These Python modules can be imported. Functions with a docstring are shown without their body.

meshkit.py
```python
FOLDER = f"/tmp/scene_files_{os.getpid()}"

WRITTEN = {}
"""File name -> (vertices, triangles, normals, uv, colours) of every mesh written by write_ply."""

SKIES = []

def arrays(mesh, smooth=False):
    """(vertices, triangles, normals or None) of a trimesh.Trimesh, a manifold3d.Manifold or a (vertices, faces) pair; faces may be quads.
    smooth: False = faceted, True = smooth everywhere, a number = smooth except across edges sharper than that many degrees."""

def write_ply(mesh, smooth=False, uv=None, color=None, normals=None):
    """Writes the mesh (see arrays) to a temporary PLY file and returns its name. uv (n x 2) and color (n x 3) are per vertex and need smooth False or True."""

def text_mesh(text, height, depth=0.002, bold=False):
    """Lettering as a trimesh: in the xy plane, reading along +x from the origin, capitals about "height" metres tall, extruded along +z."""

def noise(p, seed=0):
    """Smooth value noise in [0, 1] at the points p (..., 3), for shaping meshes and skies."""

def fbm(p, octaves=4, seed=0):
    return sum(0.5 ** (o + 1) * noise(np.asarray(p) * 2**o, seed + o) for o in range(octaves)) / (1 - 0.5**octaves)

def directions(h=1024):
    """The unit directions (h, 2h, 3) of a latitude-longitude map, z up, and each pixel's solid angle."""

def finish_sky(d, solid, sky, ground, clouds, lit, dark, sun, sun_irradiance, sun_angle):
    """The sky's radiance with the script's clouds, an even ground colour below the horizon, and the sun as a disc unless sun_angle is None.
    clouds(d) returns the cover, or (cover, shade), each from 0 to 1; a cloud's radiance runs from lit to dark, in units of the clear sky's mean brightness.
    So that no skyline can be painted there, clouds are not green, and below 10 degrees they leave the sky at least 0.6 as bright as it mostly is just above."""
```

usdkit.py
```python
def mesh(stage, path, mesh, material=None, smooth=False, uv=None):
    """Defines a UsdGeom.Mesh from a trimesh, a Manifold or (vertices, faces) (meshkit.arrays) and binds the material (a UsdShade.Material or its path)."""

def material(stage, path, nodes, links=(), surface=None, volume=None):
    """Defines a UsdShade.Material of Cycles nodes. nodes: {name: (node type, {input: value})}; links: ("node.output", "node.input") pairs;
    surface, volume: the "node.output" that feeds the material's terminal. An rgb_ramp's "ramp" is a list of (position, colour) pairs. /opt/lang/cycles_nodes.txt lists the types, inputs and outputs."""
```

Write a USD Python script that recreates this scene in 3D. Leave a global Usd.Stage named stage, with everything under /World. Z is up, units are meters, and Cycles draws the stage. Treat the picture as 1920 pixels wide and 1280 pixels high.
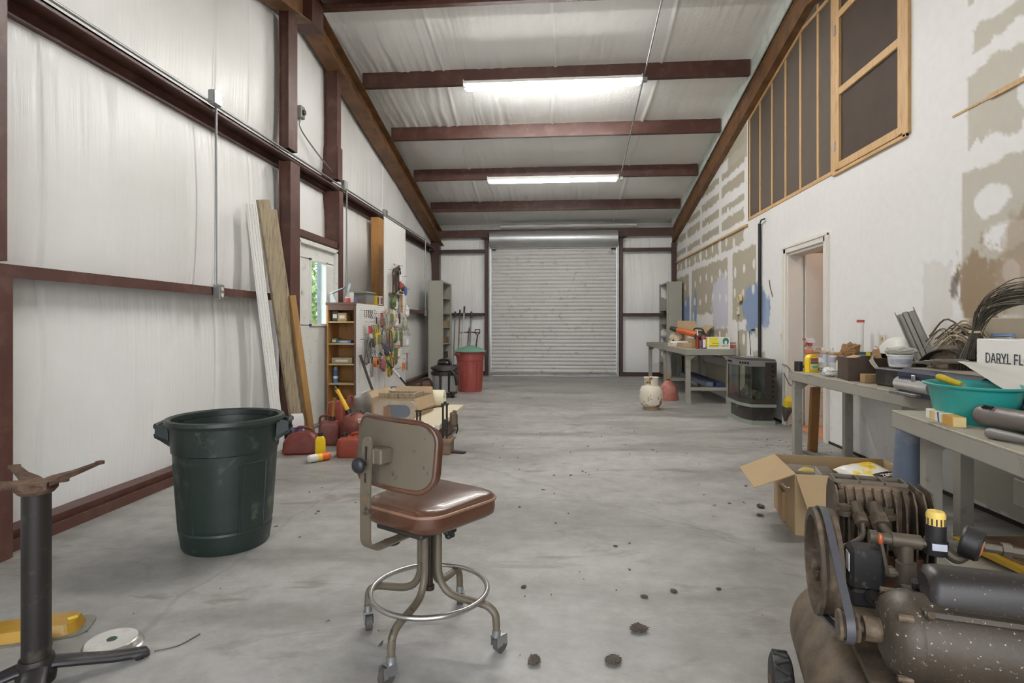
import math, random
import numpy as np
import trimesh, manifold3d as m3
from shapely.geometry import Polygon, Point, box as sbox
from pxr import Usd, UsdGeom, UsdLux, UsdShade, Gf, Sdf, Vt
import usdkit, meshkit

stage = Usd.Stage.CreateInMemory()
UsdGeom.SetStageUpAxis(stage, UsdGeom.Tokens.z)
UsdGeom.SetStageMetersPerUnit(stage, 1.0)
UsdGeom.Xform.Define(stage, '/World')
UsdGeom.Scope.Define(stage, '/World/Looks')

# ---------------------------------------------------------------- camera, sky, exposure
cam = UsdGeom.Camera.Define(stage, '/World/camera')
cam.CreateHorizontalApertureAttr(36.0)
cam.CreateVerticalApertureAttr(24.0)
cam.CreateFocalLengthAttr(20.0)
cam.CreateVerticalApertureOffsetAttr(-0.58)
cam.CreateClippingRangeAttr(Gf.Vec2f(0.05, 300))
cam.AddTranslateOp().Set(Gf.Vec3d(0, 0, 1.155))
cam.AddRotateXYZOp().Set(Gf.Vec3f(90, 0, 4.61))
cam.CreateExposureAttr(0.34)

sky = UsdLux.DomeLight.Define(stage, '/World/sky')
sky.CreateIntensityAttr(1.3)
sky.CreateColorAttr(Gf.Vec3f(.95, .98, 1.05))
TUBE = 90.0       # radiance of a lit fluorescent tube
HALL = 30.0       # radiance of the hallway bulb

# ---------------------------------------------------------------- helpers
rng = np.random.default_rng(7)
def lin(c):
    c = np.asarray(c, float) / 255.0
    return np.where(c < 0.04045, c / 12.92, ((c + 0.055) / 1.055) ** 2.4)

class B:
    """Collects shapes that become ONE mesh."""
    def __init__(s): s.V, s.F, s.n = [], [], 0
    def add(s, v, f, M=None):
        v = np.asarray(v, float); f = np.asarray(f, int)
        if f.shape[1] == 4: f = np.vstack([f[:, [0, 1, 2]], f[:, [0, 2, 3]]])
        if M is not None: v = v @ M[:3, :3].T + M[:3, 3]
        s.V.append(v); s.F.append(f + s.n); s.n += len(v); return s
    def tm(s, m, M=None): return s.add(m.vertices, m.faces, M)
    def mf(s, m, M=None):
        q = m.to_mesh(); return s.add(q.vert_properties[:, :3], q.tri_verts, M)
    def hull(s, pts, M=None): return s.mf(m3.Manifold.hull_points(np.asarray(pts, float)), M)
    def box(s, c, d, rz=0, r=0.0, M=None):
        d = np.asarray(d, float) / 2; r = min(r, 0.45 * 2 * d.min())
        sg = np.array([[x, y, z] for x in (-1, 1) for y in (-1, 1) for z in (-1, 1)], float)
        if r > 0:
            p = np.vstack([sg * (d - np.eye(3)[k] * 0 - r * (1 - np.eye(3)[k])) for k in range(3)])
        else: p = sg * d
        m = rotz(rz); m[:3, 3] = c
        return s.hull(p, m if M is None else M @ m)
    def cyl(s, a, b, r0, r1=None, n=16, M=None):
        r1 = r0 if r1 is None else r1
        a, b = np.asarray(a, float), np.asarray(b, float); t = b - a; t /= np.linalg.norm(t)
        x = np.cross(t, [0, 0, 1.] if abs(t[2]) < .9 else [1., 0, 0]); x /= np.linalg.norm(x); y = np.cross(t, x)
        an = np.arange(n) * 2 * np.pi / n; ring = np.cos(an)[:, None] * x + np.sin(an)[:, None] * y
        v = np.vstack([a + ring * r0, b + ring * r1, [a], [b]]); i = np.arange(n); j = (i + 1) % n
        f = np.vstack([np.c_[i, j, j + n], np.c_[i, j + n, i + n], np.c_[j, i, np.full(n, 2 * n)], np.c_[i + n, j + n, np.full(n, 2 * n + 1)]])
        return s.add(v, f, M)
    def tube(s, p, r, n=8, M=None, closed=False):
        p = np.asarray(p, float); k = len(p); r = np.broadcast_to(r, (k,)).astype(float)
        t = np.roll(p, -1, 0) - np.roll(p, 1, 0) if closed else np.gradient(p, axis=0)
        t /= np.linalg.norm(t, axis=1, keepdims=True) + 1e-12
        x = np.cross(t[0], [0, 0, 1.] if abs(t[0][2]) < .9 else [1., 0, 0]); out = []
        an = np.arange(n) * 2 * np.pi / n
        for q, tt, rr in zip(p, t, r):
            x = x - tt * (x @ tt); x /= np.linalg.norm(x) + 1e-12; y = np.cross(tt, x)
            out.append(q + rr * (np.cos(an)[:, None] * x + np.sin(an)[:, None] * y))
        v = np.vstack(out); i, j = np.meshgrid(np.arange(k if closed else k - 1), np.arange(n), indexing='ij')
        i2 = (i + 1) % k; j2 = (j + 1) % n
        f = np.stack([i * n + j, i * n + j2, i2 * n + j2, i2 * n + j], -1).reshape(-1, 4)
        s.add(v, f, M)
        if not closed:
            for e, c in ((0, p[0]), ((k - 1) * n, p[-1])):
                jj = np.arange(n); q = np.c_[e + (jj + 1) % n, e + jj, np.full(n, len(v))] if e == 0 else np.c_[e + jj, e + (jj + 1) % n, np.full(n, len(v))]
                s.add(np.vstack([v, [c]]), q, M)
        return s
    def lathe(s, prof, c=(0, 0, 0), n=32, M=None, sx=1, sy=1):
        prof = np.asarray(prof, float); k = len(prof); an = np.arange(n) * 2 * np.pi / n
        v = np.stack([np.outer(prof[:, 0], np.cos(an)) * sx, np.outer(prof[:, 0], np.sin(an)) * sy, np.repeat(prof[:, 1:2], n, 1)], -1).reshape(-1, 3) + np.asarray(c, float)
        i, j = np.meshgrid(np.arange(k - 1), np.arange(n), indexing='ij'); j2 = (j + 1) % n
        return s.add(v, np.stack([i * n + j, i * n + j2, (i + 1) * n + j2, (i + 1) * n + j], -1).reshape(-1, 4), M)
    def prism(s, poly, h, M=None):
        """poly: xy outline (list or shapely polygon) extruded from z=0 to z=h"""
        g = poly if isinstance(poly, Polygon) else Polygon(poly)
        return s.tm(trimesh.creation.extrude_polygon(g.buffer(0), h, engine='earcut'), M)
    def sheet(s, g, t=0.002, M=None):
        """grid of points (n,m,3) as a thin solid"""
        g = np.asarray(g, float); n, m, _ = g.shape
        du = np.gradient(g, axis=0); dv = np.gradient(g, axis=1); N = np.cross(du, dv); N /= np.linalg.norm(N, axis=2, keepdims=True) + 1e-12
        v = np.vstack([g.reshape(-1, 3), (g - N * t).reshape(-1, 3)]); i, j = np.meshgrid(np.arange(n - 1), np.arange(m - 1), indexing='ij')
        q = np.stack([i * m + j, (i + 1) * m + j, (i + 1) * m + j + 1, i * m + j + 1], -1).reshape(-1, 4); o = n * m
        e = np.concatenate([np.arange(m - 1), np.arange(n - 1) * m + m - 1, np.arange(m - 1, 0, -1) + (n - 1) * m, np.arange(n - 1, 0, -1) * m]); e2 = np.roll(e, -1)
        return s.add(v, np.vstack([q, (q + o)[:, ::-1], np.c_[e, e2, e2 + o, e + o]]), M)
    def ball(s, c, r, sub=2, M=None):
        m = trimesh.creation.icosphere(sub); return s.add(m.vertices * np.broadcast_to(r, (3,)) + np.asarray(c, float), m.faces, M)
    def text(s, t, h, M, bold=False, w=None, d=0.0012):
        m = meshkit.text_mesh(t, h, d, bold); v = np.array(m.vertices)
        if w: v[:, 0] *= w / (v[:, 0].max() - v[:, 0].min())
        return s.add(v, m.faces, M)
    def xf(s, M): s.V = [v @ M[:3, :3].T + M[:3, 3] for v in s.V]; return s
    def arr(s): return np.vstack(s.V), np.vstack(s.F)

def rotz(a): a = math.radians(a); M = np.eye(4); M[:2, :2] = [[math.cos(a), -math.sin(a)], [math.sin(a), math.cos(a)]]; return M
def rotx(a): a = math.radians(a); M = np.eye(4); M[1:3, 1:3] = [[math.cos(a), -math.sin(a)], [math.sin(a), math.cos(a)]]; return M
def roty(a): a = math.radians(a); M = np.eye(4); M[0, 0] = M[2, 2] = math.cos(a); M[0, 2] = math.sin(a); M[2, 0] = -math.sin(a); return M
def tr(*p): M = np.eye(4); M[:3, 3] = p; return M
def frame(o, x, y):
    """matrix whose columns are x, y and their cross product, at o"""
    x = np.asarray(x, float); x = x / np.linalg.norm(x); y = np.asarray(y, float); y = y - x * (x @ y); y /= np.linalg.norm(y)
    M = np.eye(4); M[:3, 0], M[:3, 1], M[:3, 2], M[:3, 3] = x, y, np.cross(x, y), o; return M
def bez(*p, n=24):
    """smooth curve through the points"""
    p = np.asarray(p, float); k = len(p); out = []
    q = np.vstack([2 * p[0] - p[1], p, 2 * p[-1] - p[-2]])
    for i in range(k - 1):
        a, b, c, d = q[i:i + 4]
        for t in np.linspace(0, 1, max(2, n // (k - 1)), endpoint=i == k - 2):
            out.append(.5 * (2 * b + (c - a) * t + (2 * a - 5 * b + 4 * c - d) * t * t + (3 * b - a - 3 * c + d) * t ** 3))
    return np.array(out)
def rrect(w, h, r, n=5):
    an = np.linspace(0, np.pi / 2, n); P = []
    for cx, cy, o in ((w / 2 - r, h / 2 - r, 0), (-w / 2 + r, h / 2 - r, 1), (-w / 2 + r, -h / 2 + r, 2), (w / 2 - r, -h / 2 + r, 3)):
        P += [(cx + r * math.cos(a + o * math.pi / 2), cy + r * math.sin(a + o * math.pi / 2)) for a in an]
    return np.array(P)
def loft(b, rings, cap=True, M=None):
    """rings: list of (n,3) closed loops"""
    n = len(rings[0]); v = np.vstack(rings); k = len(rings); i, j = np.meshgrid(np.arange(k - 1), np.arange(n), indexing='ij'); j2 = (j + 1) % n
    b.add(v, np.stack([i * n + j, i * n + j2, (i + 1) * n + j2, (i + 1) * n + j], -1).reshape(-1, 4), M)
    if cap:
        for e, R in ((0, rings[0]), (1, rings[-1])):
            c = np.mean(R, 0); jj = np.arange(n); f = np.c_[jj, (jj + 1) % n, np.full(n, n)]
            b.add(np.vstack([R, [c]]), f if e else f[:, ::-1], M)
    return b
def lift(P, z): return np.c_[P, np.full(len(P), z)]

# ---------------------------------------------------------------- materials
LOOK = {}
def mat(name, rgb, rough=.55, metal=0, var=.12, vs=4., bump=0, bs=60., dirt=None, da=.5, ds=6., coat=0, spec=.5, streak=None, trans=0, ior=1.45, emit=None, dw=.08, alpha=None):
    if name in LOOK: return LOOK[name]
    c = lin(rgb); n = {'g': ('geometry', {}), 'p': ('principled_bsdf', {'roughness': rough, 'metallic': metal, 'coat_weight': coat, 'specular_ior_level': spec, 'base_color': c})}; l = []
    if trans: n['p'][1].update({'transmission_weight': trans, 'ior': ior})
    if alpha is not None: n['p'][1].update({'alpha': alpha})
    if emit: n['p'][1].update({'emission_color': lin(emit[0]), 'emission_strength': emit[1]})
    src = 'g.position'
    if streak: n['mp'] = ('mapping', {'scale': streak}); l += [('g.position', 'mp.vector')]; src = 'mp.vector'
    col = None
    if var:
        n['n1'] = ('noise_texture', {'scale': vs, 'detail': 5, 'roughness': .6}); n['r1'] = ('rgb_ramp', {'ramp': [(.25, c * (1 - var)), (.75, np.minimum(c * (1 + var), .95))]})
        l += [(src, 'n1.vector'), ('n1.fac', 'r1.fac')]; col = 'r1.color'
    if dirt is not None:
        n['n2'] = ('noise_texture', {'scale': ds, 'detail': 7, 'roughness': .68}); n['r2'] = ('rgb_ramp', {'ramp': [(max(0, .62 - da * .3 - dw), (0, 0, 0)), (.62 - da * .3 + dw, (1, 1, 1))]})
        n['mx'] = ('mix', {'color2': lin(dirt), 'color1': c}); l += [(src, 'n2.vector'), ('n2.fac', 'r2.fac'), ('r2.color', 'mx.fac')]
        if col: l += [(col, 'mx.color1')]
        col = 'mx.color'
    if col: l += [(col, 'p.base_color')]
    if bump:
        n['n3'] = ('noise_texture', {'scale': bs, 'detail': 3}); n['b'] = ('bump', {'strength': bump, 'distance': .01}); l += [(src, 'n3.vector'), ('n3.fac', 'b.height'), ('b.normal', 'p.normal')]
    LOOK[name] = usdkit.material(stage, f'/World/Looks/{name}', n, l, surface='p.BSDF'); return LOOK[name]

# ---------------------------------------------------------------- scene tree
COUNT = {}
def uniq(parent, name):
    k = f'{parent}/{name}'; i = COUNT.get(k, 0); COUNT[k] = i + 1
    return k if i == 0 else f'{k}_{i:03d}'
def data(p, **kw):
    for k, v in kw.items():
        if v: p.SetCustomDataByKey(k, v)
def put(path, b, m, smooth=30):
    v, f = b.arr() if isinstance(b, B) else b
    return usdkit.mesh(stage, path, (v, f), m, smooth=smooth).GetPrim()
class T:
    """One thing: an Xform at its base; its parts are meshes under it (coordinates local to the base)."""
    def __init__(s, name, label, cat, loc=(0, 0, 0), rz=0, group=None, kind=None, rot=None):
        s.path = uniq('/World', name); x = UsdGeom.Xform.Define(stage, s.path); x.AddTranslateOp().Set(Gf.Vec3d(*map(float, loc)))
        x.AddRotateXYZOp().Set(Gf.Vec3f(*(rot if rot else (0, 0, rz)))); s.p = x.GetPrim(); s.name = name; s.cat = cat; s.group = group
        data(s.p, label=label, category=cat, group=group, kind=kind)
    def part(s, name, b, m, parent=None, label=None, smooth=30, kind=None):
        path = uniq(parent or s.path, name); data(put(path, b, m, smooth), label=label, kind=kind); return path
    def copy(s, loc, rz=0, label=None, group=None, rot=None):
        x = UsdGeom.Xform.Define(stage, uniq('/World', s.name)); x.AddTranslateOp().Set(Gf.Vec3d(*map(float, loc))); x.AddRotateXYZOp().Set(Gf.Vec3f(*(rot if rot else (0, 0, rz))))
        p = x.GetPrim(); p.GetReferences().AddInternalReference(s.path); p.SetInstanceable(True); data(p, label=label, category=s.cat, group=group or s.group); return p
def solo(name, label, cat, b, m, loc=(0, 0, 0), rz=0, group=None, kind=None, smooth=30, rot=None):
    """A thing that is one mesh."""
    p = put(uniq('/World', name), b, m, smooth); x = UsdGeom.Xformable(p); x.AddTranslateOp().Set(Gf.Vec3d(*map(float, loc))); x.AddRotateXYZOp().Set(Gf.Vec3f(*(rot if rot else (0, 0, rz))))
    data(p, label=label, category=cat, group=group, kind=kind); return p
def struct(name, label, cat, b, m, smooth=30, group=None): return solo(name, label, cat, b, m, kind='structure', smooth=smooth, group=group)
def curve(name, label, cat, pts, r, m, n=8, group=None): return solo(name, label, cat, B().tube(pts, r, n), m, smooth=True, group=group)
fbm, noise = meshkit.fbm, meshkit.noise
def n2(x, y, s=0): return noise(np.stack([np.asarray(x, float), np.asarray(y, float), np.zeros_like(np.asarray(x, float)) + .37 + s], -1), s)
def f2(x, y, s=0, o=4): return fbm(np.stack([np.asarray(x, float), np.asarray(y, float), np.zeros_like(np.asarray(x, float)) + .37], -1), o, s)
def grid(u, v): return np.meshgrid(np.asarray(u, float), np.asarray(v, float), indexing='ij')
def gridmesh(P, keep=None):
    n, m = P.shape[:2]; i, j = np.meshgrid(np.arange(n - 1), np.arange(m - 1), indexing='ij'); q = np.stack([i * m + j, (i + 1) * m + j, (i + 1) * m + j + 1, i * m + j + 1], -1).reshape(-1, 4)
    if keep is not None: q = q[keep.ravel()]
    f = np.vstack([q[:, [0, 1, 2]], q[:, [0, 2, 3]]]); used, f = np.unique(f, return_inverse=True); USED[:] = [used]
    return P.reshape(-1, 3)[used], f.reshape(-1, 3)
USED = []
def primvar(p, name, a):
    UsdGeom.PrimvarsAPI(p).CreatePrimvar(name, Sdf.ValueTypeNames.Color3fArray, 'vertex').Set(Vt.Vec3fArray.FromNumpy(np.asarray(a, np.float32)))

# ================================================================ THE SHELL
XL, XR, YF, YN, YR = -2.92, 2.64, 13.15, -0.95, 6.1       # left insulation, right drywall, far wall, near wall, ridge
SL = .207
def pz(y): return 3.318 + SL * (12.95 - y) if y >= YR else 3.318 + SL * (12.95 - YR) - SL * (YR - y)   # underside of the purlins
steel = mat('red_oxide_steel', (80, 48, 40), .46, var=.2, vs=3, bump=.05, dirt=(98, 70, 58), da=.15, ds=5)
steel_d = mat('dark_red_oxide_steel', (70, 46, 41), .5, var=.2, vs=3)
rust = mat('rusty_brown_steel', (124, 88, 55), .55, var=.14, vs=5, dirt=(100, 70, 44), da=.3, ds=4)
galv = mat('galvanised_metal', (168, 170, 170), .35, .85, var=.12, vs=9)
white = mat('white_paint', (226, 224, 219), .5, var=.04)
wood = mat('pine_lumber', (196, 160, 112), .6, var=.12, vs=3, streak=(14, 14, 1.2), dirt=(160, 120, 76), da=.0, ds=4)
black = mat('black_plastic', (30, 29, 28), .45, var=.2, dirt=(70, 66, 60), da=.1, ds=9)

# --- vinyl faced insulation
vin = usdkit.material(stage, '/World/Looks/white_vinyl', {
    'g': ('geometry', {}), 'm': ('mapping', {'scale': (1, 1, 1)}), 'n': ('noise_texture', {'scale': 1.1, 'detail': 4}),
    'r': ('rgb_ramp', {'ramp': [(.3, lin((230, 230, 226))), (.7, lin((243, 243, 241)))]}),
    'd': ('noise_texture', {'scale': 9, 'detail': 9, 'roughness': .75}), 'dr': ('rgb_ramp', {'ramp': [(.68, (0, 0, 0)), (.80, (.28, .28, .28))]}), 'mx': ('mix', {'color2': lin((120, 108, 92))}),
    'w': ('noise_texture', {'scale': 160, 'detail': 1}), 'b': ('bump', {'strength': .10, 'distance': .004}), 'sm': ('mapping', {'scale': (26, 26, .9)}), 'sn': ('noise_texture', {'scale': 1, 'detail': 4, 'roughness': .6}), 'sb': ('bump', {'strength': .35, 'distance': .012}),
    'p': ('principled_bsdf', {'roughness': .36, 'specular_ior_level': .45})},
    [('g.position', 'n.vector'), ('n.fac', 'r.fac'), ('g.position', 'd.vector'), ('d.fac', 'dr.fac'), ('dr.color', 'mx.fac'), ('r.color', 'mx.color1'), ('mx.color', 'p.base_color'),
     ('g.position', 'w.vector'), ('w.fac', 'b.height'), ('g.position', 'sm.vector'), ('sm.vector', 'sn.vector'), ('sn.fac', 'sb.height'), ('sb.normal', 'b.normal'), ('b.normal', 'p.normal')], surface='p.BSDF')

# --- concrete floor
conc = usdkit.material(stage, '/World/Looks/concrete', {
    'g': ('geometry', {}), 'm': ('mapping', {'scale': (.55, 1.5, 1)}), 'n1': ('noise_texture', {'scale': 1.1, 'detail': 8, 'roughness': .62, 'distortion': .6}),
    'r1': ('rgb_ramp', {'ramp': [(.30, lin((126, 125, 120))), (.47, lin((152, 151, 147))), (.60, lin((168, 167, 163))), (.75, lin((180, 179, 175)))]}),
    'n2': ('noise_texture', {'scale': 7, 'detail': 8, 'roughness': .7}), 'r2': ('rgb_ramp', {'ramp': [(.30, (.74, .73, .71)), (.62, (1, 1, 1))]}), 'mu': ('mix', {'mix_type': 'multiply', 'fac': 1.0}),
    'n3': ('noise_texture', {'scale': 1.7, 'detail': 6, 'roughness': .66, 'distortion': 1.2}), 'r3': ('rgb_ramp', {'ramp': [(.575, (0, 0, 0)), (.66, (.55, .55, .55))]}), 'mx': ('mix', {'color2': lin((104, 96, 84))}),
    'v': ('voronoi_texture', {'feature': 'distance_to_edge', 'scale': .2}), 'vd': ('noise_texture', {'scale': 2.2, 'detail': 6}), 'va': ('vector_math', {'math_type': 'multiply_add', 'vector2': (.35, .35, 0)}),
    'vr': ('rgb_ramp', {'ramp': [(.0, (.22, .22, .22)), (.0012, (0, 0, 0))]}), 'mc': ('mix', {'color2': lin((84, 80, 75))}),
    's': ('noise_texture', {'scale': 75, 'detail': 3}), 'sr': ('rgb_ramp', {'ramp': [(.70, (0, 0, 0)), (.75, (.6, .6, .6))]}), 'ms': ('mix', {'color2': lin((88, 80, 70))}),
    'bn': ('noise_texture', {'scale': 30, 'detail': 6}), 'b': ('bump', {'strength': .12, 'distance': .006}), 'rr': ('map_range', {'from_min': .3, 'from_max': .7, 'to_min': .36, 'to_max': .6}),
    'p': ('principled_bsdf', {'roughness': .5, 'specular_ior_level': .45})},
    [('g.position', 'm.vector'), ('m.vector', 'n1.vector'), ('n1.fac', 'r1.fac'), ('g.position', 'n2.vector'), ('n2.fac', 'r2.fac'), ('r1.color', 'mu.color1'), ('r2.color', 'mu.color2'),
     ('m.vector', 'n3.vector'), ('n3.fac', 'r3.fac'), ('r3.color', 'mx.fac'), ('mu.color', 'mx.color1'),
     ('g.position', 'vd.vector'), ('vd.color', 'va.vector1'), ('g.position', 'va.vector3'), ('va.vector', 'v.vector'), ('v.distance', 'vr.fac'), ('vr.color', 'mc.fac'), ('mx.color', 'mc.color1'),
     ('g.position', 's.vector'), ('s.fac', 'sr.fac'), ('sr.color', 'ms.fac'), ('mc.color', 'ms.color1'), ('ms.color', 'p.base_color'),
     ('g.position', 'bn.vector'), ('bn.fac', 'b.height'), ('b.normal', 'p.normal'), ('n1.fac', 'rr.value'), ('rr.result', 'p.roughness')], surface='p.BSDF')
g = B(); g.box((-.1, 6.05, -.1), (6.2, 14.6, .2)); struct('floor', 'grey stained concrete floor of the workshop', 'floor', g, conc, smooth=False)

# --- ceiling: vinyl insulation laid over the purlins, sagging and creased between them
PUR = [11.86, 10.42, 9.0, 7.64, 6.22]
ux = np.linspace(XL - .1, XR + .12, 300); uy = np.unique(np.r_[np.linspace(YN - .1, YF + .1, 330), YR])
X, Y = grid(ux, uy)
def creases(X, Y, seed):
    w = f2(X * 15 + f2(X * .7, Y * .35, seed + 5) * 9, Y * .45, seed) - .5
    s = f2(X * 2.2, Y * .25, seed + 9) - .5
    return w, s
w, s = creases(X, Y, 3)
allp = np.array(PUR + [2 * YR - p for p in PUR] + [12.95])
dist = np.min(np.abs(Y[..., None] - allp), -1)
sag = np.clip(dist / .7, 0, 1)
Z = np.vectorize(pz)(Y) + .205 - .035 * np.sin(np.clip(sag, 0, 1) * np.pi / 2) * (.6 + .8 * n2(X * .8, Y * .9, 2)) + w * (.07 * (1.15 - .65 * sag)) * np.clip((f2(X * .9, Y * .5, 13, 3) - .42) * 4.5, .12, 1) + s * .04
for sx in (-1.62, -.1, 1.3):
    q = X - sx - .25 * (n2(X * 0, Y * .4, 17) - .5); Z -= .022 * np.exp(-(q / .018) ** 2)
Z = np.minimum(Z, np.vectorize(pz)(Y) + .235)
struct('ceiling', 'white vinyl-faced insulation sagging between the red roof purlins', 'ceiling', gridmesh(np.stack([X, Y, Z], -1)), vin, smooth=True)

# --- left wall insulation
GZ = [.06, 1.43, 2.87, 4.6]
uy = np.linspace(YN, YF + .05, 760); uz = np.linspace(0, 4.75, 96)
Y, Z = grid(uy, uz)
dz = np.min(np.abs(Z[..., None] - np.array(GZ)), -1)
near = np.exp(-dz / .28)
w = f2(Y * 13 + 5 * f2(Y * .8, Z * .5, 31), Z * .45, 21) - .5
X = XL - .01 + .05 * np.clip(1 - np.exp(-dz / .25), 0, 1) * (.5 + .6 * n2(Y * .6, Z * .6, 8)) + w * (.006 + .036 * near) * np.clip((f2(Y * 1.1, Z * .6, 14, 3) - .42) * 4.5, .15, 1) + .016 * (n2(Y * 1.5, Z * .3, 5) - .5)
for sy in (2.95, 4.6, 5.15, 9.2, 12.1):
    q = Y - sy - .08 * (n2(Y * 0, Z * .8, 19) - .5); X -= .016 * np.exp(-(q / .012) ** 2)
keepy = .5 * (uy[1:] + uy[:-1]); keepz = .5 * (uz[1:] + uz[:-1]); KY, KZ = grid(keepy, keepz)
keep = ~((KY > 5.80) & (KY < 6.82) & (KZ < 2.09)) & (KZ < np.vectorize(pz)(KY) + .2)
struct('wall_left', 'white vinyl insulation of the gable wall behind the steel girts', 'wall', gridmesh(np.stack([X, Y, Z], -1), keep), vin, smooth=True)

# --- far wall insulation
ux = np.linspace(-3.0, 2.75, 320); uz = np.linspace(0, 3.62, 74); X, Z = grid(ux, uz)
dz = np.min(np.abs(Z[..., None] - np.array([.06, 1.41, 2.85, 3.3])), -1); near = np.exp(-dz / .2)
w = f2(X * 14 + 4 * f2(X, Z * .6, 41), Z * .5, 43) - .5
Yv = YF - .05 * np.clip(1 - np.exp(-dz / .2), 0, 1) + w * (.010 + .024 * near)
KX, KZ = grid(.5 * (ux[1:] + ux[:-1]), .5 * (uz[1:] + uz[:-1]))
struct('wall_far', 'white vinyl insulation either side of the roll-up door', 'wall', gridmesh(np.stack([X, Yv, Z], -1), ~((np.abs(KX + .105) < 1.41) & (KZ < 3.0))), vin, smooth=True)

# --- near wall, behind the camera, its roll-up door open to daylight
g = B(); g.box((-2.3, YN - .06, 1.7), (1.3, .1, 3.4)); g.box((2.2, YN - .06, 1.7), (1.3, .1, 3.4)); g.box((-.1, YN - .06, 3.25), (3.5, .1, .5))
struct('wall_near', 'insulated wall around the open roll-up door behind the viewer', 'wall', g, vin)
g = B(); g.box((-1, 4, -.3), (60, 70, .16)); struct('ground', 'pale gravel ground outside the building', 'ground', g, mat('gravel', (150, 146, 134), .9, var=.2, vs=3), smooth=False)

g = B(); g.box((4.55, 6.1, 2.4), (.1, 14.4, 4.8)); g.box((3.6, YF + .05, 1.9), (2.0, .1, 3.8)); g.box((3.6, YN - .06, 1.9), (2.0, .1, 3.8))
for a, b in ((YR, YF + .1), (YN - .1, YR)): g.hull([(x, y, pz(y) + .24 + d) for x in (2.7, 4.6) for y in (a, b) for d in (0, .05)])
struct('wall_outer', 'outer walls and roof of the rooms behind the partition', 'wall', g, white)
# --- right wall: drywall, partly painted, mudded and stained
def seg(a, b, st): return np.linspace(a, b, max(2, int(round((b - a) / st)) + 1))
uy = np.unique(np.round(np.r_[seg(YN, 2.4, .1), seg(2.4, 4.57, .018), seg(4.57, 5.87, .022), seg(5.87, 6.78, .05), seg(6.78, 8.15, .02), seg(8.15, YF, .022)], 4))
uz = np.unique(np.round(np.r_[seg(0, 1.98, .018), seg(1.98, 2.6, .016), seg(2.6, 4.76, .018)], 4))
Y, Z = grid(uy, uz)
W, TAN = np.array((231, 230, 228.)), np.array((176, 169, 150.)); TAN2 = np.array((192, 188, 175.)); BL = np.array((134, 153, 184.)); LAV = np.array((205, 205, 216.)); BR = np.array((146, 124, 99.))
C = np.zeros(Y.shape + (3,)) + W
def lay(mask, col, a=1.0):
    global C
    m = (np.clip(mask, 0, 1) * a)[..., None]; C = C * (1 - m) + np.asarray(col) * m
J = (f2(Y * 9, Z * 5, 51) - .5); J2 = (f2(Y * 22, Z * 22, 52) - .5)
def rect(y0, y1, z0, z1, j=.08, jt=.16, soft=.01):
    d = np.minimum(np.minimum(Y - y0, y1 - Y) + j * .6 * J2, np.minimum(Z - z0 + jt * J, z1 - Z + jt * .7 * J)); return np.clip(d / soft + .5, 0, 1)
def blob(y, z, ry, rz, j=.5, soft=.12):
    d = 1 - np.sqrt(((Y - y) / ry) ** 2 + ((Z - z) / rz) ** 2) + j * (J + J2); return np.clip(d / soft + .5, 0, 1)
lay(np.clip(1.2 * (f2(Y * .9, Z * .7, 60) - .45), 0, .35), (214, 212, 210))
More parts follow.
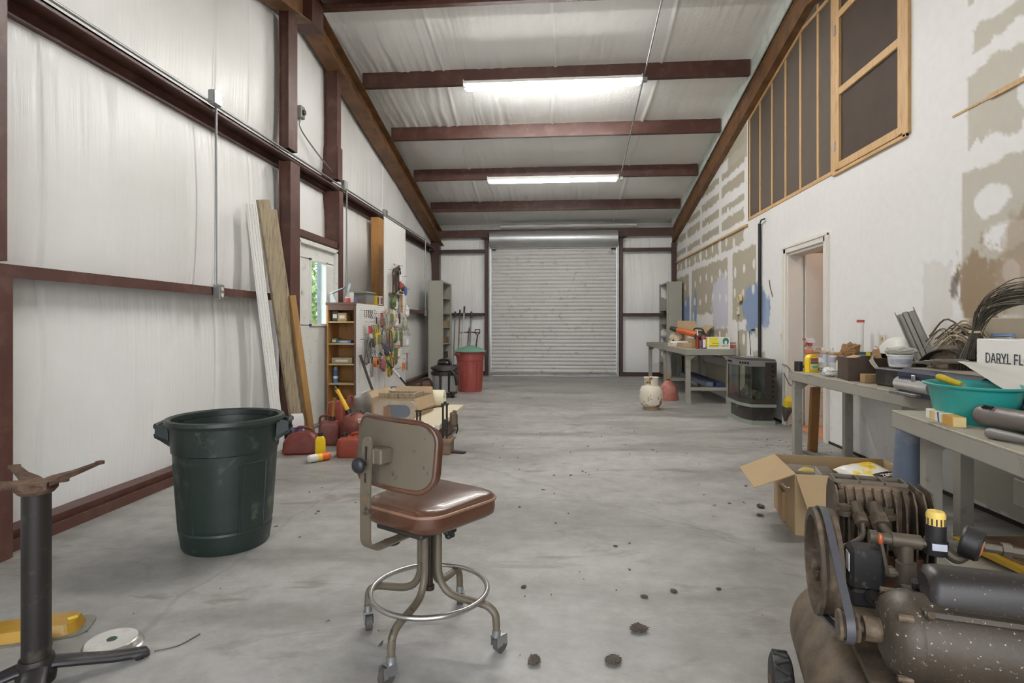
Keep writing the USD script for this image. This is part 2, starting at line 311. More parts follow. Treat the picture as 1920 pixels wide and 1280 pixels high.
# far upper part: rows of bare board between bands of joint compound
lanes = [13.2, 11.95, 10.75, 9.5, 8.22]
for a, b in zip(lanes[1:], lanes[:-1]):
    for k in range(9):
        z0 = 2.66 + k * .27; tilt = 0
        lay(rect(a + .09, b - .06, z0, z0 + .135 + .03 * math.sin(k * 3 + a), .06, .12), TAN)
lay(rect(8.2, 9.1, 3.55, 4.3, .1, .3), TAN, .8)
# strip under the ledge
for a, b in zip(lanes[1:], lanes[:-1]): lay(rect(a + .1, b - .03, 2.32, 2.56, .08, .16), TAN)
# far lower part
lay(rect(11.75, 13.3, 1.2, 2.18, .08, .2), TAN); lay(rect(9.12, 11.5, 1.36, 2.22, .1, .22), TAN); lay(rect(7.84, 8.86, 1.22, 2.24, .08, .2), TAN)
lay(rect(9.12, 13.2, .1, 1.1, .1, .25), TAN); lay(rect(8.2, 8.62, .1, 1.07, .06, .16), TAN); lay(rect(7.5, 7.95, .55, .80, .1, .2), TAN, .8)
lay(blob(9.5, 1.55, .55, .42, .7), LAV); lay(rect(9.02, 9.95, 1.12, 1.75, .1, .5), LAV)
lay(blob(11.9, 1.35, .5, .38, .8), BL); lay(blob(11.2, 1.45, .12, .4, .6), BL); lay(blob(7.9, 1.4, .48, .3, .8), BL); lay(blob(7.5, 1.3, .16, .22, .8), BL, .8); lay(blob(8.0, 1.18, .3, .14, .9), BL, .9)
lay(np.clip(1 - np.abs(Y - 9.0) / .1, 0, 1) * (Z < 2.3) * (Z > .4) * 4, W); lay(np.clip(1 - np.abs(Y - 11.62) / .09, 0, 1) * (Z < 2.3) * 4, W)
r2 = np.random.default_rng(4)
for z in (2.42, 1.96, 1.62, .95, .6):
    for y in np.arange(7.95, 13.2, .41): lay(blob(y + r2.uniform(-.05, .05), z + r2.uniform(-.05, .05), .055, .06 + .02 * r2.random(), .5, .2), W)
for y in np.arange(8.3, 13, .4): lay(blob(y, 2.86 + r2.uniform(-.1, .1), .05, .05, .5, .2), W)
# near part
lay(rect(-1, 3.95, .05, 2.14, .08, .18), TAN2); lay(rect(-1, 3.9, 2.32, 2.78, .08, .34), TAN2); lay(rect(-1, 3.85, 2.9, 3.03, .1, .22), TAN2); lay(rect(-1, 3.9, 3.22, 3.5, .1, .25), TAN2)
lay(blob(3.7, 1.92, .14, .09, .6), W); lay(blob(3.6, 1.68, .16, .09, .7), W); lay(blob(3.45, 2.5, .05, .11, .4), W)
for y, z in ((3.5, .42), (3.1, .45), (2.8, .5), (3.75, .6), (2.45, .62)): lay(blob(y, z, .04, .09, .5), W)
lay(rect(3.0, 4.15, 1.0, 1.22, .1, .12), W); lay(rect(4.05, 4.35, .9, 1.6, .1, .3), (214, 210, 203), .7)
lay(blob(3.80, 1.40, .22, .22, 1.5, .25), BR, .9); lay(blob(3.5, 1.55, .12, .22, 1.2, .4), BR, .6); lay(blob(3.4, 1.4, .3, .18, 1.2, .5), (170, 152, 130), .6); lay(blob(4.02, 1.4, .06, .1, 2.0, .3), (96, 84, 72), .7)
lay(blob(3.55, 1.47, .06, .07, 1.0), (196, 184, 178), .7)
lay(rect(4.4, 5.75, 0, .62, .1, .1) * np.clip((f2(Y * 6, Z * 6, 70) - .62) * 8, 0, 1), (150, 146, 140), .4)
P = np.stack([np.full(Y.shape, XR), Y, Z], -1); P[..., 0] -= .0012 * np.clip((C.mean(-1) - 170) / 50, 0, 1) + .0003 * (f2(Y * 4, Z * 4, 77) - .5)
KY, KZ = grid(.5 * (uy[1:] + uy[:-1]), .5 * (uz[1:] + uz[:-1]))
pzv = np.vectorize(pz)(KY)
keep = (KZ < pzv - .05) & ~((KY > 5.87) & (KY < 6.78) & (KZ < 1.98)) & ~((KY > 4.57) & (KY < 8.15) & (KZ > 2.6))
dry = usdkit.material(stage, '/World/Looks/drywall', {'a': ('attribute', {'attribute': 'paint'}), 'g': ('geometry', {}), 'n': ('noise_texture', {'scale': 14, 'detail': 6}), 'r': ('rgb_ramp', {'ramp': [(.3, (.955, .955, .955)), (.7, (1, 1, 1))]}),
    'm': ('mix', {'mix_type': 'multiply', 'fac': 1.0}), 'b': ('bump', {'strength': .05, 'distance': .002}), 'bn': ('noise_texture', {'scale': 60, 'detail': 4}), 'p': ('principled_bsdf', {'roughness': .62, 'specular_ior_level': .35})},
    [('g.position', 'n.vector'), ('n.fac', 'r.fac'), ('a.color', 'm.color1'), ('r.color', 'm.color2'), ('m.color', 'p.base_color'), ('g.position', 'bn.vector'), ('bn.fac', 'b.height'), ('b.normal', 'p.normal')], surface='p.BSDF')
v, f = gridmesh(P, keep)
pr = put('/World/wall_right', (v, f), dry, True); primvar(pr, 'paint', lin(C.reshape(-1, 3)[USED[0]])); data(pr, label='white and bare drywall partition with patches of joint compound and stains', category='wall', kind='structure')

# ================================================================ STEEL FRAME
def cee(w, h, lip=.02, t=.012):
    """C section outline: web at x=0, flanges towards +x"""
    return [(0, 0), (w, 0), (w, lip), (w - t, lip), (w - t, t), (t, t), (t, h - t), (w - t, h - t), (w - t, h - lip), (w, h - lip), (w, h), (0, h)]
def ibeam(b, h, t=.012):
    return [(-b / 2, 0), (b / 2, 0), (b / 2, t), (t / 2, t), (t / 2, h - t), (b / 2, h - t), (b / 2, h), (-b / 2, h), (-b / 2, h - t), (-t / 2, h - t), (-t / 2, t), (-b / 2, t)]
MX = frame((0, 0, 0), (0, 1, 0), (0, 0, 1))      # outline x -> y, outline y -> z, extrusion -> +x
names = ['just above the roll-up door end of the roof', 'second from the roll-up door', 'just above the dim tube light', 'third from the ridge', 'behind the lit tube light', 'at the ridge']
lab = {11.86: 'red steel roof purlin nearest the roll-up door', 10.42: 'red steel roof purlin that carries the dim tube light', 9.0: 'red steel roof purlin midway between the two tube lights', 7.64: 'red steel roof purlin that carries the lit tube light', 6.22: 'red steel roof purlin on the far side of the ridge'}
for y in PUR:
    struct('roof_purlin', lab[y], 'purlin', B().prism(cee(.07, .203), 5.18, tr(-2.68, y, pz(y)) @ MX), steel)
struct('roof_purlin', 'red steel roof purlin on the near side of the ridge', 'purlin', B().prism(cee(.07, .203), 5.18, tr(-2.68, 2 * YR - 6.22, pz(2 * YR - 6.22)) @ MX), steel)
for y in PUR[:-1]:
    yy = 2 * YR - y; struct('roof_purlin', 'red steel roof purlin of the near slope, above and behind the viewer', 'purlin', B().prism(cee(.07, .203), 5.18, tr(-2.68, yy, pz(yy)) @ MX), steel, group='purlins of the near roof slope')
struct('eave_strut', 'red steel eave strut above the roll-up door', 'beam', B().prism(cee(.12, .165, .02), 5.5, tr(-2.8, 12.93, 3.165) @ MX), steel)
# crumpled bright vinyl tucked above the eave strut
ux = np.linspace(-.75, 2.3, 120); uz = np.linspace(0, 1, 10); X, V = grid(ux, uz)
struct('insulation_edge', 'crumpled bright edge of roof insulation tucked above the roll-up door', 'insulation', B().sheet(np.stack([X - .55, 12.92 - .12 * np.sin(V * 2.6) + .03 * (f2(X * 4, V * 2, 88) - .5), 3.335 + .09 * V + .05 * (f2(X * 2.2, V * 2, 89) - .5)], -1), .004), vin, smooth=True)
# rafters of the gable wall and of the partition (bottom .28 below the purlins), both slopes
for x0, m, nm in ((-2.755, rust, 'rusty brown steel rafter along the top of the left gable wall'), (2.61, rust, 'rusty brown steel rafter along the top of the drywall partition')):
    g = B()
    for ya, yb in ((YR, YF), (YR, YN)):
        za, zb = pz(ya) - .285, pz(yb) - .285; L = math.hypot(yb - ya, zb - za)
        M = frame((x0, ya, za), (1, 0, 0), (0, 0, 1)); d = np.array([0, yb - ya, zb - za]) / L
        M[:3, 2] = d; M[:3, 1] = (0, 0, 1)
        g.prism(ibeam(.2, .285, .014) if x0 < 0 else [(-.055, 0), (.03, 0), (.03, .285), (-.055, .285), (-.055, .262), (-.04, .255), (-.04, .012)], L, M)
    struct('roof_rafter', nm, 'rafter', g, m)
g = B().box((-2.755, YR, pz(YR) - .13), (.22, .3, .36)); struct('ridge_plate', 'red steel plate joining the rafters at the ridge of the gable', 'beam', g, steel)
# left columns
def column(y0, y1, z0, z1, label, x0=-2.92, x1=-2.70, m=None):
    b, h = y1 - y0, x1 - x0; M = np.eye(4); M[:3, 0] = (0, 1, 0); M[:3, 1] = (1, 0, 0); M[:3, 2] = (0, 0, 1); M[:3, 3] = ((y0 + y1) / 2, 0, 0)
    g = B(); t = .012
    g.box((x1 - t / 2, (y0 + y1) / 2, (z0 + z1) / 2), (t, b, z1 - z0)); g.box(((x0 + x1) / 2, y0 + .02, (z0 + z1) / 2), (h - .002, t, z1 - z0)); g.box((x0 + t, (y0 + y1) / 2, (z0 + z1) / 2), (t, b, z1 - z0)); g.box(((x0 + x1) / 2, y1 - .006, (z0 + z1) / 2), (h - .003, t, z1 - z0))
    return struct('steel_column', label, 'column', g, m or steel)
column(2.28, 2.62, 0, 1.39, 'lower half of the red steel column in the left foreground', x1=-2.70); column(2.30, 2.60, 1.47, pz(2.5) - .28, 'upper half of the red steel column in the left foreground', x1=-2.71)
column(5.565, 5.775, 0, 2.82, 'thick red steel column left of the white entry door', x0=-2.83, x1=-2.70); column(5.565, 5.76, 2.955, pz(5.5) - .27, 'red steel column rising from the girt to the rafter, left of the door bay', x0=-2.83, x1=-2.72)
column(6.86, 6.985, 0, 2.82, 'red steel column right of the white entry door', x1=-2.70); column(6.81, 6.96, 2.955, 3.36, 'short boxed red steel post on the girt above the entry door', x1=-2.70); column(6.82, 6.95, 3.36, pz(6.85) - .27, 'red steel channel rising to the rafter above the entry door', x0=-2.88, x1=-2.715)
g = B().box((-2.80, 6.31, 2.14), (.16, 1.09, .075), r=.004); struct('door_header', 'red steel header over the white entry door', 'beam', g, steel)
column(12.86, 13.08, 0, 3.05, 'dark red steel corner column beside the left steel shelving', x1=-2.72, m=steel_d)
struct('steel_column', 'dark red steel corner column beside the right steel shelving', 'column', B().box((2.585, 12.98, 1.5), (.09, .12, 3.0)), steel_d)
# girts: C sections lying flat, lip to the room
def girt(y0, y1, z, label, w=.16, h=.066):
    M = frame((-2.755 - w, y0, z), (1, 0, 0), (0, 0, 1)); M[:3, 1] = (0, 0, 1); M[:3, 2] = (0, 1, 0)
    o = [(0, h), (0, h - .012), (w - .012, h - .012), (w - .012, 0), (w, 0), (w, h)]
    g = B().prism(o, y1 - y0, M); g.box((-2.755 - w / 2 - .01, (y0 + y1) / 2, z + h * .55), (w - .03, y1 - y0 - .004, h * .6)); return struct('wall_girt', label, 'girt', g, steel)
girt(YN + .1, 5.56, 1.395, 'lower red steel wall girt left of the entry door'); girt(7.0, 12.86, 1.385, 'lower red steel wall girt between the entry door and the far corner')
g = B().box((-2.84, 5.95, 2.893), (.17, 13.62, .012)).box((-2.761, 5.95, 2.883), (.012, 13.62, .028)).box((-2.918, 5.95, 2.845), (.012, 13.62, .10)).box((-2.90, 5.95, 2.80), (.035, 13.62, .012)); struct('wall_girt', 'upper red steel wall girt running the length of the left wall', 'girt', g, steel)
g = B()
for x, w_, z, h in ((-2.87, .12, .045, .09), (-2.79, .05, .012, .024), (-2.765, .012, .03, .06)):
    for a, b in ((YN + .1, 5.56), (7.0, 13.0)): g.box((x, (a + b) / 2, z), (w_, b - a, h))
struct('baseboard_left', 'red steel base channel along the foot of the left wall', 'baseboard', g, steel)
# far wall framing
for x0, x1, z, s_ in ((-2.72, -1.66, 1.36, 'lower red girt on the far wall left of the roll-up door'), (1.45, 2.54, 1.35, 'lower red girt on the far wall right of the roll-up door'), (-2.72, -1.66, 2.82, 'upper red girt on the far wall left of the roll-up door'), (1.45, 2.54, 2.82, 'upper red girt on the far wall right of the roll-up door')):
    struct('wall_girt', s_, 'girt', B().prism(cee(.14, .07, .015), x1 - x0, tr(x0, 12.96, z) @ MX), steel_d)
for x, s_ in ((-1.63, 'dark red steel jamb left of the roll-up door'), (1.415, 'dark red steel jamb right of the roll-up door')):
    struct('door_jamb', s_, 'jamb', B().box((x, 12.99, 1.583), (.075, .17, 3.164), r=.005), steel_d)
for x0, x1, s_ in ((-2.72, -1.67, 'left'), (1.455, 2.54, 'right')):
    struct('baseboard_far_' + s_, f'dark red base channel of the far wall {s_} of the roll-up door', 'baseboard', B().box(((x0 + x1) / 2, 13.0, .045), (x1 - x0, .12, .09)), steel_d)
# mint strip of board edge between ceiling and partition rafter
g = B()
for ya, yb in ((YR, 12.9), (2.0, YR)):
    g.hull([(x, y, z) for y in (ya, yb) for x in (2.52, 2.535) for z in (pz(y) - .005, pz(y) + .21)])
struct('trim_1', 'pale mint board closing the gap between roof and partition rafter', 'trim', g, mat('mint_board', (206, 218, 210), .6, var=.08, dirt=(236, 238, 234), da=.3, ds=3))
# ledge of bare wood where the drywall sheets meet
g = B().box((2.628, 10.65, 2.545), (.03, 4.98, .028)); struct('trim_2', 'bare wood strip along the far drywall joint', 'trim', g, wood)
g = B().box((2.634, 1.45, 2.548), (.018, 4.5, .03)); g.box((2.637, 3.86, 2.548), (.008, .35, .014)); struct('trim_3', 'bare wood strip along the near drywall joint', 'trim', g, wood)
g = B()
for a, b in ((-.9, 5.8), (6.86, 7.65)): g.box((2.636, (a + b) / 2, .012), (.012, b - a, .024))
struct('baseboard_right', 'thin dark gap strip at the foot of the partition', 'baseboard', g, mat('dark_gap', (48, 42, 38), .8))

# ================================================================ ROLL-UP DOOR
d2 = T('door_2', 'pale grey corrugated steel roll-up door in the far wall', 'door', (-.105, 12.98, 0), kind='structure')
slat_m = mat('door_slat_paint', (196, 195, 192), .38, var=.06, vs=2, dirt=(150, 142, 130), da=-.08, ds=7)
N = 36; ph = 3.02 / N
prof = [(0, 0), (-.008, .003), (-.02, ph * .28), (-.024, ph * .5), (-.02, ph * .72), (-.008, ph - .006), (-.004, ph + .002), (.012, ph + .002), (.012, 0)]
Msl = frame((-1.42, 0, 0), (0, 1, 0), (0, 0, 1))
for k in range(N):
    d2.part('slat', B().prism(prof, 2.84, tr(0, .02 + .0015 * math.sin(k * 1.7), .06 + k * ph) @ Msl), slat_m)
d2.part('bottom_bar', B().box((0, .02, .032), (2.86, .05, .055), r=.006), mat('worn_zinc', (150, 150, 148), .5, .5, var=.25, vs=6), label='worn zinc bottom bar')
for sx in (-1, 1): d2.part('guide_rail', B().box((sx * 1.452, .01, 1.52), (.05, .09, 3.04), r=.004), galv)
d2.part('hood', B().lathe([(0, -1.44), (.172, -1.44), (.178, -1.43), (.178, 1.43), (.172, 1.44), (0, 1.44)], M=tr(0, -.10, 3.10) @ roty(90), n=40), mat('hood_metal', (184, 186, 186), .42, .7, var=.08, vs=3), smooth=40)
d2.part('hood_apron', B().box((0, -.02, 2.95), (2.86, .04, .11), r=.004), mat('hood_metal', (150, 152, 152), .36, .8))
for sx in (-1, 1):
    br = d2.part('bracket', B().box((sx * 1.50, .0, 3.08), (.05, .2, .3), r=.006), steel_d)
    d2.part('axle_bolt', B().cyl((sx * 1.46, -.1, 3.12), (sx * 1.64, -.1, 3.12), .017, n=10).cyl((sx * 1.55, -.1, 3.12), (sx * 1.58, -.1, 3.12), .035, n=6), mat('dark_iron', (58, 52, 47), .6, .4, var=.2), br)
    d2.part('stop_bolt', B().cyl((sx * 1.40, -.05, 2.87), (sx * 1.30, -.05, 2.87), .012, n=8), mat('dark_iron', (58, 52, 47), .6, .4, var=.2))

# ================================================================ ENTRY DOOR in the left wall
dw = mat('worn_white_door', (224, 224, 219), .45, var=.05, vs=3, dirt=(150, 140, 122), da=-.15, ds=7)
d1 = T('door_1', 'worn white entry door with narrow glazed light in the left wall', 'door', (-2.72, 6.31, 0), kind='structure')
for y in (-.515, .515): d1.part('jamb', B().box((-.05, y, 1.03), (.12, .05, 2.06), r=.004), dw)
d1.part('head', B().box((-.05, 0, 2.055), (.12, 1.08, .05), r=.004), dw)
d1.part('threshold', B().box((-.05, 0, .012), (.14, 1.0, .024), r=.004), galv)
g = B(); T_ = .045
g.box((-.05, 0, .595), (T_, .97, 1.13), r=.003); g.box((-.05, 0, 1.955), (T_, .97, .15), r=.003); g.box((-.05, -.335, 1.52), (T_, .30, .74)); g.box((-.05, .36, 1.52), (T_, .25, .74))
leaf = d1.part('leaf', g, dw)
g = B()
for y in (-.19, .24): g.box((-.02, y, 1.52), (.02, .03, .76), r=.003)
for z in (1.155, 1.885): g.box((-.02, .025, z), (.02, .46, .03), r=.003)
d1.part('light_frame', g, dw, leaf)
glassm = usdkit.material(stage, '/World/Looks/window_glass', {'t': ('transparent_bsdf', {'color': (.80, .85, .83)}), 'g': ('glossy_bsdf', {'roughness': .03}), 'f': ('layer_weight', {'blend': .2}), 'k': ('math', {'math_type': 'multiply_add', 'value2': .25, 'value3': .03}), 'm': ('mix_closure', {})}, [('f.facing', 'k.value1'), ('k.value', 'm.fac'), ('t.BSDF', 'm.closure1'), ('g.BSDF', 'm.closure2')], surface='m.closure')
d1.part('pane', B().box((-.05, .025, 1.52), (.006, .41, .71)), glassm, leaf)
d1.part('knob', B().cyl((-.03, .42, .93), (.02, .42, .93), .014, n=12).ball((.045, .42, .93), (.026, .03, .03)).cyl((-.03, .42, .93), (-.018, .42, .93), .034, n=20), mat('brass_steel', (176, 168, 150), .25, .9), leaf, label='round metal door knob')
for z in (.25, 1.0, 1.75): d1.part('hinge', B().cyl((-.022, -.487, z - .05), (-.022, -.487, z + .05), .008, n=8), galv)

# outside the door: a grey porch post and leafy shrubs seen through its glass
post = mat('grey_post', (116, 124, 132), .6); leafm = mat('shrub_leaf', (132, 160, 96), .6, var=.35, vs=3)
solo('porch_post', 'grey porch post outside the entry door', 'post', B().box((0, 0, 1.5), (.06, .06, 3.4), r=.006), post, (-3.9, 9.05, -.2))
r3 = np.random.default_rng(11); n = 2600
for k, (cx, cy, rad, hh) in enumerate(((-6.75, 13.0, 1.05, 2.0), (-7.9, 16.2, 1.15, 2.4), (-10.6, 20.5, 2.0, 3.4))):
    u = r3.normal(size=(n, 3)); u /= np.linalg.norm(u, axis=1, keepdims=True); c = u * (r3.random((n, 1)) ** .33) * (rad, rad, hh * .75) + (0, 0, hh * .8)
    a = r3.normal(size=(n, 3)); a /= np.linalg.norm(a, axis=1, keepdims=True); b_ = np.cross(a, r3.normal(size=(n, 3))); b_ /= np.linalg.norm(b_, axis=1, keepdims=True)
    V = np.stack([c - a * .09, c + b_ * .045, c + a * .09, c - b_ * .045], 1).reshape(-1, 3); i = np.arange(n) * 4
    t = T('leafy_shrub', ['green leafy shrub nearest outside the entry door glass', 'green leafy shrub farther along outside the door glass', 'tall green leafy bush at the back outside the door glass'][k], 'shrub', (cx, cy, -.25))
    t.part('foliage', (V, np.c_[i, i + 1, i + 2, i + 3]), leafm, kind='stuff', smooth=False); t.part('stem', B().cyl((0, 0, 0), (0, 0, hh), .05, .02, 8), mat('bark', (90, 76, 60), .9))

# ================================================================ DOORWAY in the partition, hallway beyond
cas = mat('door_casing', (222, 217, 208), .45, var=.04)
d3 = T('door_3', 'open doorway with pale casing in the partition and a panelled door swung into the hall', 'door', (XR, 6.325, 0), kind='structure')
for y in (-.51, .51): d3.part('casing', B().box((-.012, y, 1.0), (.03, .085, 2.06), r=.004).box((-.022, y * (1.0 + .045), 1.0), (.03, .03, 2.06), r=.004), cas)
d3.part('casing', B().box((-.012, 0, 2.02), (.03, 1.1, .085), r=.004).box((-.022, 0, 2.045), (.03, 1.1, .03), r=.004), cas)
for y in (-.448, .448): d3.part('jamb', B().box((.08, y, .985), (.17, .025, 1.97)), cas)
d3.part('jamb_head', B().box((.08, 0, 1.965), (.17, .9, .03)), cas)
lf = B().box((.58, .41, .99), (.82, .038, 1.96), r=.003)
leaf = d3.part('leaf', lf, cas)
for (xa, xb, za, zb) in ((.27, .53, .14, .34), (.63, .89, .14, .34), (.27, .53, .40, .9), (.63, .89, .40, .9)):
    g = B()
    for x in (xa, xb): g.box((x, .388, (za + zb) / 2), (.022, .014, zb - za), r=.004)
    for z in (za, zb): g.box(((xa + xb) / 2, .388, z), (xb - xa, .014, .022), r=.004)
    d3.part('panel_moulding', g, cas, leaf)
hallp = mat('hall_paint', (226, 214, 204), .6, var=.03)
g = B(); g.box((3.5, 5.2, 1.25), (1.5, .06, 2.5)); g.box((3.5, 7.62, 1.25), (1.5, .06, 2.5)); g.box((4.25, 6.4, 1.25), (.06, 2.5, 2.5)); g.box((3.52, 6.4, 2.48), (1.5, 2.5, .05)); g.box((2.80, 5.5, 1.25), (.08, .6, 2.5)); g.box((2.80, 7.2, 1.25), (.08, .78, 2.5)); g.box((2.80, 6.33, 2.24), (.08, .95, .5))
struct('wall_hall', 'warm cream walls of the hallway beyond the doorway', 'wall', g, hallp)
struct('floor_hall', 'orange wood floor of the hallway', 'floor', B().box((3.44, 6.4, .0), (1.58, 2.5, .03)), mat('hall_floor', (190, 138, 98), .45, var=.2, vs=4, streak=(2, 12, 1)))
t = T('hall_lamp', 'warm ceiling bulb in the hallway', 'lamp', (3.2, 6.2, 2.30)); t.part('bulb', B().ball((0, 0, 0), .06), mat('warm_bulb', (255, 220, 190), .5, emit=((255, 222, 200), HALL), var=0)); t.part('socket', B().cyl((0, 0, .05), (0, 0, .16), .03), white)

# ================================================================ LOFT OPENING with studs and screened panels
felt = mat('dark_felt', (86, 76, 67), .8, var=.12, vs=2, streak=(1, 1, .3))
g = B(); g.box((2.92, 7.2, 3.6), (.02, 6.2, 2.4)); g.box((2.78, 10.3, 3.6), (.28, .02, 2.4)); g.box((2.78, 4.1, 3.6), (.28, .02, 2.4)); g.box((2.78, 7.2, 2.56), (.26, 6.2, .02)); struct('wall_loft', 'dark brown backing behind the loft studs', 'wall', g, felt)
w1 = T('window_1', 'stud framed loft opening high in the partition', 'loft opening', (XR, 6.9, 2.6), kind='structure')
def top(y): return min(pz(y) - .29, 4.50)
for y in (8.13, 7.72, 7.30, 6.88, 6.47, 6.05, 5.75):
    w1.part('stud', B().box((.05, y - 6.9, (top(y) - 2.6) / 2), (.09, .038, top(y) - 2.6), r=.003), wood)
ys = (8.13, 7.72, 7.30, 6.88, 6.47, 6.05, 5.75)
for ya, yb in zip(ys[1:], ys[:-1]): w1.part('bay_panel', B().hull([(x, y - 6.9 + e, z - 2.6) for x in (.016, .026) for y, e in ((ya, .02), (yb, -.02)) for z in (2.62, top(y) - .01)]), felt)
w1.part('sill_plate', B().box((.04, 0, .02), (.10, 2.5, .04), r=.003), wood)
g = B().hull([(x, y - 6.9, z - 2.6 + d) for x in (0, .09) for y, z in ((8.15, pz(8.15) - .33), (6.4, pz(6.4) - .33)) for d in (0, .04)]); g.hull([(x, y - 6.9, z - 2.6 + d) for x in (0, .09) for y, z in ((6.4, pz(6.4) - .33), (5.72, pz(5.72) - .33)) for d in (0, .04)])
w1.part('top_plate', g, wood)
ld = T('loft_door', 'pine framed loft door with dark hardboard panels', 'loft door', (XR, 5.1, 2.6), kind='structure')
for y in (-.50, .50): ld.part('stile', B().box((.0, y, 1.03), (.035, .075, 2.02), r=.004), wood)
for z in (.05, .745, 1.47): ld.part('rail', B().box((.001, 0, z), (.033, .94, .07), r=.004), wood)
hb = mat('hardboard', (70, 60, 52), .7, var=.12, vs=5, spec=.2)
for z in (.40, 1.11, 1.8): ld.part('panel', B().box((.012, 0, z), (.008, .94, .64)), hb)
ld.part('side_jamb', B().box((.02, -.56, .98), (.09, .04, 2.0), r=.004).box((-.012, -.595, .9), (.03, .035, 1.8), r=.003), wood); ld.part('side_jamb', B().box((.03, .565, .98), (.09, .05, 2.0), r=.004), wood)
ld.part('sill', B().box((.02, 0, -.012), (.09, 1.16, .03), r=.003), wood)
for z in (.25, 1.35): ld.part('hinge', B().box((-.02, .535, z), (.006, .03, .09)), galv)
ld.part('latch', B().cyl((-.03, -.46, 1.42), (-.02, -.54, 1.45), .006, n=6).cyl((-.025, -.47, 1.44), (-.025, -.52, 1.38), .005, n=6), galv, label='small wire latch')

# ================================================================ TUBE LIGHTS
tube_on = mat('lit_tube', (255, 250, 240), .5, var=0, emit=((255, 253, 250), TUBE)); tube_dim = mat('dim_tube', (250, 250, 248), .4, var=0, emit=((255, 253, 250), 14.0)); tube_off = mat('unlit_tube', (240, 240, 236), .25, var=0)
def tubelight(x, y, label, on):
    z = pz(y); t = T('tube_light', label, 'light fixture', (x, y - .05, z))
    t.part('housing', B().prism([(-.035, 0), (.035, 0), (.035, -.045), (.108, -.062), (.108, -.066), (.03, -.052), (-.03, -.052), (-.108, -.066), (-.108, -.062), (-.035, -.045)], 2.34, tr(-1.17, 0, 0) @ MX), white)
    for sx in (-1, 1): t.part('end_plate', B().box((sx * 1.175, 0, -.045), (.012, .16, .09), r=.003), white)
    for dy in (-.055, .055):
        t.part('tube', B().cyl((-1.14, dy, -.088), (1.14, dy, -.088), .019, n=14), {0: tube_off, 1: tube_on, 2: tube_dim}[on])
        for sx in (-1, 1): t.part('lamp_holder', B().box((sx * 1.155, dy, -.08), (.025, .03, .045), r=.004), white)
tubelight(-.08, 7.62, 'brightly lit white tube light fixture under the nearer purlin', 1)
tubelight(-.10, 10.38, 'dim white tube light fixture nearer the roll-up door', 2)
tubelight(-.08, 4.56, 'lit white tube light fixture on the near roof slope above the viewer', 1)
tubelight(-.10, 1.80, 'unlit white tube light fixture behind and above the viewer', 0)
# conduits
def conduit(label, pts, r=.011, mt=galv): return curve('conduit', label, 'conduit', np.asarray(pts, float), r, mt)
conduit('thin metal conduit running along the ceiling to both tube lights', [(1.125, y, pz(y) - .015) for y in (10.42, 9.6, 9.0, 8.2, 7.62, 6.9, 6.22)])
for y, s_ in ((10.42, 'small metal box at the end of the dim tube light'), (7.62, 'small metal box at the end of the lit tube light')): solo('junction_box', s_, 'junction box', B().box((1.14, y - .03, pz(y) - .045), (.06, .05, .06), r=.004), galv)
conduit('metal conduit running on top of the upper wall girt', [(-2.735, y, 2.915) for y in (YN + .2, 2, 4.3, 5.5, 7.1, 8.8, 10.5, 11.6)])
conduit('vertical metal conduit down to the outlet left of the entry door', [(-2.735, 4.36, z) for z in (2.92, 2.4, 1.9, 1.45)], .010)
conduit('vertical metal conduit right of the entry door', [(-2.70, 7.10, z) for z in (2.92, 2.2, 1.5)], .010)
conduit('vertical metal conduit beside the left steel shelving', [(-2.735, 11.6, z) for z in (2.92, 2.2, 1.45)], .010)
for y, z, s_ in ((4.32, 2.955, 'galvanised junction box on the upper girt above the conduit'), (7.08, 2.94, 'galvanised junction box on the upper girt right of the door'), (8.78, 2.915, 'galvanised junction box on the upper girt above the wooden post')):
    t = T('junction_box', s_, 'junction box', (-2.72, y, z)); t.part('body', B().box((0, 0, 0), (.05, .11, .11), r=.006), galv); t.part('cover', B().box((.028, 0, 0), (.006, .10, .10), r=.002), galv)
for y, z, s_ in ((4.38, 1.42, 'grey metal outlet box on the lower girt'), (11.62, 1.40, 'grey metal outlet box beside the left shelving')):
    t = T('outlet_box', s_, 'outlet', (-2.725, y, z)); t.part('body', B().box((0, 0, 0), (.06, .07, .12), r=.006), galv)
    for dz in (-.025, .025): t.part('socket', B().cyl((.03, 0, dz), (.034, 0, dz), .016, n=14), mat('ivory', (222, 214, 194), .4))
t = T('wall_box', 'grey weatherproof box high on the wall above the entry door', 'electrical box', (-2.86, 6.13, 3.52)); t.part('body', B().box((0, 0, 0), (.07, .09, .14), r=.008), mat('grey_box', (120, 122, 120), .45, .5)); t.part('socket', B().cyl((.035, 0, 0), (.055, 0, 0), .03, n=16), black)
conduit('bent metal conduit from the high wall box to the girt', bez((-2.86, 6.12, 3.45), (-2.85, 6.15, 3.32), (-2.8, 6.6, 3.12), (-2.73, 7.05, 2.95)), .009)

# ================================================================ LEFT FOREGROUND
def disc(b, loop, z0, z1, bend=None, M=None, rings=8):
    """a plate with the outline loop (n,2), from z0 to z1, bent by bend(x, y) -> dz"""
    loop = np.asarray(loop, float); c = loop.mean(0); R = []
    for z, ss in ((z0, np.linspace(.02, 1, rings)), (z1, np.linspace(1, .02, rings))):
        for s_ in ss:
            p = c + (loop - c) * s_; q = lift(p, z)
            if bend: q[:, 2] += bend(p[:, 0], p[:, 1])
            R.append(q)
    return loft(b, R, True, M)
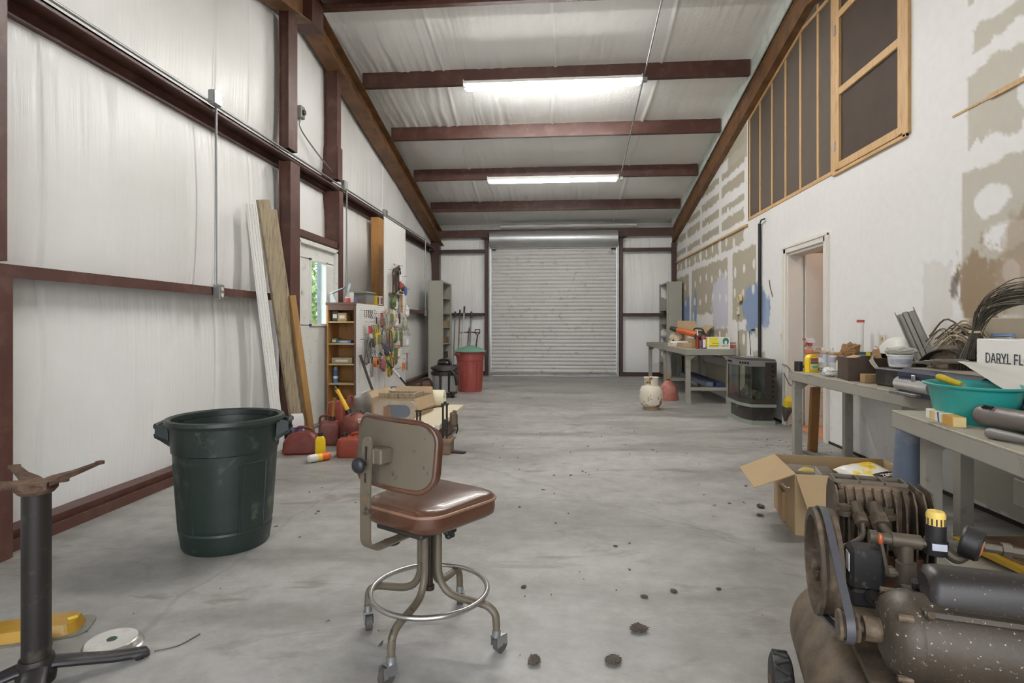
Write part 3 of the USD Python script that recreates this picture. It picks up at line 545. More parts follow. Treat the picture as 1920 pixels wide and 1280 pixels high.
# green bin
gm = mat('green_plastic', (34, 46, 41), .42, var=.15, vs=4, dirt=(92, 98, 88), da=-.12, ds=7, bump=.06, bs=40)
t = T('trash_can', 'large open dark green plastic trash can in the left foreground', 'trash can', (-1.76, 2.90, 0), 18)
t.part('body', B().lathe([(0, .012), (.19, .012), (.205, 0), (.213, .012), (.218, .05), (.226, .10), (.222, .11), (.228, .13), (.252, .50), (.258, .505), (.262, .56), (.268, .64), (.262, .645), (.252, .60), (.240, .45), (.208, .03), (0, .026)], n=56), gm)
t.part('rim', B().lathe([(.262, .636), (.284, .640), (.290, .655), (.286, .672), (.272, .676), (.258, .668), (.256, .640), (.262, .636)], n=56), gm)
for a in (0, 180):
    M = rotz(a); g = B()
    for y in (-.062, .062): g.hull([(.262, y - .008, .655), (.262, y + .008, .655), (.318, y - .008, .640), (.318, y + .008, .640), (.320, y - .008, .585), (.320, y + .008, .585), (.255, y - .008, .535), (.255, y + .008, .535)], M)
    g.hull([(.250, -.07, .54), (.250, .07, .54), (.320, -.07, .58), (.320, .07, .58), (.326, -.07, .60), (.326, .07, .60), (.250, -.07, .56), (.250, .07, .56)], M)
    g.box((.318, 0, .638), (.022, .14, .03), r=.008, M=M); t.part('handle', g, gm)
g = B()
for a in (-62, -28, 62, 28, 118, 152, -118, -152):
    M = rotz(a); g.tube([(.225, 0, .11), (.229, 0, .16), (.246, 0, .42), (.249, 0, .455)], .006, 6, M)
for a0 in (-62, 28, 118, -152):
    g.tube([(.2475 * math.cos(math.radians(a)), .2475 * math.sin(math.radians(a)), .455) for a in np.linspace(a0, a0 + 34, 12)], .006, 6)
t.part('moulded_ribs', g, gm, kind='stuff'); 
solo('paper_scrap', 'white paper scrap inside the green trash can', 'paper', B().sheet(np.stack([*grid(np.linspace(0, .12, 6), np.linspace(0, .09, 5)), .02 * n2(*grid(np.arange(6) * .6, np.arange(5) * .6), 3)], -1), .001), white, (-1.90, 2.98, .50), 30, rot=(20, 0, 30))
# pedestal table base without its top
blk = mat('dull_black_iron', (38, 34, 31), .5, .2, var=.2, vs=5, dirt=(82, 74, 64), da=-.05, ds=9); rst = mat('rusted_cast_iron', (104, 82, 66), .75, .1, var=.28, vs=14, dirt=(74, 52, 38), da=.4, ds=16, bump=.2, bs=70)
t = T('table_pedestal', 'dull black pedestal table base without a top in the left foreground', 'table base', (-1.654, 1.683, 0))
t.part('pole', B().cyl((0, 0, .05), (0, 0, .632), .0385, n=36), blk)
g = B()
for a, L, w in ((81, .215, .019), (148, .25, .024), (-4, .10, .02), (200, .27, .02), (268, .12, .02)):
    M = rotz(a)
    sec = [(.03, .030, .008, .636, .652), (.06, w, .007, .64, .660), (L * .6, w * .62, .006, .648, .662), (L * .9, w * .62, .005, .660, .668), (L, w * .5, .004, .664, .671)]
    for s0, s1 in zip(sec[:-1], sec[1:]): g.hull([(s_[0], sg * s_[1], z) for s_ in (s0, s1) for sg in (-1, 1) for z in (s_[3], s_[4])], M)
    g.cyl((L, 0, .662), (L, 0, .672), w * .75, n=12, M=M)
g.lathe([(0, .622), (.046, .622), (.056, .634), (.056, .648), (.03, .655), (0, .655)], n=24)
t.part('top_spider', g, rst, label='rusted cast iron spider arms')
for a, s_ in ((40, 0), (130, 0), (220, 0), (310, 0)):
    M = rotz(a); R = []
    for d, h, w in ((.0, .085, .034), (.05, .083, .034), (.12, .066, .030), (.2, .046, .027), (.27, .036, .026), (.295, .030, .022), (.305, .02, .010)):
        R.append(np.array([(d, w * math.cos(q), max(.006 if d > .2 else 0, h - .026) + (.013 if d < .3 else .006) + (.017 if d < .3 else .008) * math.sin(q)) for q in np.linspace(0, 2 * np.pi, 14, endpoint=False)]))
    g = B(); loft(g, R, True, M); g.cyl((.275, 0, 0), (.275, 0, .02), .013, n=12, M=M); t.part('foot', g, mat('black_enamel', (38, 36, 37), .35, var=.15, dirt=(104, 98, 90), da=-.1, ds=14))
t.part('hub', B().lathe([(0, .02), (.05, .02), (.055, .06), (.045, .10), (.0, .10)], n=24), blk)
# lid and yellow tool packaging on the floor
clear = mat('cloudy_plastic', (168, 168, 156), .22, var=.05, trans=.55, dirt=(140, 120, 84), da=-.05, ds=12)
t = T('jar_lid', 'round cloudy plastic lid with a small green centre, on the floor beside the black pedestal', 'lid', (-1.60, 1.925, 0))
t.part('disc', B().lathe([(0, .026), (.012, .026), (.080, .024), (.088, .018), (.094, .004), (.100, 0), (.096, .0), (.088, .003), (.078, .018), (0, .02)], n=48), clear); t.part('centre_button', B().lathe([(0, .0275), (.016, .0275), (.017, .026), (0, .026)], n=20), mat('green_button', (22, 62, 38), .4))
ylw = mat('amber_plastic', (200, 154, 44), .28, var=.2, vs=6, trans=.25)
t = T('blister_pack', 'yellow plastic tool pack lying on the floor behind the black pedestal', 'package', (-1.98, 1.97, 0), 24)
t.part('backing', B().prism(rrect(.42, .17, .05), .006), clear); t.part('shell', B().hull([(x, y, z) for (x, y, z) in [(*p, .006) for p in rrect(.36, .14, .045)] + [(*p, .04) for p in rrect(.33, .11, .035)]]), ylw); t.part('tag', B().box((.15, -.01, .043), (.03, .02, .004), rz=30), mat('bright_yellow', (236, 208, 40), .4))

# drafting stool
vinyl = mat('brown_vinyl', (88, 58, 42), .27, var=.16, vs=9, dirt=(72, 44, 32), da=.05, ds=5, coat=.25, bump=.05, bs=90); beige = mat('worn_beige_enamel', (98, 89, 74), .45, var=.1, vs=5, dirt=(58, 50, 41), da=-.06, ds=16, dw=.03)
chrome = mat('dull_chrome', (190, 188, 184), .24, .95, var=.1, vs=14)
t = T('drafting_stool', 'brown vinyl drafting stool with chrome foot ring and casters', 'stool', (-.47, 2.06, 0), -30)
outl = []
for (x, y) in rrect(2, 2, .42, 9):
    outl.append((x * (.186 + .020 * y), y * .185))
outl = np.array(outl)
def ringz(s_, z, dome=0):
    z -= .022; p = outl * s_; return np.c_[p, np.full(len(p), z) + dome * (1 - (p[:, 0] / .22) ** 2)]
g = B(); loft(g, [ringz(s_, z) for s_, z in ((.02, .475), (.9, .475), (.985, .487), (1.0, .505), (.995, .535))] + [ringz(s_, z) for s_, z in ((.99, .541), (.96, .552), (.88, .560), (.7, .566), (.4, .569), (.02, .570))])
st = t.part('seat', g, vinyl, smooth=60); t.part('seat_piping', B().tube(ringz(1.0, .538), .0055, 8, closed=True), mat('piping', (134, 98, 76), .4), st)
t.part('seat_pan', B().box((0, -.02, .444), (.22, .28, .022), r=.006), mat('dark_iron', (58, 52, 47), .6, .4, var=.2))
t.part('hub', B().lathe([(0, .40), (.045, .40), (.052, .41), (.052, .425), (.036, .43), (.036, .44), (0, .44)], n=24), beige)
t.part('spindle', B().cyl((0, 0, .19), (0, 0, .42), .0125, n=14).cyl((0, 0, .185), (0, 0, .20), .018, n=14), mat('greased_screw', (54, 46, 40), .45, .5, var=.3, vs=60))
for a in (15, 105, 195, 285):
    leg = bez((.036, 0, .42), (.036, 0, .33), (.038, 0, .25), (.06, 0, .20), (.10, 0, .177), (.17, 0, .168), (.225, 0, .162), (.256, 0, .140), (.263, 0, .105), (.263, 0, .075), n=50)
    lp = t.part('leg', B().tube(leg, .0135, 12, rotz(a)), beige)
    M = rotz(a) @ tr(.263, 0, 0) @ rotz({15: 70, 105: 20, 195: 130, 285: -20}[a])
    t.part('caster_fork', B().cyl((0, 0, .06), (0, 0, .085), .016, n=14, M=M).box((.014, .016, .045), (.05, .003, .036), M=M).box((.014, -.016, .045), (.05, .003, .036), M=M).box((.006, 0, .062), (.034, .034, .005), M=M), galv, lp)
    t.part('caster_wheel', B().cyl((.02, -.012, .0265), (.02, .012, .0265), .0265, n=24, M=M).cyl((.02, -.018, .0265), (.02, .018, .0265), .006, n=8, M=M), mat('rubber_grey', (78, 74, 70), .6), lp)
t.part('foot_ring', B().tube([(.212 * math.cos(q), .212 * math.sin(q), .186) for q in np.linspace(0, 2 * np.pi, 72, endpoint=False)], .0095, 12, closed=True), chrome, smooth=True)
# back post: flat bar from under the seat, curving up
def bar(path, w, th, M=None, wid=(1, 0, 0)):
    path = np.asarray(path, float); tg = np.gradient(path, axis=0); tg /= np.linalg.norm(tg, axis=1, keepdims=True); W_ = np.asarray(wid, float); R = []
    for i, (p, d) in enumerate(zip(path, tg)):
        n_ = np.cross(d, W_); ww = w if np.isscalar(w) else w[i]; R.append(np.array([p + W_ * a * ww / 2 + n_ * b * th / 2 for a, b in ((-1, -1), (1, -1), (1, 1), (-1, 1))]))
    return loft(B(), R, True, M)
px = .015
path = [(px, -.05, .428), (px, -.20, .428)] + [(px, -.285 + .045 * math.cos(q) * 1 - .0, .501 + .045 * math.sin(q)) for q in np.linspace(-np.pi / 2, -np.pi, 8)][0:0] + [(px, -.27 - .045 * math.sin(q), .473 - .045 * math.cos(q)) for q in np.linspace(0, np.pi / 2, 10)] + [(px, -.315, .60), (px, -.312, .70), (px, -.308, .765), (px, -.306, .782), (px, -.3055, .79), (px, -.305, .795)]
wd = [.046] * (len(path) - 3) + [.042, .03, .012]
t.part('back_post', bar(path, wd, .006), beige, smooth=30)
t.part('post_slot', B().box((px, -.3125, .735), (.008, .0025, .06)).box((px, -.316, .665), (.008, .0025, .03)), black, label='dark adjusting slots')
Mb = tr(.04, -.25, .738) @ rotz(-4) @ rotx(84)      # plate lies in xy, thickness along z -> -y
lp = rrect(.385, .215, .062, 8)
ext = []
for i in range(len(lp)):
    a, b_ = lp[i], lp[(i + 1) % len(lp)]; k = max(1, int(np.linalg.norm(b_ - a) / .03)); ext += [a + (b_ - a) * j / k for j in range(k)]
lp = np.array(ext)
bend = lambda x, y: -1.1 * x ** 2
sh = t.part('back_shell', disc(B(), lp, 0, .006, bend, Mb), beige, smooth=40)
t.part('back_cushion', disc(B(), lp * .985, -.030, -.001, lambda x, y: bend(x, y) - 0 * x, Mb), vinyl, smooth=40)
q = np.c_[lp, bend(lp[:, 0], lp[:, 1])]
t.part('back_trim', B().tube(q @ Mb[:3, :3].T + Mb[:3, 3], .0095, 8, closed=True), vinyl, smooth=True)
t.part('back_bracket', B().box((.045, -.278, .735), (.062, .05, .05), rz=-4, r=.005).box((px + .005, -.302, .735), (.05, .012, .05), r=.003), beige)
t.part('back_knob', B().cyl((px - .003, -.31, .71), (px - .003, -.335, .71), .007, n=8).ball((px - .003, -.342, .71), (.026, .016, .026), 3), mat('blue_black_knob', (36, 36, 42), .4), label='round black tightening knob', smooth=40)
kn = B().cyl((.055, .0, .418), (.085, -.0, .418), .008, n=8)
for a in range(0, 360, 60): kn.ball((.098, .018 * math.cos(math.radians(a)), .418 + .018 * math.sin(math.radians(a))), (.014, .011, .011), 1)
t.part('height_knob', kn.ball((.098, 0, .418), (.015, .018, .018), 2), black, label='black lobed height knob')
t.part('tilt_knob', B().ball((.0, -.19, .418), (.032, .03, .010), 2), black)
t.part('screw', B().cyl((px, -.3145, .60), (px, -.3185, .60), .008, n=12), mat('brass', (168, 140, 84), .35, .8))

# leaning boards by the entry door
oldw = mat('weathered_wood', (162, 148, 122), .8, var=.2, vs=4, streak=(10, 10, 1), dirt=(112, 98, 80), da=.1, ds=5); amber = mat('amber_wood', (166, 128, 78), .55, var=.22, vs=4, streak=(10, 10, 1))
def plank(name, label, cat, a, b, w, th, m, side=(1, 0, 0), grooves=0):
    a, b = np.asarray(a, float), np.asarray(b, float); L = np.linalg.norm(b - a); d = (b - a) / L
    M = frame((0, 0, 0), np.cross(d, side), d); M2 = np.eye(4); s_ = np.asarray(side, float); s_ = s_ - d * (s_ @ d); s_ /= np.linalg.norm(s_); M2[:3, 0] = np.cross(d, s_); M2[:3, 1] = s_; M2[:3, 2] = d; M2[:3, 0] = np.cross(M2[:3, 1], M2[:3, 2])
    g = B().box((0, 0, L / 2), (w, th, L), r=.004, M=M2)
    for k in range(grooves): g.box(((k + .5) / grooves * w - w / 2, th / 2 + .002, L / 2), (w / grooves * .45, .006, L - .002), M=M2)
    return solo(name, label, cat, g, m, a)
nrm = (.92, -.38, 0)
plank('siding_strip', 'long white vinyl trim strip leaning against the left wall', 'trim strip', (-2.55, 5.06, .002), (-2.745, 4.90, 2.24), .115, .012, mat('white_vinyl_trim', (232, 230, 226), .4, var=.04), nrm, 4)
plank('plank', 'weathered grey plank leaning beside the white trim strip', 'plank', (-2.61, 5.56, .002), (-2.735, 5.09, 2.32), .135, .035, oldw, nrm)
plank('plank', 'pale weathered board leaning behind the amber lumber', 'plank', (-2.625, 5.74, .002), (-2.735, 5.25, 2.26), .10, .035, oldw, nrm)
plank('lumber', 'short amber lumber stud leaning against the weathered planks', 'lumber', (-2.53, 5.68, .002), (-2.645, 5.48, 1.45), .075, .036, amber, nrm)
t = T('paper_bag', 'small white and blue bag behind the green trash can', 'bag', (-2.42, 5.12, 0), 30); t.part('body', B().hull([(x, y, z) for x in (-.06, .06) for y in (-.03, .03) for z in (0, .26)] + [(-.05, 0, .33), (.05, 0, .33)]), white); t.part('print', B().box((.0, -.034, .16), (.09, .006, .10)), mat('blue_print', (92, 108, 170), .5), label='blue printed patch')

# ---------------------------------------------------------------- fuel cans
red = mat('red_fuel_plastic', (112, 46, 38), .45, var=.15, vs=6, dirt=(120, 74, 60), da=.05, ds=6); org = mat('orange_red_plastic', (142, 62, 43), .42, var=.12, vs=6); rmet = mat('old_red_metal', (116, 58, 48), .5, .1, var=.2, vs=8, dirt=(150, 104, 92), da=.1, ds=7); ysp = mat('yellow_spout', (226, 176, 36), .4, var=.1); ambs = mat('amber_spout', (170, 122, 52), .45, var=.1)
def rings(shape, zs): return [lift(rrect(w, d, r), z) for (w, d, r), z in zip(shape, zs)]
t = T('fuel_can', 'low wide dark red fuel can in front of the leaning boards', 'fuel can', (-2.30, 4.98, 0), 12)
g = B(); loft(g, rings([(.30, .18, .04), (.33, .21, .05), (.32, .20, .05), (.24, .15, .04), (.16, .10, .03)], [0, .02, .10, .165, .19])); t.part('body', g, red); t.part('handle', B().tube(bez((-.06, 0, .18), (-.05, 0, .222), (.0, 0, .232), (.07, 0, .215), (.09, 0, .165)), .013, 10), red); t.part('cap', B().cyl((-.11, 0, .165), (-.118, 0, .21), .02, n=14), black)
t = T('fuel_can', 'small red fuel can with an upright amber spout', 'fuel can', (-2.20, 5.34, 0), 20)
g = B(); loft(g, rings([(.19, .14, .03), (.20, .15, .03), (.20, .15, .03), (.16, .12, .03), (.05, .05, .02)], [0, .02, .19, .225, .235])); t.part('body', g, red); t.part('collar', B().cyl((.03, 0, .225), (.03, 0, .27), .024, n=14), black); t.part('spout', B().cyl((.03, 0, .27), (.045, 0, .43), .016, .012, n=12).cyl((.045, 0, .43), (.046, 0, .45), .017, n=12), ambs, label='amber spout'); t.part('handle', B().tube(bez((-.09, 0, .20), (-.08, 0, .27), (-.01, 0, .28), (.0, 0, .235)), .011, 8), red)
t = T('fuel_can', 'tall orange red fuel can at the back of the group', 'fuel can', (-2.22, 5.62, 0), 10)
g = B(); loft(g, rings([(.17, .24, .035), (.18, .25, .04), (.18, .25, .04), (.14, .20, .04), (.06, .08, .02)], [0, .02, .32, .385, .40])); t.part('body', g, org); t.part('cap', B().cyl((.02, .0, .39), (.02, 0, .43), .034, n=16), black); t.part('handle', B().tube(bez((.06, .06, .36), (.1, .1, .42), (.12, .12, .38), (.10, .1, .3)), .012, 8), org)
t = T('fuel_can', 'round bulbous dark red metal fuel can behind the stool', 'fuel can', (-1.93, 5.30, 0))
t.part('body', B().lathe([(0, 0), (.13, 0), (.135, .01), (.135, .20), (.13, .24), (.10, .285), (.05, .315), (.03, .32), (0, .32)], n=32), rmet); t.part('collar', B().cyl((-.05, 0, .29), (-.075, 0, .345), .03, n=14), black); t.part('spout', B().cyl((-.075, 0, .34), (-.17, .02, .50), .024, .017, n=12).cyl((-.17, .02, .50), (-.19, .02, .53), .02, n=12), ysp, label='long yellow spout'); t.part('spout_tip', B().cyl((-.185, .02, .52), (-.215, .025, .56), .02, .012, n=12), black); t.part('bail', B().tube(bez((-.02, -.08, .30), (.04, -.02, .345), (.06, .06, .29)), .004, 6), mat('wire', (90, 84, 78), .4, .7))
t = T('fuel_can', 'low red fuel can beside the stool with a carry handle', 'fuel can', (-1.80, 4.90, 0), 6)
g = B(); loft(g, rings([(.25, .18, .04), (.27, .20, .05), (.27, .20, .05), (.25, .18, .05), (.18, .12, .04)], [0, .02, .12, .155, .175])); t.part('body', g, org); t.part('cap', B().cyl((-.07, -.02, .165), (-.075, -.02, .205), .026, n=14), black); t.part('handle', B().tube(bez((-.02, 0, .165), (.0, 0, .196), (.08, 0, .198), (.11, 0, .15)), .013, 8), org)
t = T('oil_bottle', 'yellow oil bottle with black cap standing before the fuel cans', 'bottle', (-2.06, 4.80, 0), 10)
g = B(); loft(g, rings([(.080, .05, .015), (.085, .055, .018), (.085, .055, .018), (.06, .045, .016), (.03, .03, .012)], [0, .01, .155, .18, .195])); t.part('body', g, mat('oil_yellow', (240, 205, 22), .4, var=.05)); t.part('cap', B().cyl((0, 0, .19), (0, 0, .222), .020, n=14), black)
t.part('grip_rib', B().box((.03, -.028, .07), (.01, .004, .12)), mat('oil_yellow', (240, 205, 22), .4)) 
t = T('spray_can', 'white and orange spray can lying on the floor', 'spray can', (-2.02, 4.68, 0), 48)
t.part('body', B().cyl((-.09, 0, .033), (.02, 0, .033), .033, n=24), mat('can_white', (226, 222, 214), .35, var=.04)); t.part('band', B().cyl((.02, 0, .033), (.085, 0, .033), .0332, n=24), mat('can_orange', (222, 100, 40), .35, var=.08), label='orange upper half'); t.part('band', B().cyl((-.02, 0, .033), (.02, 0, .033), .0334, n=24), mat('can_yellow', (236, 196, 60), .35)); t.part('base_rim', B().cyl((-.09, 0, .033), (-.10, 0, .033), .03, .022, n=24), mat('can_white', (226, 222, 214), .35)); t.part('top', B().cyl((.085, 0, .033), (.10, 0, .033), .033, .02, n=24), mat('can_orange', (222, 100, 40), .35))
t = T('reflector_bowl', 'shiny metal lamp reflector bowl tipped on the floor', 'reflector', (-2.10, 5.97, .300), rot=(-10, -30, 0)); solo('wood_block', 'brown wooden block that props up the metal reflector bowl', 'block', B().box((0, 0, .085), (.22, .22, .17), r=.004), oldw, (-2.13, 6.0, 0))
t.part('bowl', B().lathe([(.03, -.10), (.07, -.085), (.13, -.03), (.172, .045), (.180, .07), (.187, .072), (.187, .077), (.176, .075), (.168, .05), (.126, -.023), (.068, -.078), (.0, -.09)], n=40), mat('spun_steel', (206, 203, 197), .4, .6, var=.1, vs=8)); t.part('neck', B().cyl((0, 0, -.09), (0, 0, -.12), .03, n=18), galv)

# ---------------------------------------------------------------- platform scale with boxes on it
cream = mat('cream_board', (214, 204, 178), .55, var=.06, vs=3); card = mat('cardboard', (176, 152, 120), .8, var=.08, vs=3); card2 = mat('dark_cardboard', (146, 116, 82), .8, var=.12, vs=3); iron = mat('dark_iron', (58, 52, 47), .6, .4, var=.2)
t = T('platform_scale', 'old platform scale with a cream deck and dark iron beam post', 'scale', (-1.55, 5.68, 0))
t.part('deck', B().box((.14, 0, .235), (.70, 1.30, .05), r=.006), cream); t.part('base', B().box((.14, .0, .11), (.60, 1.16, .17), r=.01), mat('dark_base_wood', (96, 78, 62), .7, var=.2))
t.part('base_block', B().box((.53, -.58, .06), (.13, .18, .12), r=.006).box((.53, -.58, .115), (.15, .22, .025), r=.004), mat('brown_wood', (128, 106, 86), .7, var=.2, streak=(3, 14, 14)), label='brown wooden foot block')
t.part('foot_bracket', B().box((.64, -.60, .008), (.16, .05, .016), rz=-15), iron)
post = t.part('beam_post', B().cyl((.51, -.58, .12), (.51, -.58, .43), .010, n=8).cyl((.545, -.58, .12), (.545, -.58, .43), .010, n=8).box((.528, -.58, .435), (.07, .025, .018), r=.004).ball((.528, -.58, .45), .014, 1).box((.528, -.58, .25), (.05, .03, .10), r=.006), iron)
t.part('post', B().cyl((.27, -.58, .26), (.27, -.58, .37), .009, n=8).cyl((.30, -.58, .26), (.30, -.58, .37), .009, n=8).box((.285, -.58, .372), (.055, .022, .014)), iron); t.part('rod', B().tube([(.29, -.58, .375), (.52, -.58, .425)], .004, 6), iron)
t.part('poise_weight', B().box((.60, -.55, .30), (.06, .05, .12), rz=20, r=.01).cyl((.60, -.55, .20), (.60, -.55, .26), .008, n=8).ball((.61, -.55, .36), .022, 1).cyl((.57, -.58, .13), (.60, -.55, .18), .006, n=6), mat('brown_iron', (104, 88, 74), .6, .3, var=.2))
t.part('chain', B().tube([(.63, -.52, .25), (.635, -.52, .2), (.62, -.52, .16)], .007, 5), iron)
def openbox(t, L, W_, H, m, th=.006, name='side'):
    """an open carton: bottom and four sides"""
    t.part('bottom', B().box((0, 0, th / 2), (L, W_, th)), m)
    for c, d in (((0, -W_ / 2, H / 2), (L, th, H)), ((0, W_ / 2, H / 2), (L, th, H)), ((-L / 2, 0, H / 2), (th, W_, H)), ((L / 2, 0, H / 2), (th, W_, H))): t.part(name, B().box(c, d), m)
def flap(t, a, b, out, L, m, inset=.02, th=.005):
    a, b, o = np.asarray(a, float), np.asarray(b, float), np.asarray(out, float); d = (b - a) / np.linalg.norm(b - a); n_ = np.cross(d, o); n_ /= np.linalg.norm(n_)
    p = [a, b, b + o * L - d * inset, a + o * L + d * inset]; t.part('flap', B().hull([q + n_ * e for q in p for e in (-th / 2, th / 2)]), m)
t = T('cardboard_box', 'open tan cardboard box on the platform scale', 'box', (-1.56, 5.66, .262), -8); openbox(t, .44, .52, .18, card)
flap(t, (-.22, .26, .18), (.22, .26, .18), (0, .5, .86), .07, card); flap(t, (.22, -.26, .18), (.22, .26, .18), (.25, 0, -.95), .12, card); flap(t, (-.22, .26, .18), (-.22, -.26, .18), (-.55, 0, .7), .08, card)
t = T('wood_crate', 'flat wooden tray tucked inside the cardboard box on the scale', 'tray', (-1.56, 5.60, .36), -8); t.part('slat', B().box((0, -.12, .07), (.38, .02, .11), r=.003), oldw); t.part('slat', B().box((0, .1, .07), (.38, .02, .11), r=.003), oldw); t.part('slat', B().box((.18, 0, .07), (.02, .24, .12), r=.003), oldw); t.part('base', B().box((0, 0, .008), (.38, .24, .016)), oldw)
t = T('wrapped_part', 'plastic wrapped pack with a grey oval face in front of the cardboard box', 'package', (-1.51, 5.22, .262), -6)
t.part('wrap', disc(B(), rrect(.40, .18, .05), 0, .05, None, tr(0, 0, .095) @ rotx(86)), mat('wrap_plastic', (176, 160, 142), .3, var=.12, vs=14)); t.part('face', disc(B(), rrect(.26, .115, .057, 8), -.004, .002, None, tr(.03, -.054, .095) @ rotx(86)), mat('grey_oval', (104, 110, 118), .4, var=.1)); t.part('label', B().box((-.06, -.0605, .09), (.075, .004, .095), r=.001), mat('brown_label', (138, 110, 88), .5, var=.2, vs=20))
t = T('paper_roll', 'cream paper roll lying behind the cardboard box', 'roll', (-1.60, 6.17, .262)); t.part('roll', B().lathe([(.03, -.36), (.088, -.36), (.09, -.355), (.09, .355), (.088, .36), (.03, .36), (.03, -.36)], n=32, M=tr(0, 0, .09) @ roty(90)), mat('cream_paper', (226, 220, 192), .55, var=.05))
solo('rope_coil', 'small coil of pale cord between the bowl and the wrapped pack', 'cord', B().tube(np.array([(.09 * (1 + .1 * math.sin(5 * q)) * math.cos(q), .06 * math.sin(q), .004 + .002 * q) for q in np.linspace(0, 19, 120)]), .004, 5), mat('pale_cord', (200, 190, 166), .8), (-1.72, 5.02 + .02, .262))

# ================================================================ RIGHT SIDE
bench_m = mat('bench_grey_paint', (150, 146, 136), .48, var=.07, vs=3, dirt=(118, 112, 98), da=-.1, ds=8, bump=.04, bs=40); bench_t = mat('bench_top_paint', (156, 150, 134), .6, var=.12, vs=4, dirt=(112, 100, 82), da=.1, ds=5)
def bench(label, loc, rz, L, W_, H, legs, back=False, shelf=None):
    """steel bench: local x across (0..W), local y along (0..L), top at H; legs: list of (x, y)"""
    t = T('workbench', label, 'workbench', loc, rz)
    t.part('top', B().box((W_ / 2, L / 2, H - .006), (W_, L, .012), r=.003), bench_t)
    for nm, c, d in (('apron', (.012, L / 2, H - .045), (.022, L - .002, .075)), ('apron', (W_ - .012, L / 2, H - .045), (.022, L - .002, .075)), ('apron', (W_ / 2, .012, H - .045), (W_ - .05, .022, .075)), ('apron', (W_ / 2, L - .012, H - .045), (W_ - .05, .022, .075))):
        t.part(nm, B().box(c, d, r=.005), bench_m)
    for x, y in legs:
        g = B(); sd = 1 if x < W_ / 2 else -1
        for dx, dy, sx_, sy_ in ((0, 0, .065, .008), (-.029, .025, .008, .055), (.029, .025, .008, .055)): g.hull([(x + dx + a * sx_ / 2, y + dy + b * sy_ / 2, z) for a in (-1, 1) for b in (-1, 1) for z in (.0, H - .085)])
        t.part('leg', g, bench_m)
        t.part('corner_brace', B().hull([(x - .035 * sd, y + e, z) for e in (-.03, .05) for z in (H - .09,)] + [(x + .1 * sd, y + e, H - .09) for e in (-.03, .05)] + [(x - .035 * sd, y + e, H - .16) for e in (0, .02)] + [(x + .03 * sd, y + e, H - .16) for e in (0, .02)]), bench_m)
    return t
# far bench: two steel tables end to end along the partition
tA = bench('grey steel workbench behind the gas stove, its near end facing the room', (1.84, 8.44, 0), 0, 1.72, .72, .80, [(.06, .05), (.64, .05), (.06, 1.50), (.64, 1.50)])
for z, x in ((.22, .36), ): tA.part('stretcher', B().box((x, .075, z), (.58, .03, .05), r=.004), bench_m); tA.part('stretcher', B().box((.36, 1.52, z), (.58, .03, .05), r=.004), bench_m)
tA.part('back_rail', B().box((.64, .82, .60), (.02, 1.5, .12), r=.004), bench_m)
tB = bench('grey steel workbench farther along the partition, before the right shelving', (1.84, 10.18, 0), 0, 1.86, .72, .80, [(.06, .05), (.64, .05), (.06, 1.72), (.64, 1.72)])
tB.part('stretcher', B().box((.36, .075, .22), (.58, .03, .05), r=.004), bench_m); tB.part('back_rail', B().box((.64, .92, .60), (.02, 1.6, .12), r=.004), bench_m)
for x, s_, c in ((2.24, 'long steel blue bar resting on the bench stretchers, nearer the room', (92, 104, 124)), (2.38, 'long dark blue bar resting on the bench stretchers, nearer the wall', (44, 58, 100))):
    solo('blue_bar', s_, 'bar', B().box((0, 0, 0), (.10, 1.9, .07), r=.008), mat('bar_%d' % c[0], c, .45, .2, var=.1), (x - .02, 9.48, .282))
# middle bench
tC = bench('grey workbench crowded with clutter in front of the doorway', (2.07, 3.02, 0), 0, 2.30, .56, .745, [(.05, 2.2), (.48, 2.2), (.05, .12), (.48, .12)])
tC.part('drawer_case', B().box((.28, .42, .57), (.42, .6, .2), r=.004), bench_m); tC.part('side_channel', B().hull([(x, y, z) for x in (.08, .12) for y in (.60, .68) for z in (.03, .66)]), bench_m)
# near bench, turned a little
ang = math.degrees(math.atan2(.133, .991)); e1 = np.array([-.133, -.991, 0]); e2 = np.array([.991, -.133, 0]); A0 = np.array([1.607, 2.89, 0])
def nb(u, w, z=.745): return A0 + e1 * u + e2 * w + np.array([0, 0, z])      # u along the edge towards the viewer, w across
LB = 1.75; o = A0 + e1 * LB
tD = bench('grey steel workbench in the right foreground with a teal basin on it', o, -ang, LB, .90, .745, [(.11, LB - .16), (.78, LB - .16), (.11, .12), (.78, .12)])
tD.part('lower_shelf', B().box((.45, LB / 2, .16), (.78, LB - .2, .02), r=.003).box((.07, LB / 2, .15), (.02, LB - .2, .045)), bench_m); tD.part('side_rail', B().box((.46, LB / 2, .41), (.02, LB - .2, .12), r=.004), bench_m)

# shelving at the far end
shelf_m = mat('shelving_grey', (156, 154, 142), .5, var=.06, vs=2)
def shelving(label, loc, rz, L, D, H, zs):
    """upright steel shelving: local x depth 0..D (open at x=D), y 0..L"""
    t = T('steel_shelving', label, 'shelving', loc, rz)
    for y in (.006, L - .006): t.part('side_panel', B().box((D / 2, y, H / 2), (D, .012, H)), shelf_m)
    t.part('back_panel', B().box((.006, L / 2, H / 2), (.012, L - .03, H)), shelf_m)
    for y in (.012, L - .012):
        for x in (.015, D - .012): t.part('post', B().box((x, y, H / 2), (.035, .036, H + .01), r=.004), shelf_m)
    for z in zs: t.part('shelf', B().box((D / 2, L / 2, z), (D - .03, L - .05, .03), r=.004), shelf_m)
    return t
shelving('tall grey steel shelving in the far left corner', (-2.66, 11.55, 0), 0, .95, .30, 2.07, [.08, .42, .76, 1.10, 1.40, 1.72, 2.05])
shelving('tall grey steel shelving in the far right corner', (2.60, 13.12, 0), 180, .92, .31, 2.07, [.08, .34, .62, .9, 1.18, 1.48, 2.05])
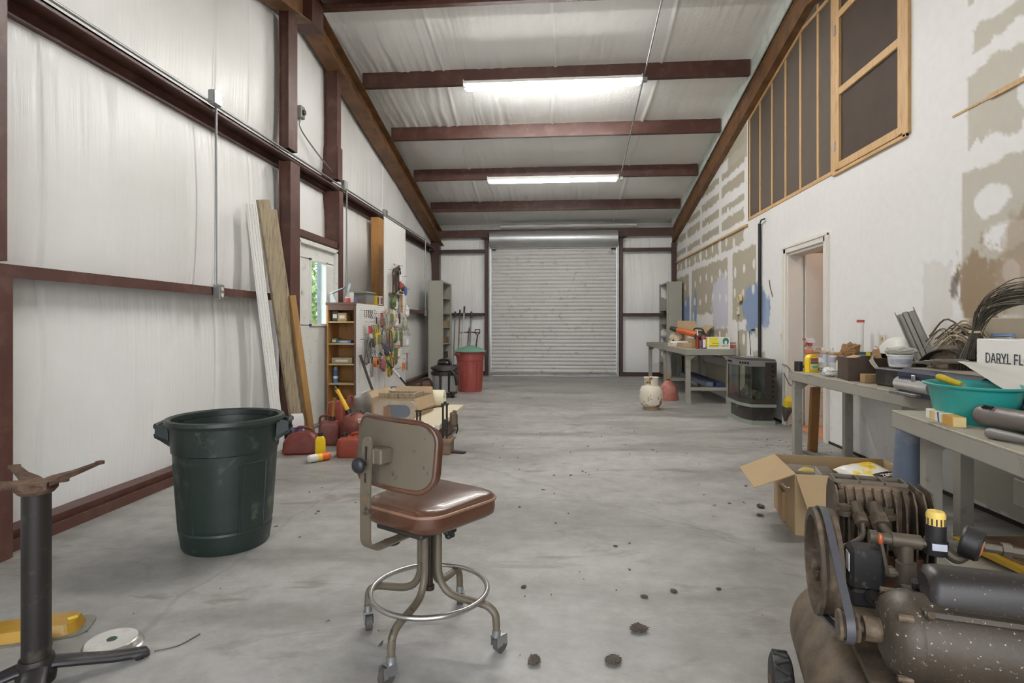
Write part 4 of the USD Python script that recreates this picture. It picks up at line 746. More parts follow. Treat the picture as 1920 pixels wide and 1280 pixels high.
for z, y, s_, c in ((1.115, 12.2, 'small tan parcel on a shelf of the left shelving', (150, 130, 96)), (.455, 12.0, 'dark tools bundle on the low shelf of the left shelving', (60, 52, 46)), (.775, 12.1, 'brown box on the middle shelf of the left shelving', (112, 92, 72))):
    t = T('shelf_box', s_, 'box', (-2.46, y, z + .001), 0); t.part('body', B().box((0, 0, .06), (.18, .3, .12), r=.004), mat('shelfbox_%d' % c[0], c, .7)); t.part('lid', B().box((0, 0, .124), (.185, .305, .012), r=.002), mat('shelfbox_%d' % c[0], c, .7))

# far left: trash can, shop vacuum, long tools
rp = mat('faded_red_plastic', (146, 68, 61), .5, var=.1, vs=4); gl = mat('faded_green_plastic', (96, 134, 116), .5, var=.08, vs=4)
t = T('trash_can', 'faded red trash can with green domed lid by the far wall', 'trash can', (-1.53, 9.86, 0), 40)
t.part('body', B().lathe([(0, .01), (.19, .01), (.20, 0), (.205, .02), (.232, .54), (.238, .545), (.242, .66), (.252, .665), (.255, .69), (.24, .695), (.23, .66), (.19, .03), (0, .02)], n=48), rp)
g = B()
for a in range(0, 360, 45): g.tube([(.209, 0, .04), (.232, 0, .50)], .008, 6, rotz(a))
t.part('moulded_ribs', g, rp, kind='stuff')
for a in (0, 180): t.part('handle', B().hull([(.235, -.06, .60), (.235, .06, .60), (.29, -.06, .65), (.29, .06, .65), (.29, -.06, .67), (.29, .06, .67), (.235, -.06, .68), (.235, .06, .68)], rotz(a)), rp)
t.part('lid', B().lathe([(.262, .685), (.278, .688), (.280, .70), (.262, .708), (.25, .715), (.21, .745), (.14, .77), (.06, .782), (0, .784)], n=48), gl, label='domed green lid'); t.part('lid_grip', B().box((0, 0, .787), (.16, .05, .02), r=.008), gl); t.part('sticker', B().box((.248, -.02, .60), (.006, .05, .08), rz=-6), mat('yellow_sticker', (222, 176, 84), .5))
t = T('shop_vacuum', 'grey and black shop vacuum on casters next to the red trash can', 'vacuum cleaner', (-1.82, 9.05, 0), -20)
gv = mat('grey_tub', (158, 158, 156), .45, var=.05); bk = mat('vac_black', (42, 39, 37), .42, var=.15, vs=5)
t.part('tub', B().lathe([(0, .07), (.17, .07), (.18, .085), (.205, .36), (.205, .37), (0, .37)], n=40), gv)
t.part('motor_head', B().lathe([(.212, .355), (.220, .36), (.220, .40), (.20, .42), (.19, .46), (.15, .50), (.10, .52), (0, .52)], n=40), bk); t.part('motor_cap', B().box((0, 0, .545), (.2, .15, .07), r=.03), bk); t.part('carry_handle', B().tube(bez((-.12, 0, .51), (-.10, 0, .58), (0, 0, .60), (.10, 0, .58), (.12, 0, .51)), .016, 10), bk)
t.part('hose', B().tube(np.array([(.195 * math.cos(q), .195 * math.sin(q), .46 + .02 * math.sin(2 * q) + q * .006) for q in np.linspace(-2.6, 3.0, 60)]), [.026 + .003 * (i % 2) for i in range(60)], 10), bk); t.part('hose_end', B().tube(bez((.17, -.10, .44), (.24, -.08, .36), (.25, -.04, .2)), .022, 10), bk)
for a in (-75, -40): t.part('wand', B().cyl((.222 * math.cos(math.radians(a)), .222 * math.sin(math.radians(a)), .10), (.226 * math.cos(math.radians(a)), .226 * math.sin(math.radians(a)), .40), .018, n=12), bk)
t.part('base_ring', B().lathe([(.16, .05), (.20, .05), (.205, .075), (.18, .085), (.16, .05)], n=36), bk)
for a in (-100, -20, 80, 170):
    M = rotz(a); k = t.part('caster_arm', B().box((.19, 0, .075), (.09, .07, .05), r=.012, M=M), bk); t.part('caster', B().cyl((.215, -.014, .026), (.215, .014, .026), .026, n=18, M=M), bk, k)
tw = mat('tool_handle', (138, 112, 82), .6, var=.2, vs=4); ti = mat('tool_iron', (84, 72, 62), .6, .5, var=.25); tg = mat('grey_handle', (120, 124, 126), .5, var=.1); twt = mat('white_handle', (206, 206, 202), .4)
def tool(label, x0, x1, z1, m, head, y0=12.35, y1=12.88):
    t = T('long_tool', label, 'garden tool', (x0, y0, 0), group=None); d = np.array([x1 - x0, y1 - y0, z1]); t.part('handle', B().cyl((0, 0, .02), d, .015, .014, n=10), m)
    if head == 'grip': t.part('grip', B().cyl(d * .9, d * 1.0, .019, n=10), mat('vac_black', (42, 39, 37), .42))
    if head == 'fork':
        for k in (-1, 0, 1): t.part('tine', B().cyl(d * .82 + (k * .01, 0, 0), d + (k * .045, 0, 0), .007, n=6), ti)
        t.part('bow', B().cyl(d + (-.05, 0, 0), d + (.05, 0, 0), .010, n=8), ti)
    if head == 'dee': t.part('dee_grip', B().tube(np.array([d, d + (-.055, 0, .06), d + (-.055, .005, .13), d + (.055, .005, .13), d + (.055, 0, .06)]), .012, 8, closed=True), ti)
    if head == 'pick': t.part('pick_head', B().tube(bez(d * .9 + (-.22, 0, -.01), d * .9 + (0, 0, .012), d * .9 + (.26, 0, -.004)), [.009] * 11 + [.018] * 2 + [.012] * 11, 8), ti)
    t.part('blade', B().box((0, 0, .06), (.10, .02, .12), r=.006), ti); return t
tool('grey handled long tool leaning by the left shelving', -2.30, -2.34, 1.46, tg, 'grip'); tool('brown wooden handled tool leaning second from the left shelving', -2.21, -2.23, 1.50, tw, 'grip', 12.38); tool('white handled long tool leaning behind the red trash can', -2.13, -2.13, 1.58, twt, 'grip')
tool('pick with a cross head leaning behind the red trash can', -2.02, -2.02, 1.09, tw, 'pick', 12.3); tool('grey handled rake leaning right of the pick', -1.96, -1.97, 1.46, tg, 'grip', 12.38); tool('shovel with a forked handle grip, rightmost of the leaning tools', -1.86, -1.83, .92, ti, 'dee', 12.35)

# propane tank and red gas can
tk = mat('chipped_white_tank', (216, 208, 190), .45, var=.05, vs=4, dirt=(132, 104, 76), da=.14, ds=9, dw=.03)
t = T('propane_tank', 'white propane tank with rusty chips on the floor', 'gas tank', (1.275, 7.93, 0))
t.part('body', B().lathe([(0, .03), (.10, .035), (.14, .07), (.153, .11), (.155, .16), (.157, .19), (.155, .22), (.153, .26), (.13, .31), (.08, .335), (0, .34)], n=40), tk); t.part('foot_ring', B().lathe([(.095, 0), (.105, 0), (.108, .05), (.098, .05), (.095, 0)], n=32), mat('rusty_ring', (150, 128, 100), .7, var=.25))
for a in (-50, 130): t.part('collar', B().sheet(np.array([[(.095 * math.cos(q), .095 * math.sin(q), z) for z in (.325, .40, .43)] for q in np.radians(np.linspace(a - 52, a + 52, 14))]), .005), tk)
t.part('collar_rim', B().tube([(.095 * math.cos(q), .095 * math.sin(q), .437) for q in np.linspace(0, 2 * np.pi, 32, endpoint=False)], .008, 8, closed=True), tk); t.part('valve', B().cyl((0, 0, .33), (0, 0, .40), .018, n=12).cyl((0, 0, .40), (0, 0, .42), .03, n=10).cyl((0, 0, .37), (-.055, -.03, .37), .014, n=10), mat('brass', (168, 140, 84), .35, .8))
t = T('fuel_can', 'dusty red metal gas can with two short spouts under the workbench', 'fuel can', (1.70, 8.98, 0), 15)
t.part('body', B().lathe([(0, 0), (.155, 0), (.16, .01), (.158, .06), (.14, .15), (.10, .235), (.05, .285), (.03, .295), (0, .295)], n=36), mat('dusty_red_metal', (156, 92, 82), .55, var=.14, vs=8, dirt=(176, 130, 118), da=.1, ds=8)); t.part('spout', B().cyl((.03, 0, .27), (.06, 0, .42), .012, .009, n=10).cyl((-.03, 0, .28), (.0, 0, .40), .010, n=10), mat('brass', (168, 140, 84), .35, .8)); t.part('cap', B().cyl((0, 0, .29), (0, 0, .32), .03, n=16), rmet)

# gas stove
blk_e = mat('stove_black', (50, 46, 44), .38, var=.12, vs=4, dirt=(92, 84, 76), da=-.1, ds=6); trimg = mat('stove_trim', (150, 160, 148), .4, .3, var=.1); stg = mat('stove_silver', (142, 140, 138), .4, .6, var=.1, vs=6)
t = T('gas_stove', 'black bay-front gas stove with glass and ceramic logs against the partition', 'stove', (2.40, 7.05, 0))
# plan outline (x towards the wall): bay front faces the room and the viewer
base = np.array([(.10, -.27), (.10, .42), (-.10, .42), (-.245, .36), (-.245, -.06), (-.17, -.27)])
def pl(o, k, dx=0, dy=0): c = np.array([.0, .07]); return [(c[0] + (x - c[0]) * k + dx, c[1] + (y - c[1]) * k + dy) for x, y in o]
t.part('plinth', B().prism(pl(base, 1.0), .045), trimg); t.part('pedestal', B().prism(pl(base, .90), .16, tr(0, 0, .045)), blk_e)
t.part('hearth_trim', B().prism(pl(base, 1.06), .035, tr(0, 0, .205)), trimg); t.part('hearth', B().prism(pl(base, 1.03), .05, tr(0, 0, .24)), blk_e)
t.part('rear_body', B().prism([(.11, -.27), (.11, .43), (-.02, .43), (-.02, -.27)], .44, tr(0, 0, .29)), blk_e)
inner = mat('firebox_dark', (44, 37, 32), .8)
t.part('side_panel', B().box((.045, -.275, .505), (.13, .02, .44), r=.004), blk_e)
for k in range(7): t.part('vent_hole', B().prism([(0, -.014), (.014, 0), (0, .014), (-.014, 0)], .004, frame((.065, -.287, .33 + k * .058), (1, 0, 0), (0, 0, 1))), mat('hole_black', (14, 13, 12), .9))
bay = np.array(pl(base, .99)); fr = [bay[5], bay[4], bay[3], bay[2]]
for a, b in zip([(-.02, -.275)] + [tuple(p) for p in fr[:-1]], [tuple(p) for p in fr]):
    a, b = np.array(a), np.array(b); L = np.linalg.norm(b - a); an = math.degrees(math.atan2(b[1] - a[1], b[0] - a[0]))
    if L > .05: t.part('glass_pane', B().box((*((a + b) / 2), .485), (L, .006, .39), rz=an), glassm)
for p in fr[:3]: t.part('corner_post', B().box((*p, .485), (.012, .012, .40)), blk_e)
t.part('hood', B().prism(pl(base, 1.04), .07, tr(0, 0, .675)), stg); t.part('top_plate', B().prism(pl(base, 1.0), .012, tr(0, 0, .745)), blk_e); t.part('top_grille', B().box((-.08, .10, .762), (.16, .34, .01), r=.003), galv)
for k in range(4): t.part('hood_hole', B().cyl((-.262 + k * .0265 * 0 , .0 - .04 * k + .30, .71), (-.27, .0 - .04 * k + .30, .71), .012, n=12), mat('hole_black', (14, 13, 12), .9))
for k in range(4): t.part('hood_hole', B().cyl(np.array((-.255, -.075, .712)) + np.array((.079, -.218, 0)) * (.15 + .2 * k), np.array((-.262, -.077, .712)) + np.array((.079, -.218, 0)) * (.15 + .2 * k), .012, n=12), mat('hole_black', (14, 13, 12), .9))
lgm = mat('ceramic_log', (120, 102, 84), .85, var=.3, vs=14, dirt=(70, 58, 48), da=.2, ds=12, bump=.3, bs=40)
for a, b, r_ in (((-.16, .25, .31), (-.05, -.10, .33), .04), ((-.18, .0, .32), (-.06, .26, .36), .034), ((-.16, -.12, .31), (-.10, .12, .42), .03), ((-.05, -.15, .33), (-.06, .3, .34), .045)): t.part('log', B().cyl(a, b, r_, r_ * .9, n=12), lgm)
t.part('badge', B().box((-.222, .10, .165), (.004, .05, .012)), galv)
curve('power_cord', 'thin black cord looping behind the gas stove', 'cord', bez((2.60, 6.84, .70), (2.61, 6.72, .68), (2.62, 6.60, .60), (2.625, 6.58, .5), (2.62, 6.68, .48), (2.60, 6.80, .60)), .004, black)
t = T('wall_pouch', 'grey pouch with a yellow cap hanging behind the gas stove', 'pouch', (2.595, 6.62, .05), 0); t.part('body', B().hull([(x, y, z) for x in (-.03, .035) for y in (-.02, .16) for z in (.16, .18)] + [(.0, .13, .0), (.03, .17, .0), (.0, .17, .0)]), mat('grey_pouch', (92, 88, 82), .6)); t.part('cap', B().hull([(x, y, z) for x in (-.032, .036) for y in (-.01, .10) for z in (.175, .25)] + [(0, .06, .30), (.01, .03, .31)]), mat('yellow_cap', (214, 190, 48), .5), label='yellow upper part')
curve('wall_pipe', 'tall thin black pipe standing up the partition behind the stove', 'pipe', [(2.61, 7.62, .70), (2.61, 7.62, 1.6), (2.61, 7.62, 2.47)], .020, mat('black_pipe', (40, 38, 38), .5, .3), 12)
solo('pipe_hook', 'short black hook bracket at the top of the tall black pipe', 'bracket', B().tube(bez((2.61, 7.60, 2.48), (2.60, 7.52, 2.50), (2.615, 7.45, 2.50)), .009, 8), mat('black_pipe', (40, 38, 38), .5, .3))
# wall fittings
ivory = mat('ivory', (222, 214, 194), .4); cw = mat('yellowed_plastic', (206, 190, 150), .45, var=.1)
def plate(label, y, z, kind='outlet', w=.07):
    t = T('wall_plate', label, kind, (XR - .006, y, z)); t.part('plate', B().box((0, 0, 0), (.008, w, .115), r=.003), ivory)
    if kind == 'outlet':
        for dz in (-.028, .028): t.part('socket', B().cyl((-.004, 0, dz), (-.009, 0, dz), .016, n=14), cw)
    else:
        for k in range(2 if w > .1 else 1): t.part('toggle', B().box((-.010, (k - .5 * (w > .1)) * .046, 0), (.016, .010, .024), r=.002), ivory)
plate('ivory outlet on the partition with a black plug in it', 7.80, 1.06); plate('ivory light switch plate left of the doorway', 6.94, 1.04, 'light switch'); plate('ivory outlet plate above the cluttered bench', 4.86, 1.02, 'outlet', .09)
t = T('plug', 'black plug with its cord hanging down behind the stove', 'plug', (XR - .02, 7.82, 1.09)); t.part('body', B().box((-.02, .02, 0), (.04, .05, .025), r=.006), black); t.part('cord', B().tube(bez((-.03, .06, 0), (-.03, .12, -.03), (-.025, .13, -.12), (-.025, .10, -.25), (-.03, .08, -.34)), .004, 6), black)
t = T('round_chime', 'yellowed round fitting with exposed wires on the partition', 'fitting', (XR - .015, 8.45, 1.53)); t.part('ring', B().lathe([(.03, 0), (.062, 0), (.066, .012), (.05, .028), (.03, .02), (.03, 0)], n=28, M=roty(-90)), cw); t.part('centre', B().cyl((0, 0, 0), (-.012, 0, 0), .028, n=20), mat('tan_disc', (176, 150, 104), .6)); t.part('bracket', B().box((-.01, -.065, .02), (.02, .04, .10), r=.004), cw); t.part('wire', B().tube(bez((-.01, -.06, -.03), (-.03, -.075, -.06), (-.02, -.06, -.09)), .004, 5), black)
t = T('thermostat', 'small ivory thermostat with a thin wire down to the bench', 'thermostat', (XR - .015, 8.55, 1.36)); t.part('body', B().box((0, 0, 0), (.03, .075, .11), r=.008), ivory); t.part('dial', B().box((-.017, -.01, .02), (.006, .012, .05), r=.002), black); t.part('wire', B().tube(bez((0, 0, -.055), (.002, .005, -.3), (.002, -.06, -.7)), .003, 5), mat('wire', (90, 84, 78), .4, .7))
solo('wall_scratch', 'thin dark wire stub sticking out of the partition left of the doorway', 'wire', B().tube([(XR - .002, 7.36, 1.72), (XR - .012, 7.30, 1.62), (XR - .004, 7.24, 1.50)], .005, 5), mat('wire', (90, 84, 78), .4, .7))

# ---------------------------------------------------------------- on the far bench
Hb = .80
t = T('cardboard_box', 'open brown cardboard box with white labels on the far workbench', 'box', (2.30, 10.02, Hb), 6); openbox(t, .36, .44, .24, card)
flap(t, (-.18, .22, .24), (.18, .22, .24), (0, .3, .95), .20, card); flap(t, (.18, -.22, .24), (.18, .22, .24), (.75, 0, .66), .16, card); flap(t, (-.18, .22, .24), (-.18, -.22, .24), (-.9, 0, -.3), .16, card)
t.part('shipping_label', B().box((.09, -.225, .14), (.15, .004, .16)), white, label='white shipping label'); t.part('shipping_label', B().box((-.09, -.225, .17), (.12, .004, .07), rz=0), white)
t = T('leaf_blower', 'orange leaf blower body lying across the far workbench', 'leaf blower', (2.12, 9.36, Hb + .17), -12)
t.part('tube', B().cyl((-.20, .15, .10), (.12, -.02, .03), .045, .055, n=18), mat('blower_orange', (186, 92, 46), .4, var=.15)); t.part('nozzle', B().cyl((-.30, .21, .135), (-.20, .15, .10), .035, .045, n=16), mat('vac_black', (42, 39, 37), .42)); t.part('motor', B().ball((.16, -.03, .0), (.10, .08, .09), 2), mat('vac_black', (42, 39, 37), .42)); t.part('handle', B().tube(bez((.05, .02, .07), (.08, .0, .13), (.18, -.03, .12), (.22, -.05, .05)), .012, 8), mat('vac_black', (42, 39, 37), .42)); t.part('foot', B().box((.15, -.03, -.12), (.10, .12, .10), r=.02), mat('blower_orange', (186, 92, 46), .4))
t = T('paper_pile', 'crumpled tan paper and white pads on the far workbench', 'paper', (1.96, 9.42 + .28, Hb)); v = trimesh.creation.icosphere(3); P_ = np.array(v.vertices); P_ = P_ * (.10, .13, .08) * (1 + .5 * (fbm(P_ * 2.4 + 5, 3, 4)[:, None] - .5)) + (0, 0, .14); t.part('crumple', (P_, np.array(v.faces)), mat('tan_paper', (196, 180, 156), .8), smooth=False); t.part('pad', B().box((.04, -.1, .03), (.30, .24, .06), rz=8, r=.003), mat('offwhite_paper', (216, 208, 194), .7)); t.part('pad', B().box((.03, -.08, .075), (.28, .2, .03), rz=-4, r=.003), white)
t = T('tape_gun', 'small tape dispenser at the left edge of the far workbench', 'tape dispenser', (1.93, 9.62, Hb), 20); t.part('reel', B().cyl((0, -.02, .09), (0, .02, .09), .045, n=20), mat('dark_iron', (58, 52, 47), .6, .4)); t.part('reel_core', B().cyl((0, -.022, .09), (0, .022, .09), .02, n=16), cw); t.part('frame', B().box((.02, 0, .02), (.10, .06, .04), r=.006), galv)
t = T('cardboard_sheet', 'flat folded brown cardboard on the far workbench', 'cardboard', (2.06, 9.25, Hb)); t.part('sheet', B().box((0, 0, .035), (.24, .34, .07), rz=4, r=.002), card); t.part('sheet', B().box((.09, -.20, .06), (.12, .10, .12), rz=10, r=.002), card2)
t = T('spray_bottle', 'slim spray bottle with red liquid and white nozzle on the far workbench', 'bottle', (2.085, 8.72, Hb)); t.part('body', B().lathe([(0, 0), (.026, 0), (.028, .01), (.028, .13), (.016, .165), (.012, .20), (0, .20)], n=20), mat('red_liquid', (140, 50, 42), .3, trans=.2)); t.part('nozzle', B().cyl((0, 0, .2), (0, 0, .235), .012, n=12).cyl((0, 0, .235), (0, 0, .28), .011, .006, n=12), white)
t = T('spray_can', 'purple and white spray can with red cap on the far workbench', 'spray can', (2.165, 8.68, Hb)); t.part('body', B().cyl((0, 0, 0), (0, 0, .155), .033, n=24), mat('purple_can', (88, 72, 120), .35)); t.part('label', B().cyl((.002, -.002, .02), (.002, -.002, .14), .0325, n=24), mat('can_white', (226, 222, 214), .35)); t.part('cap', B().cyl((0, 0, .155), (0, 0, .20), .03, .027, n=20), mat('red_cap', (170, 72, 62), .4))
FZ = frame((0, 0, 0), (1, 0, 0), (0, 0, 1))     # lettering upright, facing -y
def sign(b, s_, h, x, y, z, w=None, bold=False): return b.text(s_, h, tr(x, y, z) @ FZ, bold, w)
t = T('carton', 'yellow, white and green carton on the far workbench', 'box', (2.365, 8.66, Hb)); t.part('body', B().box((0, 0, .088), (.32, .14, .176), r=.003), mat('carton_white', (226, 226, 212), .5, var=.03)); t.part('print', B().box((-.075, -.0705, .10), (.13, .002, .14), r=.001), mat('carton_yellow', (240, 222, 60), .5)); t.part('print', B().prism(rrect(.085, .10, .04), .002, tr(.095, -.0702, .115) @ FZ), mat('carton_green', (36, 116, 108), .5), label='green rounded emblem'); t.part('print', B().prism(rrect(.035, .055, .012), .003, tr(.095, -.0705, .095) @ FZ), mat('carton_white', (226, 226, 212), .5))
t.part('lettering', sign(B(), 'pennlil-apes', .026, -.14, -.0712, .038, .27), mat('print_green', (44, 96, 70), .6)); t.part('lettering', B().box((-.05, -.072, .085), (.10, .001, .004)), mat('print_green', (44, 96, 70), .6)); t.part('side_print', B().box((-.161, 0, .10), (.002, .11, .12)), mat('carton_yellow', (240, 222, 60), .5))
t = T('carton', 'small yellow carton partly behind the spray can on the far workbench', 'box', (2.21, 8.80, Hb)); t.part('body', B().box((.03, 0, .085), (.10, .10, .17), r=.003), mat('carton_yellow', (240, 222, 60), .5)); t.part('print', B().hull([(.05, -.0505, .02), (.06, -.0505, .02), (.055, -.0505, .14), (.05, -.052, .02), (.06, -.052, .02), (.055, -.052, .14)]), mat('print_dark', (60, 64, 70), .6))
t = T('carton', 'low white and red carton lettered in black at the end of the far workbench', 'box', (2.58, 8.76, Hb)); t.part('body', B().box((.03, 0, .058), (.15, .12, .116), r=.003), mat('carton_buff', (216, 202, 188), .5)); t.part('print', B().box((.03, -.0605, .035), (.14, .002, .05)), mat('carton_red', (188, 96, 92), .5)); t.part('lettering', sign(B(), 'BRAWGOX', .021, -.04, -.0612, .076, .14, True), mat('print_dark', (60, 64, 70), .6))
t = T('small_funnel', 'tiny clear funnel bottle behind the cartons on the far workbench', 'bottle', (2.42, 8.95, Hb)); t.part('body', B().lathe([(0, 0), (.04, 0), (.04, .17), (.012, .21), (.006, .27), (0, .27)], n=18), clear)

# ================================================================ CLUTTER ON THE MIDDLE BENCH
Hc = .746
def blobmesh(r, seed, amp=.5, f=2.4, sub=4):
    v = trimesh.creation.icosphere(sub); P_ = np.array(v.vertices); n_ = fbm(P_ * f + 7 + seed, 4, seed)[:, None]; rd = np.abs(fbm(P_ * f * 1.7 + 3 + seed, 3, seed + 5)[:, None] - .5)
    P_ = P_ * np.asarray(r) * (1 + amp * (n_ - .5) - amp * 1.2 * (.12 - np.minimum(rd, .12))); P_[:, 2] -= P_[:, 2].min(); return P_, np.array(v.faces)
rubber = mat('black_rubber', (40, 38, 36), .6, var=.15); hick = mat('hickory_handle', (172, 128, 78), .55, var=.2, vs=6); bw = mat('walnut_laminate', (74, 58, 46), .45, var=.2, vs=5, streak=(2, 2, 26)); plast = mat('translucent_white', (214, 212, 204), .35, var=.05, vs=6); grey_p = mat('grey_plastic', (112, 108, 104), .42, var=.12, vs=8)
t = T('mallet', 'black rubber mallet with a short handle at the far corner of the middle bench', 'mallet', (2.13, 5.24, Hc), -25); t.part('head', B().cyl((0, 0, 0), (0, 0, .085), .034, n=20), rubber); t.part('handle', B().cyl((.03, 0, .045), (.19, -.04, .02), .013, .016, n=10), mat('dark_handle', (92, 74, 62), .6, var=.2)); t.part('grip_end', B().cyl((.17, -.035, .022), (.20, -.043, .019), .019, n=12), mat('dark_red_rubber', (70, 36, 34), .6))
t = T('spray_bottle', 'clear spray bottle with a white and red trigger head', 'spray bottle', (2.24, 5.27, Hc), 200); t.part('bottle', B().lathe([(0, 0), (.042, 0), (.045, .01), (.045, .15), (.03, .19), (.016, .215), (.014, .24), (0, .24)], n=24), mat('pink_clear', (226, 196, 188), .25, trans=.5, var=.03)); t.part('collar', B().cyl((0, 0, .225), (0, 0, .25), .021, n=16), mat('red_cap', (170, 72, 62), .4)); t.part('head', B().hull([(x, y, z) for x, z in ((-.035, .25), (.03, .25), (.055, .275), (.055, .29), (-.045, .265), (-.02, .293)) for y in (-.016, .016)]), white); t.part('trigger', B().hull([(x, y, z) for x, z in ((.025, .255), (.04, .255), (.055, .215), (.048, .213)) for y in (-.008, .008)]), mat('red_cap', (170, 72, 62), .4)); t.part('nozzle', B().cyl((.05, 0, .283), (.07, 0, .283), .011, n=12), mat('red_cap', (170, 72, 62), .4))
t = T('cleaner_bottle', 'yellow cleaner bottle with a colourful arched label', 'bottle', (2.20, 5.14, Hc), 22); g = B(); g.prism([(-.052, 0), (.052, 0), (.055, .10)] + [(.055 * math.cos(q), .10 + .055 * math.sin(q)) for q in np.linspace(0, np.pi, 14)] + [(-.055, .10)], .05, tr(0, .025, 0) @ FZ); t.part('body', g, mat('bottle_yellow', (238, 202, 40), .35, var=.05)); t.part('label', B().box((0, -.026, .075), (.082, .003, .105), r=.001), mat('label_buff', (226, 206, 150), .5)); t.part('label_band', B().box((0, -.0265, .108), (.076, .003, .028), rz=0), mat('label_red', (190, 76, 60), .5)); t.part('label_band', B().box((0, -.0268, .082), (.078, .003, .020)), mat('label_green', (52, 116, 92), .5)); t.part('label_band', B().box((.01, -.0268, .045), (.06, .003, .02)), mat('label_teal', (120, 170, 150), .5))
t = T('wood_handled_tool', 'wooden handled brush lying across the bottles on the middle bench', 'tool', (2.27, 5.16, Hc + .175), -28); t.part('handle', B().cyl((-.04, 0, 0), (.22, 0, -.02), .012, .016, n=12), hick); t.part('ferrule', B().box((-.08, 0, 0), (.07, .05, .04), r=.008), mat('red_wood', (176, 104, 72), .5))
wat = usdkit.material(stage, '/World/Looks/clear_bottle', {'t': ('transparent_bsdf', {'color': (.93, .95, .96)}), 'g': ('glossy_bsdf', {'roughness': .08}), 'd': ('diffuse_bsdf', {'color': (.8, .82, .84)}), 'm1': ('mix_closure', {'fac': .12}), 'f': ('layer_weight', {'blend': .3}), 'k': ('math', {'math_type': 'multiply_add', 'value2': .35, 'value3': .04}), 'm': ('mix_closure', {})}, [('t.BSDF', 'm1.closure1'), ('d.BSDF', 'm1.closure2'), ('f.facing', 'k.value1'), ('k.value', 'm.fac'), ('m1.closure', 'm.closure1'), ('g.BSDF', 'm.closure2')], surface='m.closure')
def waterbottle(label, loc):
    t = T('water_bottle', label, 'bottle', loc); pr_ = [(0, .004), (.024, 0), (.032, .006)]
    for k in range(8): pr_ += [(.033, .012 + k * .016), (.0305, .020 + k * .016)]
    t.part('body', B().lathe(pr_ + [(.033, .145), (.030, .165), (.018, .19), (.012, .20), (.012, .205), (0, .205)], n=28), wat); t.part('label', B().lathe([(.0332, .10), (.0337, .10), (.0337, .14), (.0332, .14)], n=28), mat('pale_label', (206, 210, 222), .5, var=.1, vs=40)); t.part('cap', B().cyl((0, 0, .203), (0, 0, .22), .015, n=18), white)
waterbottle('clear water bottle nearest the bench edge beside the brown bag', (2.19, 4.90, Hc)); waterbottle('clear water bottle tucked behind the first, touching the brown bag', (2.275, 4.94, Hc))
solo('tissue', 'crumpled white tissue at the foot of the water bottles', 'tissue', blobmesh((.06, .045, .035), 4, .9), white, (2.15, 4.70, Hc), smooth=True)
t = T('paper_bag', 'crumpled brown paper bag behind the dark wooden box', 'bag', (2.38, 4.86, Hc)); P_, F_ = blobmesh((.085, .08, .13), 9, .8, 2.0); t.part('body', (P_ * (1, 1, .98), F_), mat('kraft_bag', (138, 104, 66), .75, var=.2, vs=9), smooth=25); t.part('opening', B().hull([(-.06, -.05, .20), (.06, -.05, .25), (.07, .03, .25), (-.05, .04, .23), (-.05, -.04, .12), (.05, -.03, .12)]), mat('kraft_bag', (138, 104, 66), .75))
t = T('wooden_box', 'open dark walnut box at the edge of the middle bench', 'box', (2.30, 4.44, Hc), -10)
for c, d in (((0, -.125, .085), (.33, .014, .17)), ((0, .125, .085), (.33, .014, .17)), ((-.158, 0, .085), (.014, .236, .17)), ((.158, 0, .085), (.014, .236, .17))): t.part('side', B().box(c, d, r=.002), bw)
t.part('bottom', B().box((0, 0, .006), (.30, .23, .010)), bw); flap(t, (-.15, -.09, .15), (-.15, .11, .15), (.75, .1, .25), .12, card); flap(t, (-.02, -.11, .15), (.06, -.11, .16), (.2, .6, .75), .10, card2)
t = T('small_carton', 'small worn brown carton in front of the dark wooden box', 'box', (2.25, 4.22, Hc), -4); t.part('body', B().box((0, 0, .031), (.19, .08, .062), r=.003), mat('worn_carton', (150, 122, 84), .75, var=.25, vs=14)); t.part('torn_tape', B().box((-.0, -.0405, .03), (.03, .003, .06)), mat('tape_tan', (190, 164, 116), .5))
t = T('cardboard_tube', 'white cardboard tube with red end cap standing against the partition', 'tube', (2.53, 5.0, Hc)); t.part('tube', B().cyl((0, 0, 0), (.005, 0, .43), .026, n=24), white); t.part('cap', B().cyl((.005, 0, .43), (.0052, 0, .452), .0285, n=24), mat('red_cap', (170, 72, 62), .4))
t = T('accessory_pack', 'black and green retail pack with a yellow tag behind the wooden box', 'package', (2.42, 4.60, Hc), -20); t.part('pack', B().box((0, 0, .10), (.20, .03, .20), r=.004), mat('pack_black', (48, 50, 48), .4)); t.part('print', B().box((-.04, -.017, .13), (.11, .003, .10)), mat('pack_green', (92, 128, 116), .4, var=.2, vs=30)); t.part('tag', B().box((-.03, -.019, .185), (.03, .003, .025)), mat('bright_yellow', (236, 208, 40), .4))
cloth = mat('cream_cloth', (206, 196, 170), .85, var=.12, vs=12); solo('folded_rags', 'crumpled cream rags piled behind the wooden box', 'rags', blobmesh((.10, .12, .12), 21, .8, 2.2), cloth, (2.53, 4.30, Hc), smooth=True)
for k, (x, y, z, a, s_) in enumerate(((2.48, 4.50, .20, 25, 'folded tan cardboard flap standing among the rags'), (2.50, 4.30, .215, -12, 'flat tan cardboard piece lying on top of the rags'))): solo('cardboard_scrap', s_, 'cardboard', B().box((0, 0, 0), (.17, .12, .006)), card, (x, y, Hc + z), rot=(30 - 40 * k, 15 - 12 * k, a))
P0 = np.stack([*grid(np.linspace(-.22, .22, 16), np.linspace(-.13, .13, 10))], -1); Zt = .03 + .16 * (1 - (P0[..., 0] / .23) ** 4) * (1 - (P0[..., 1] / .14) ** 4)
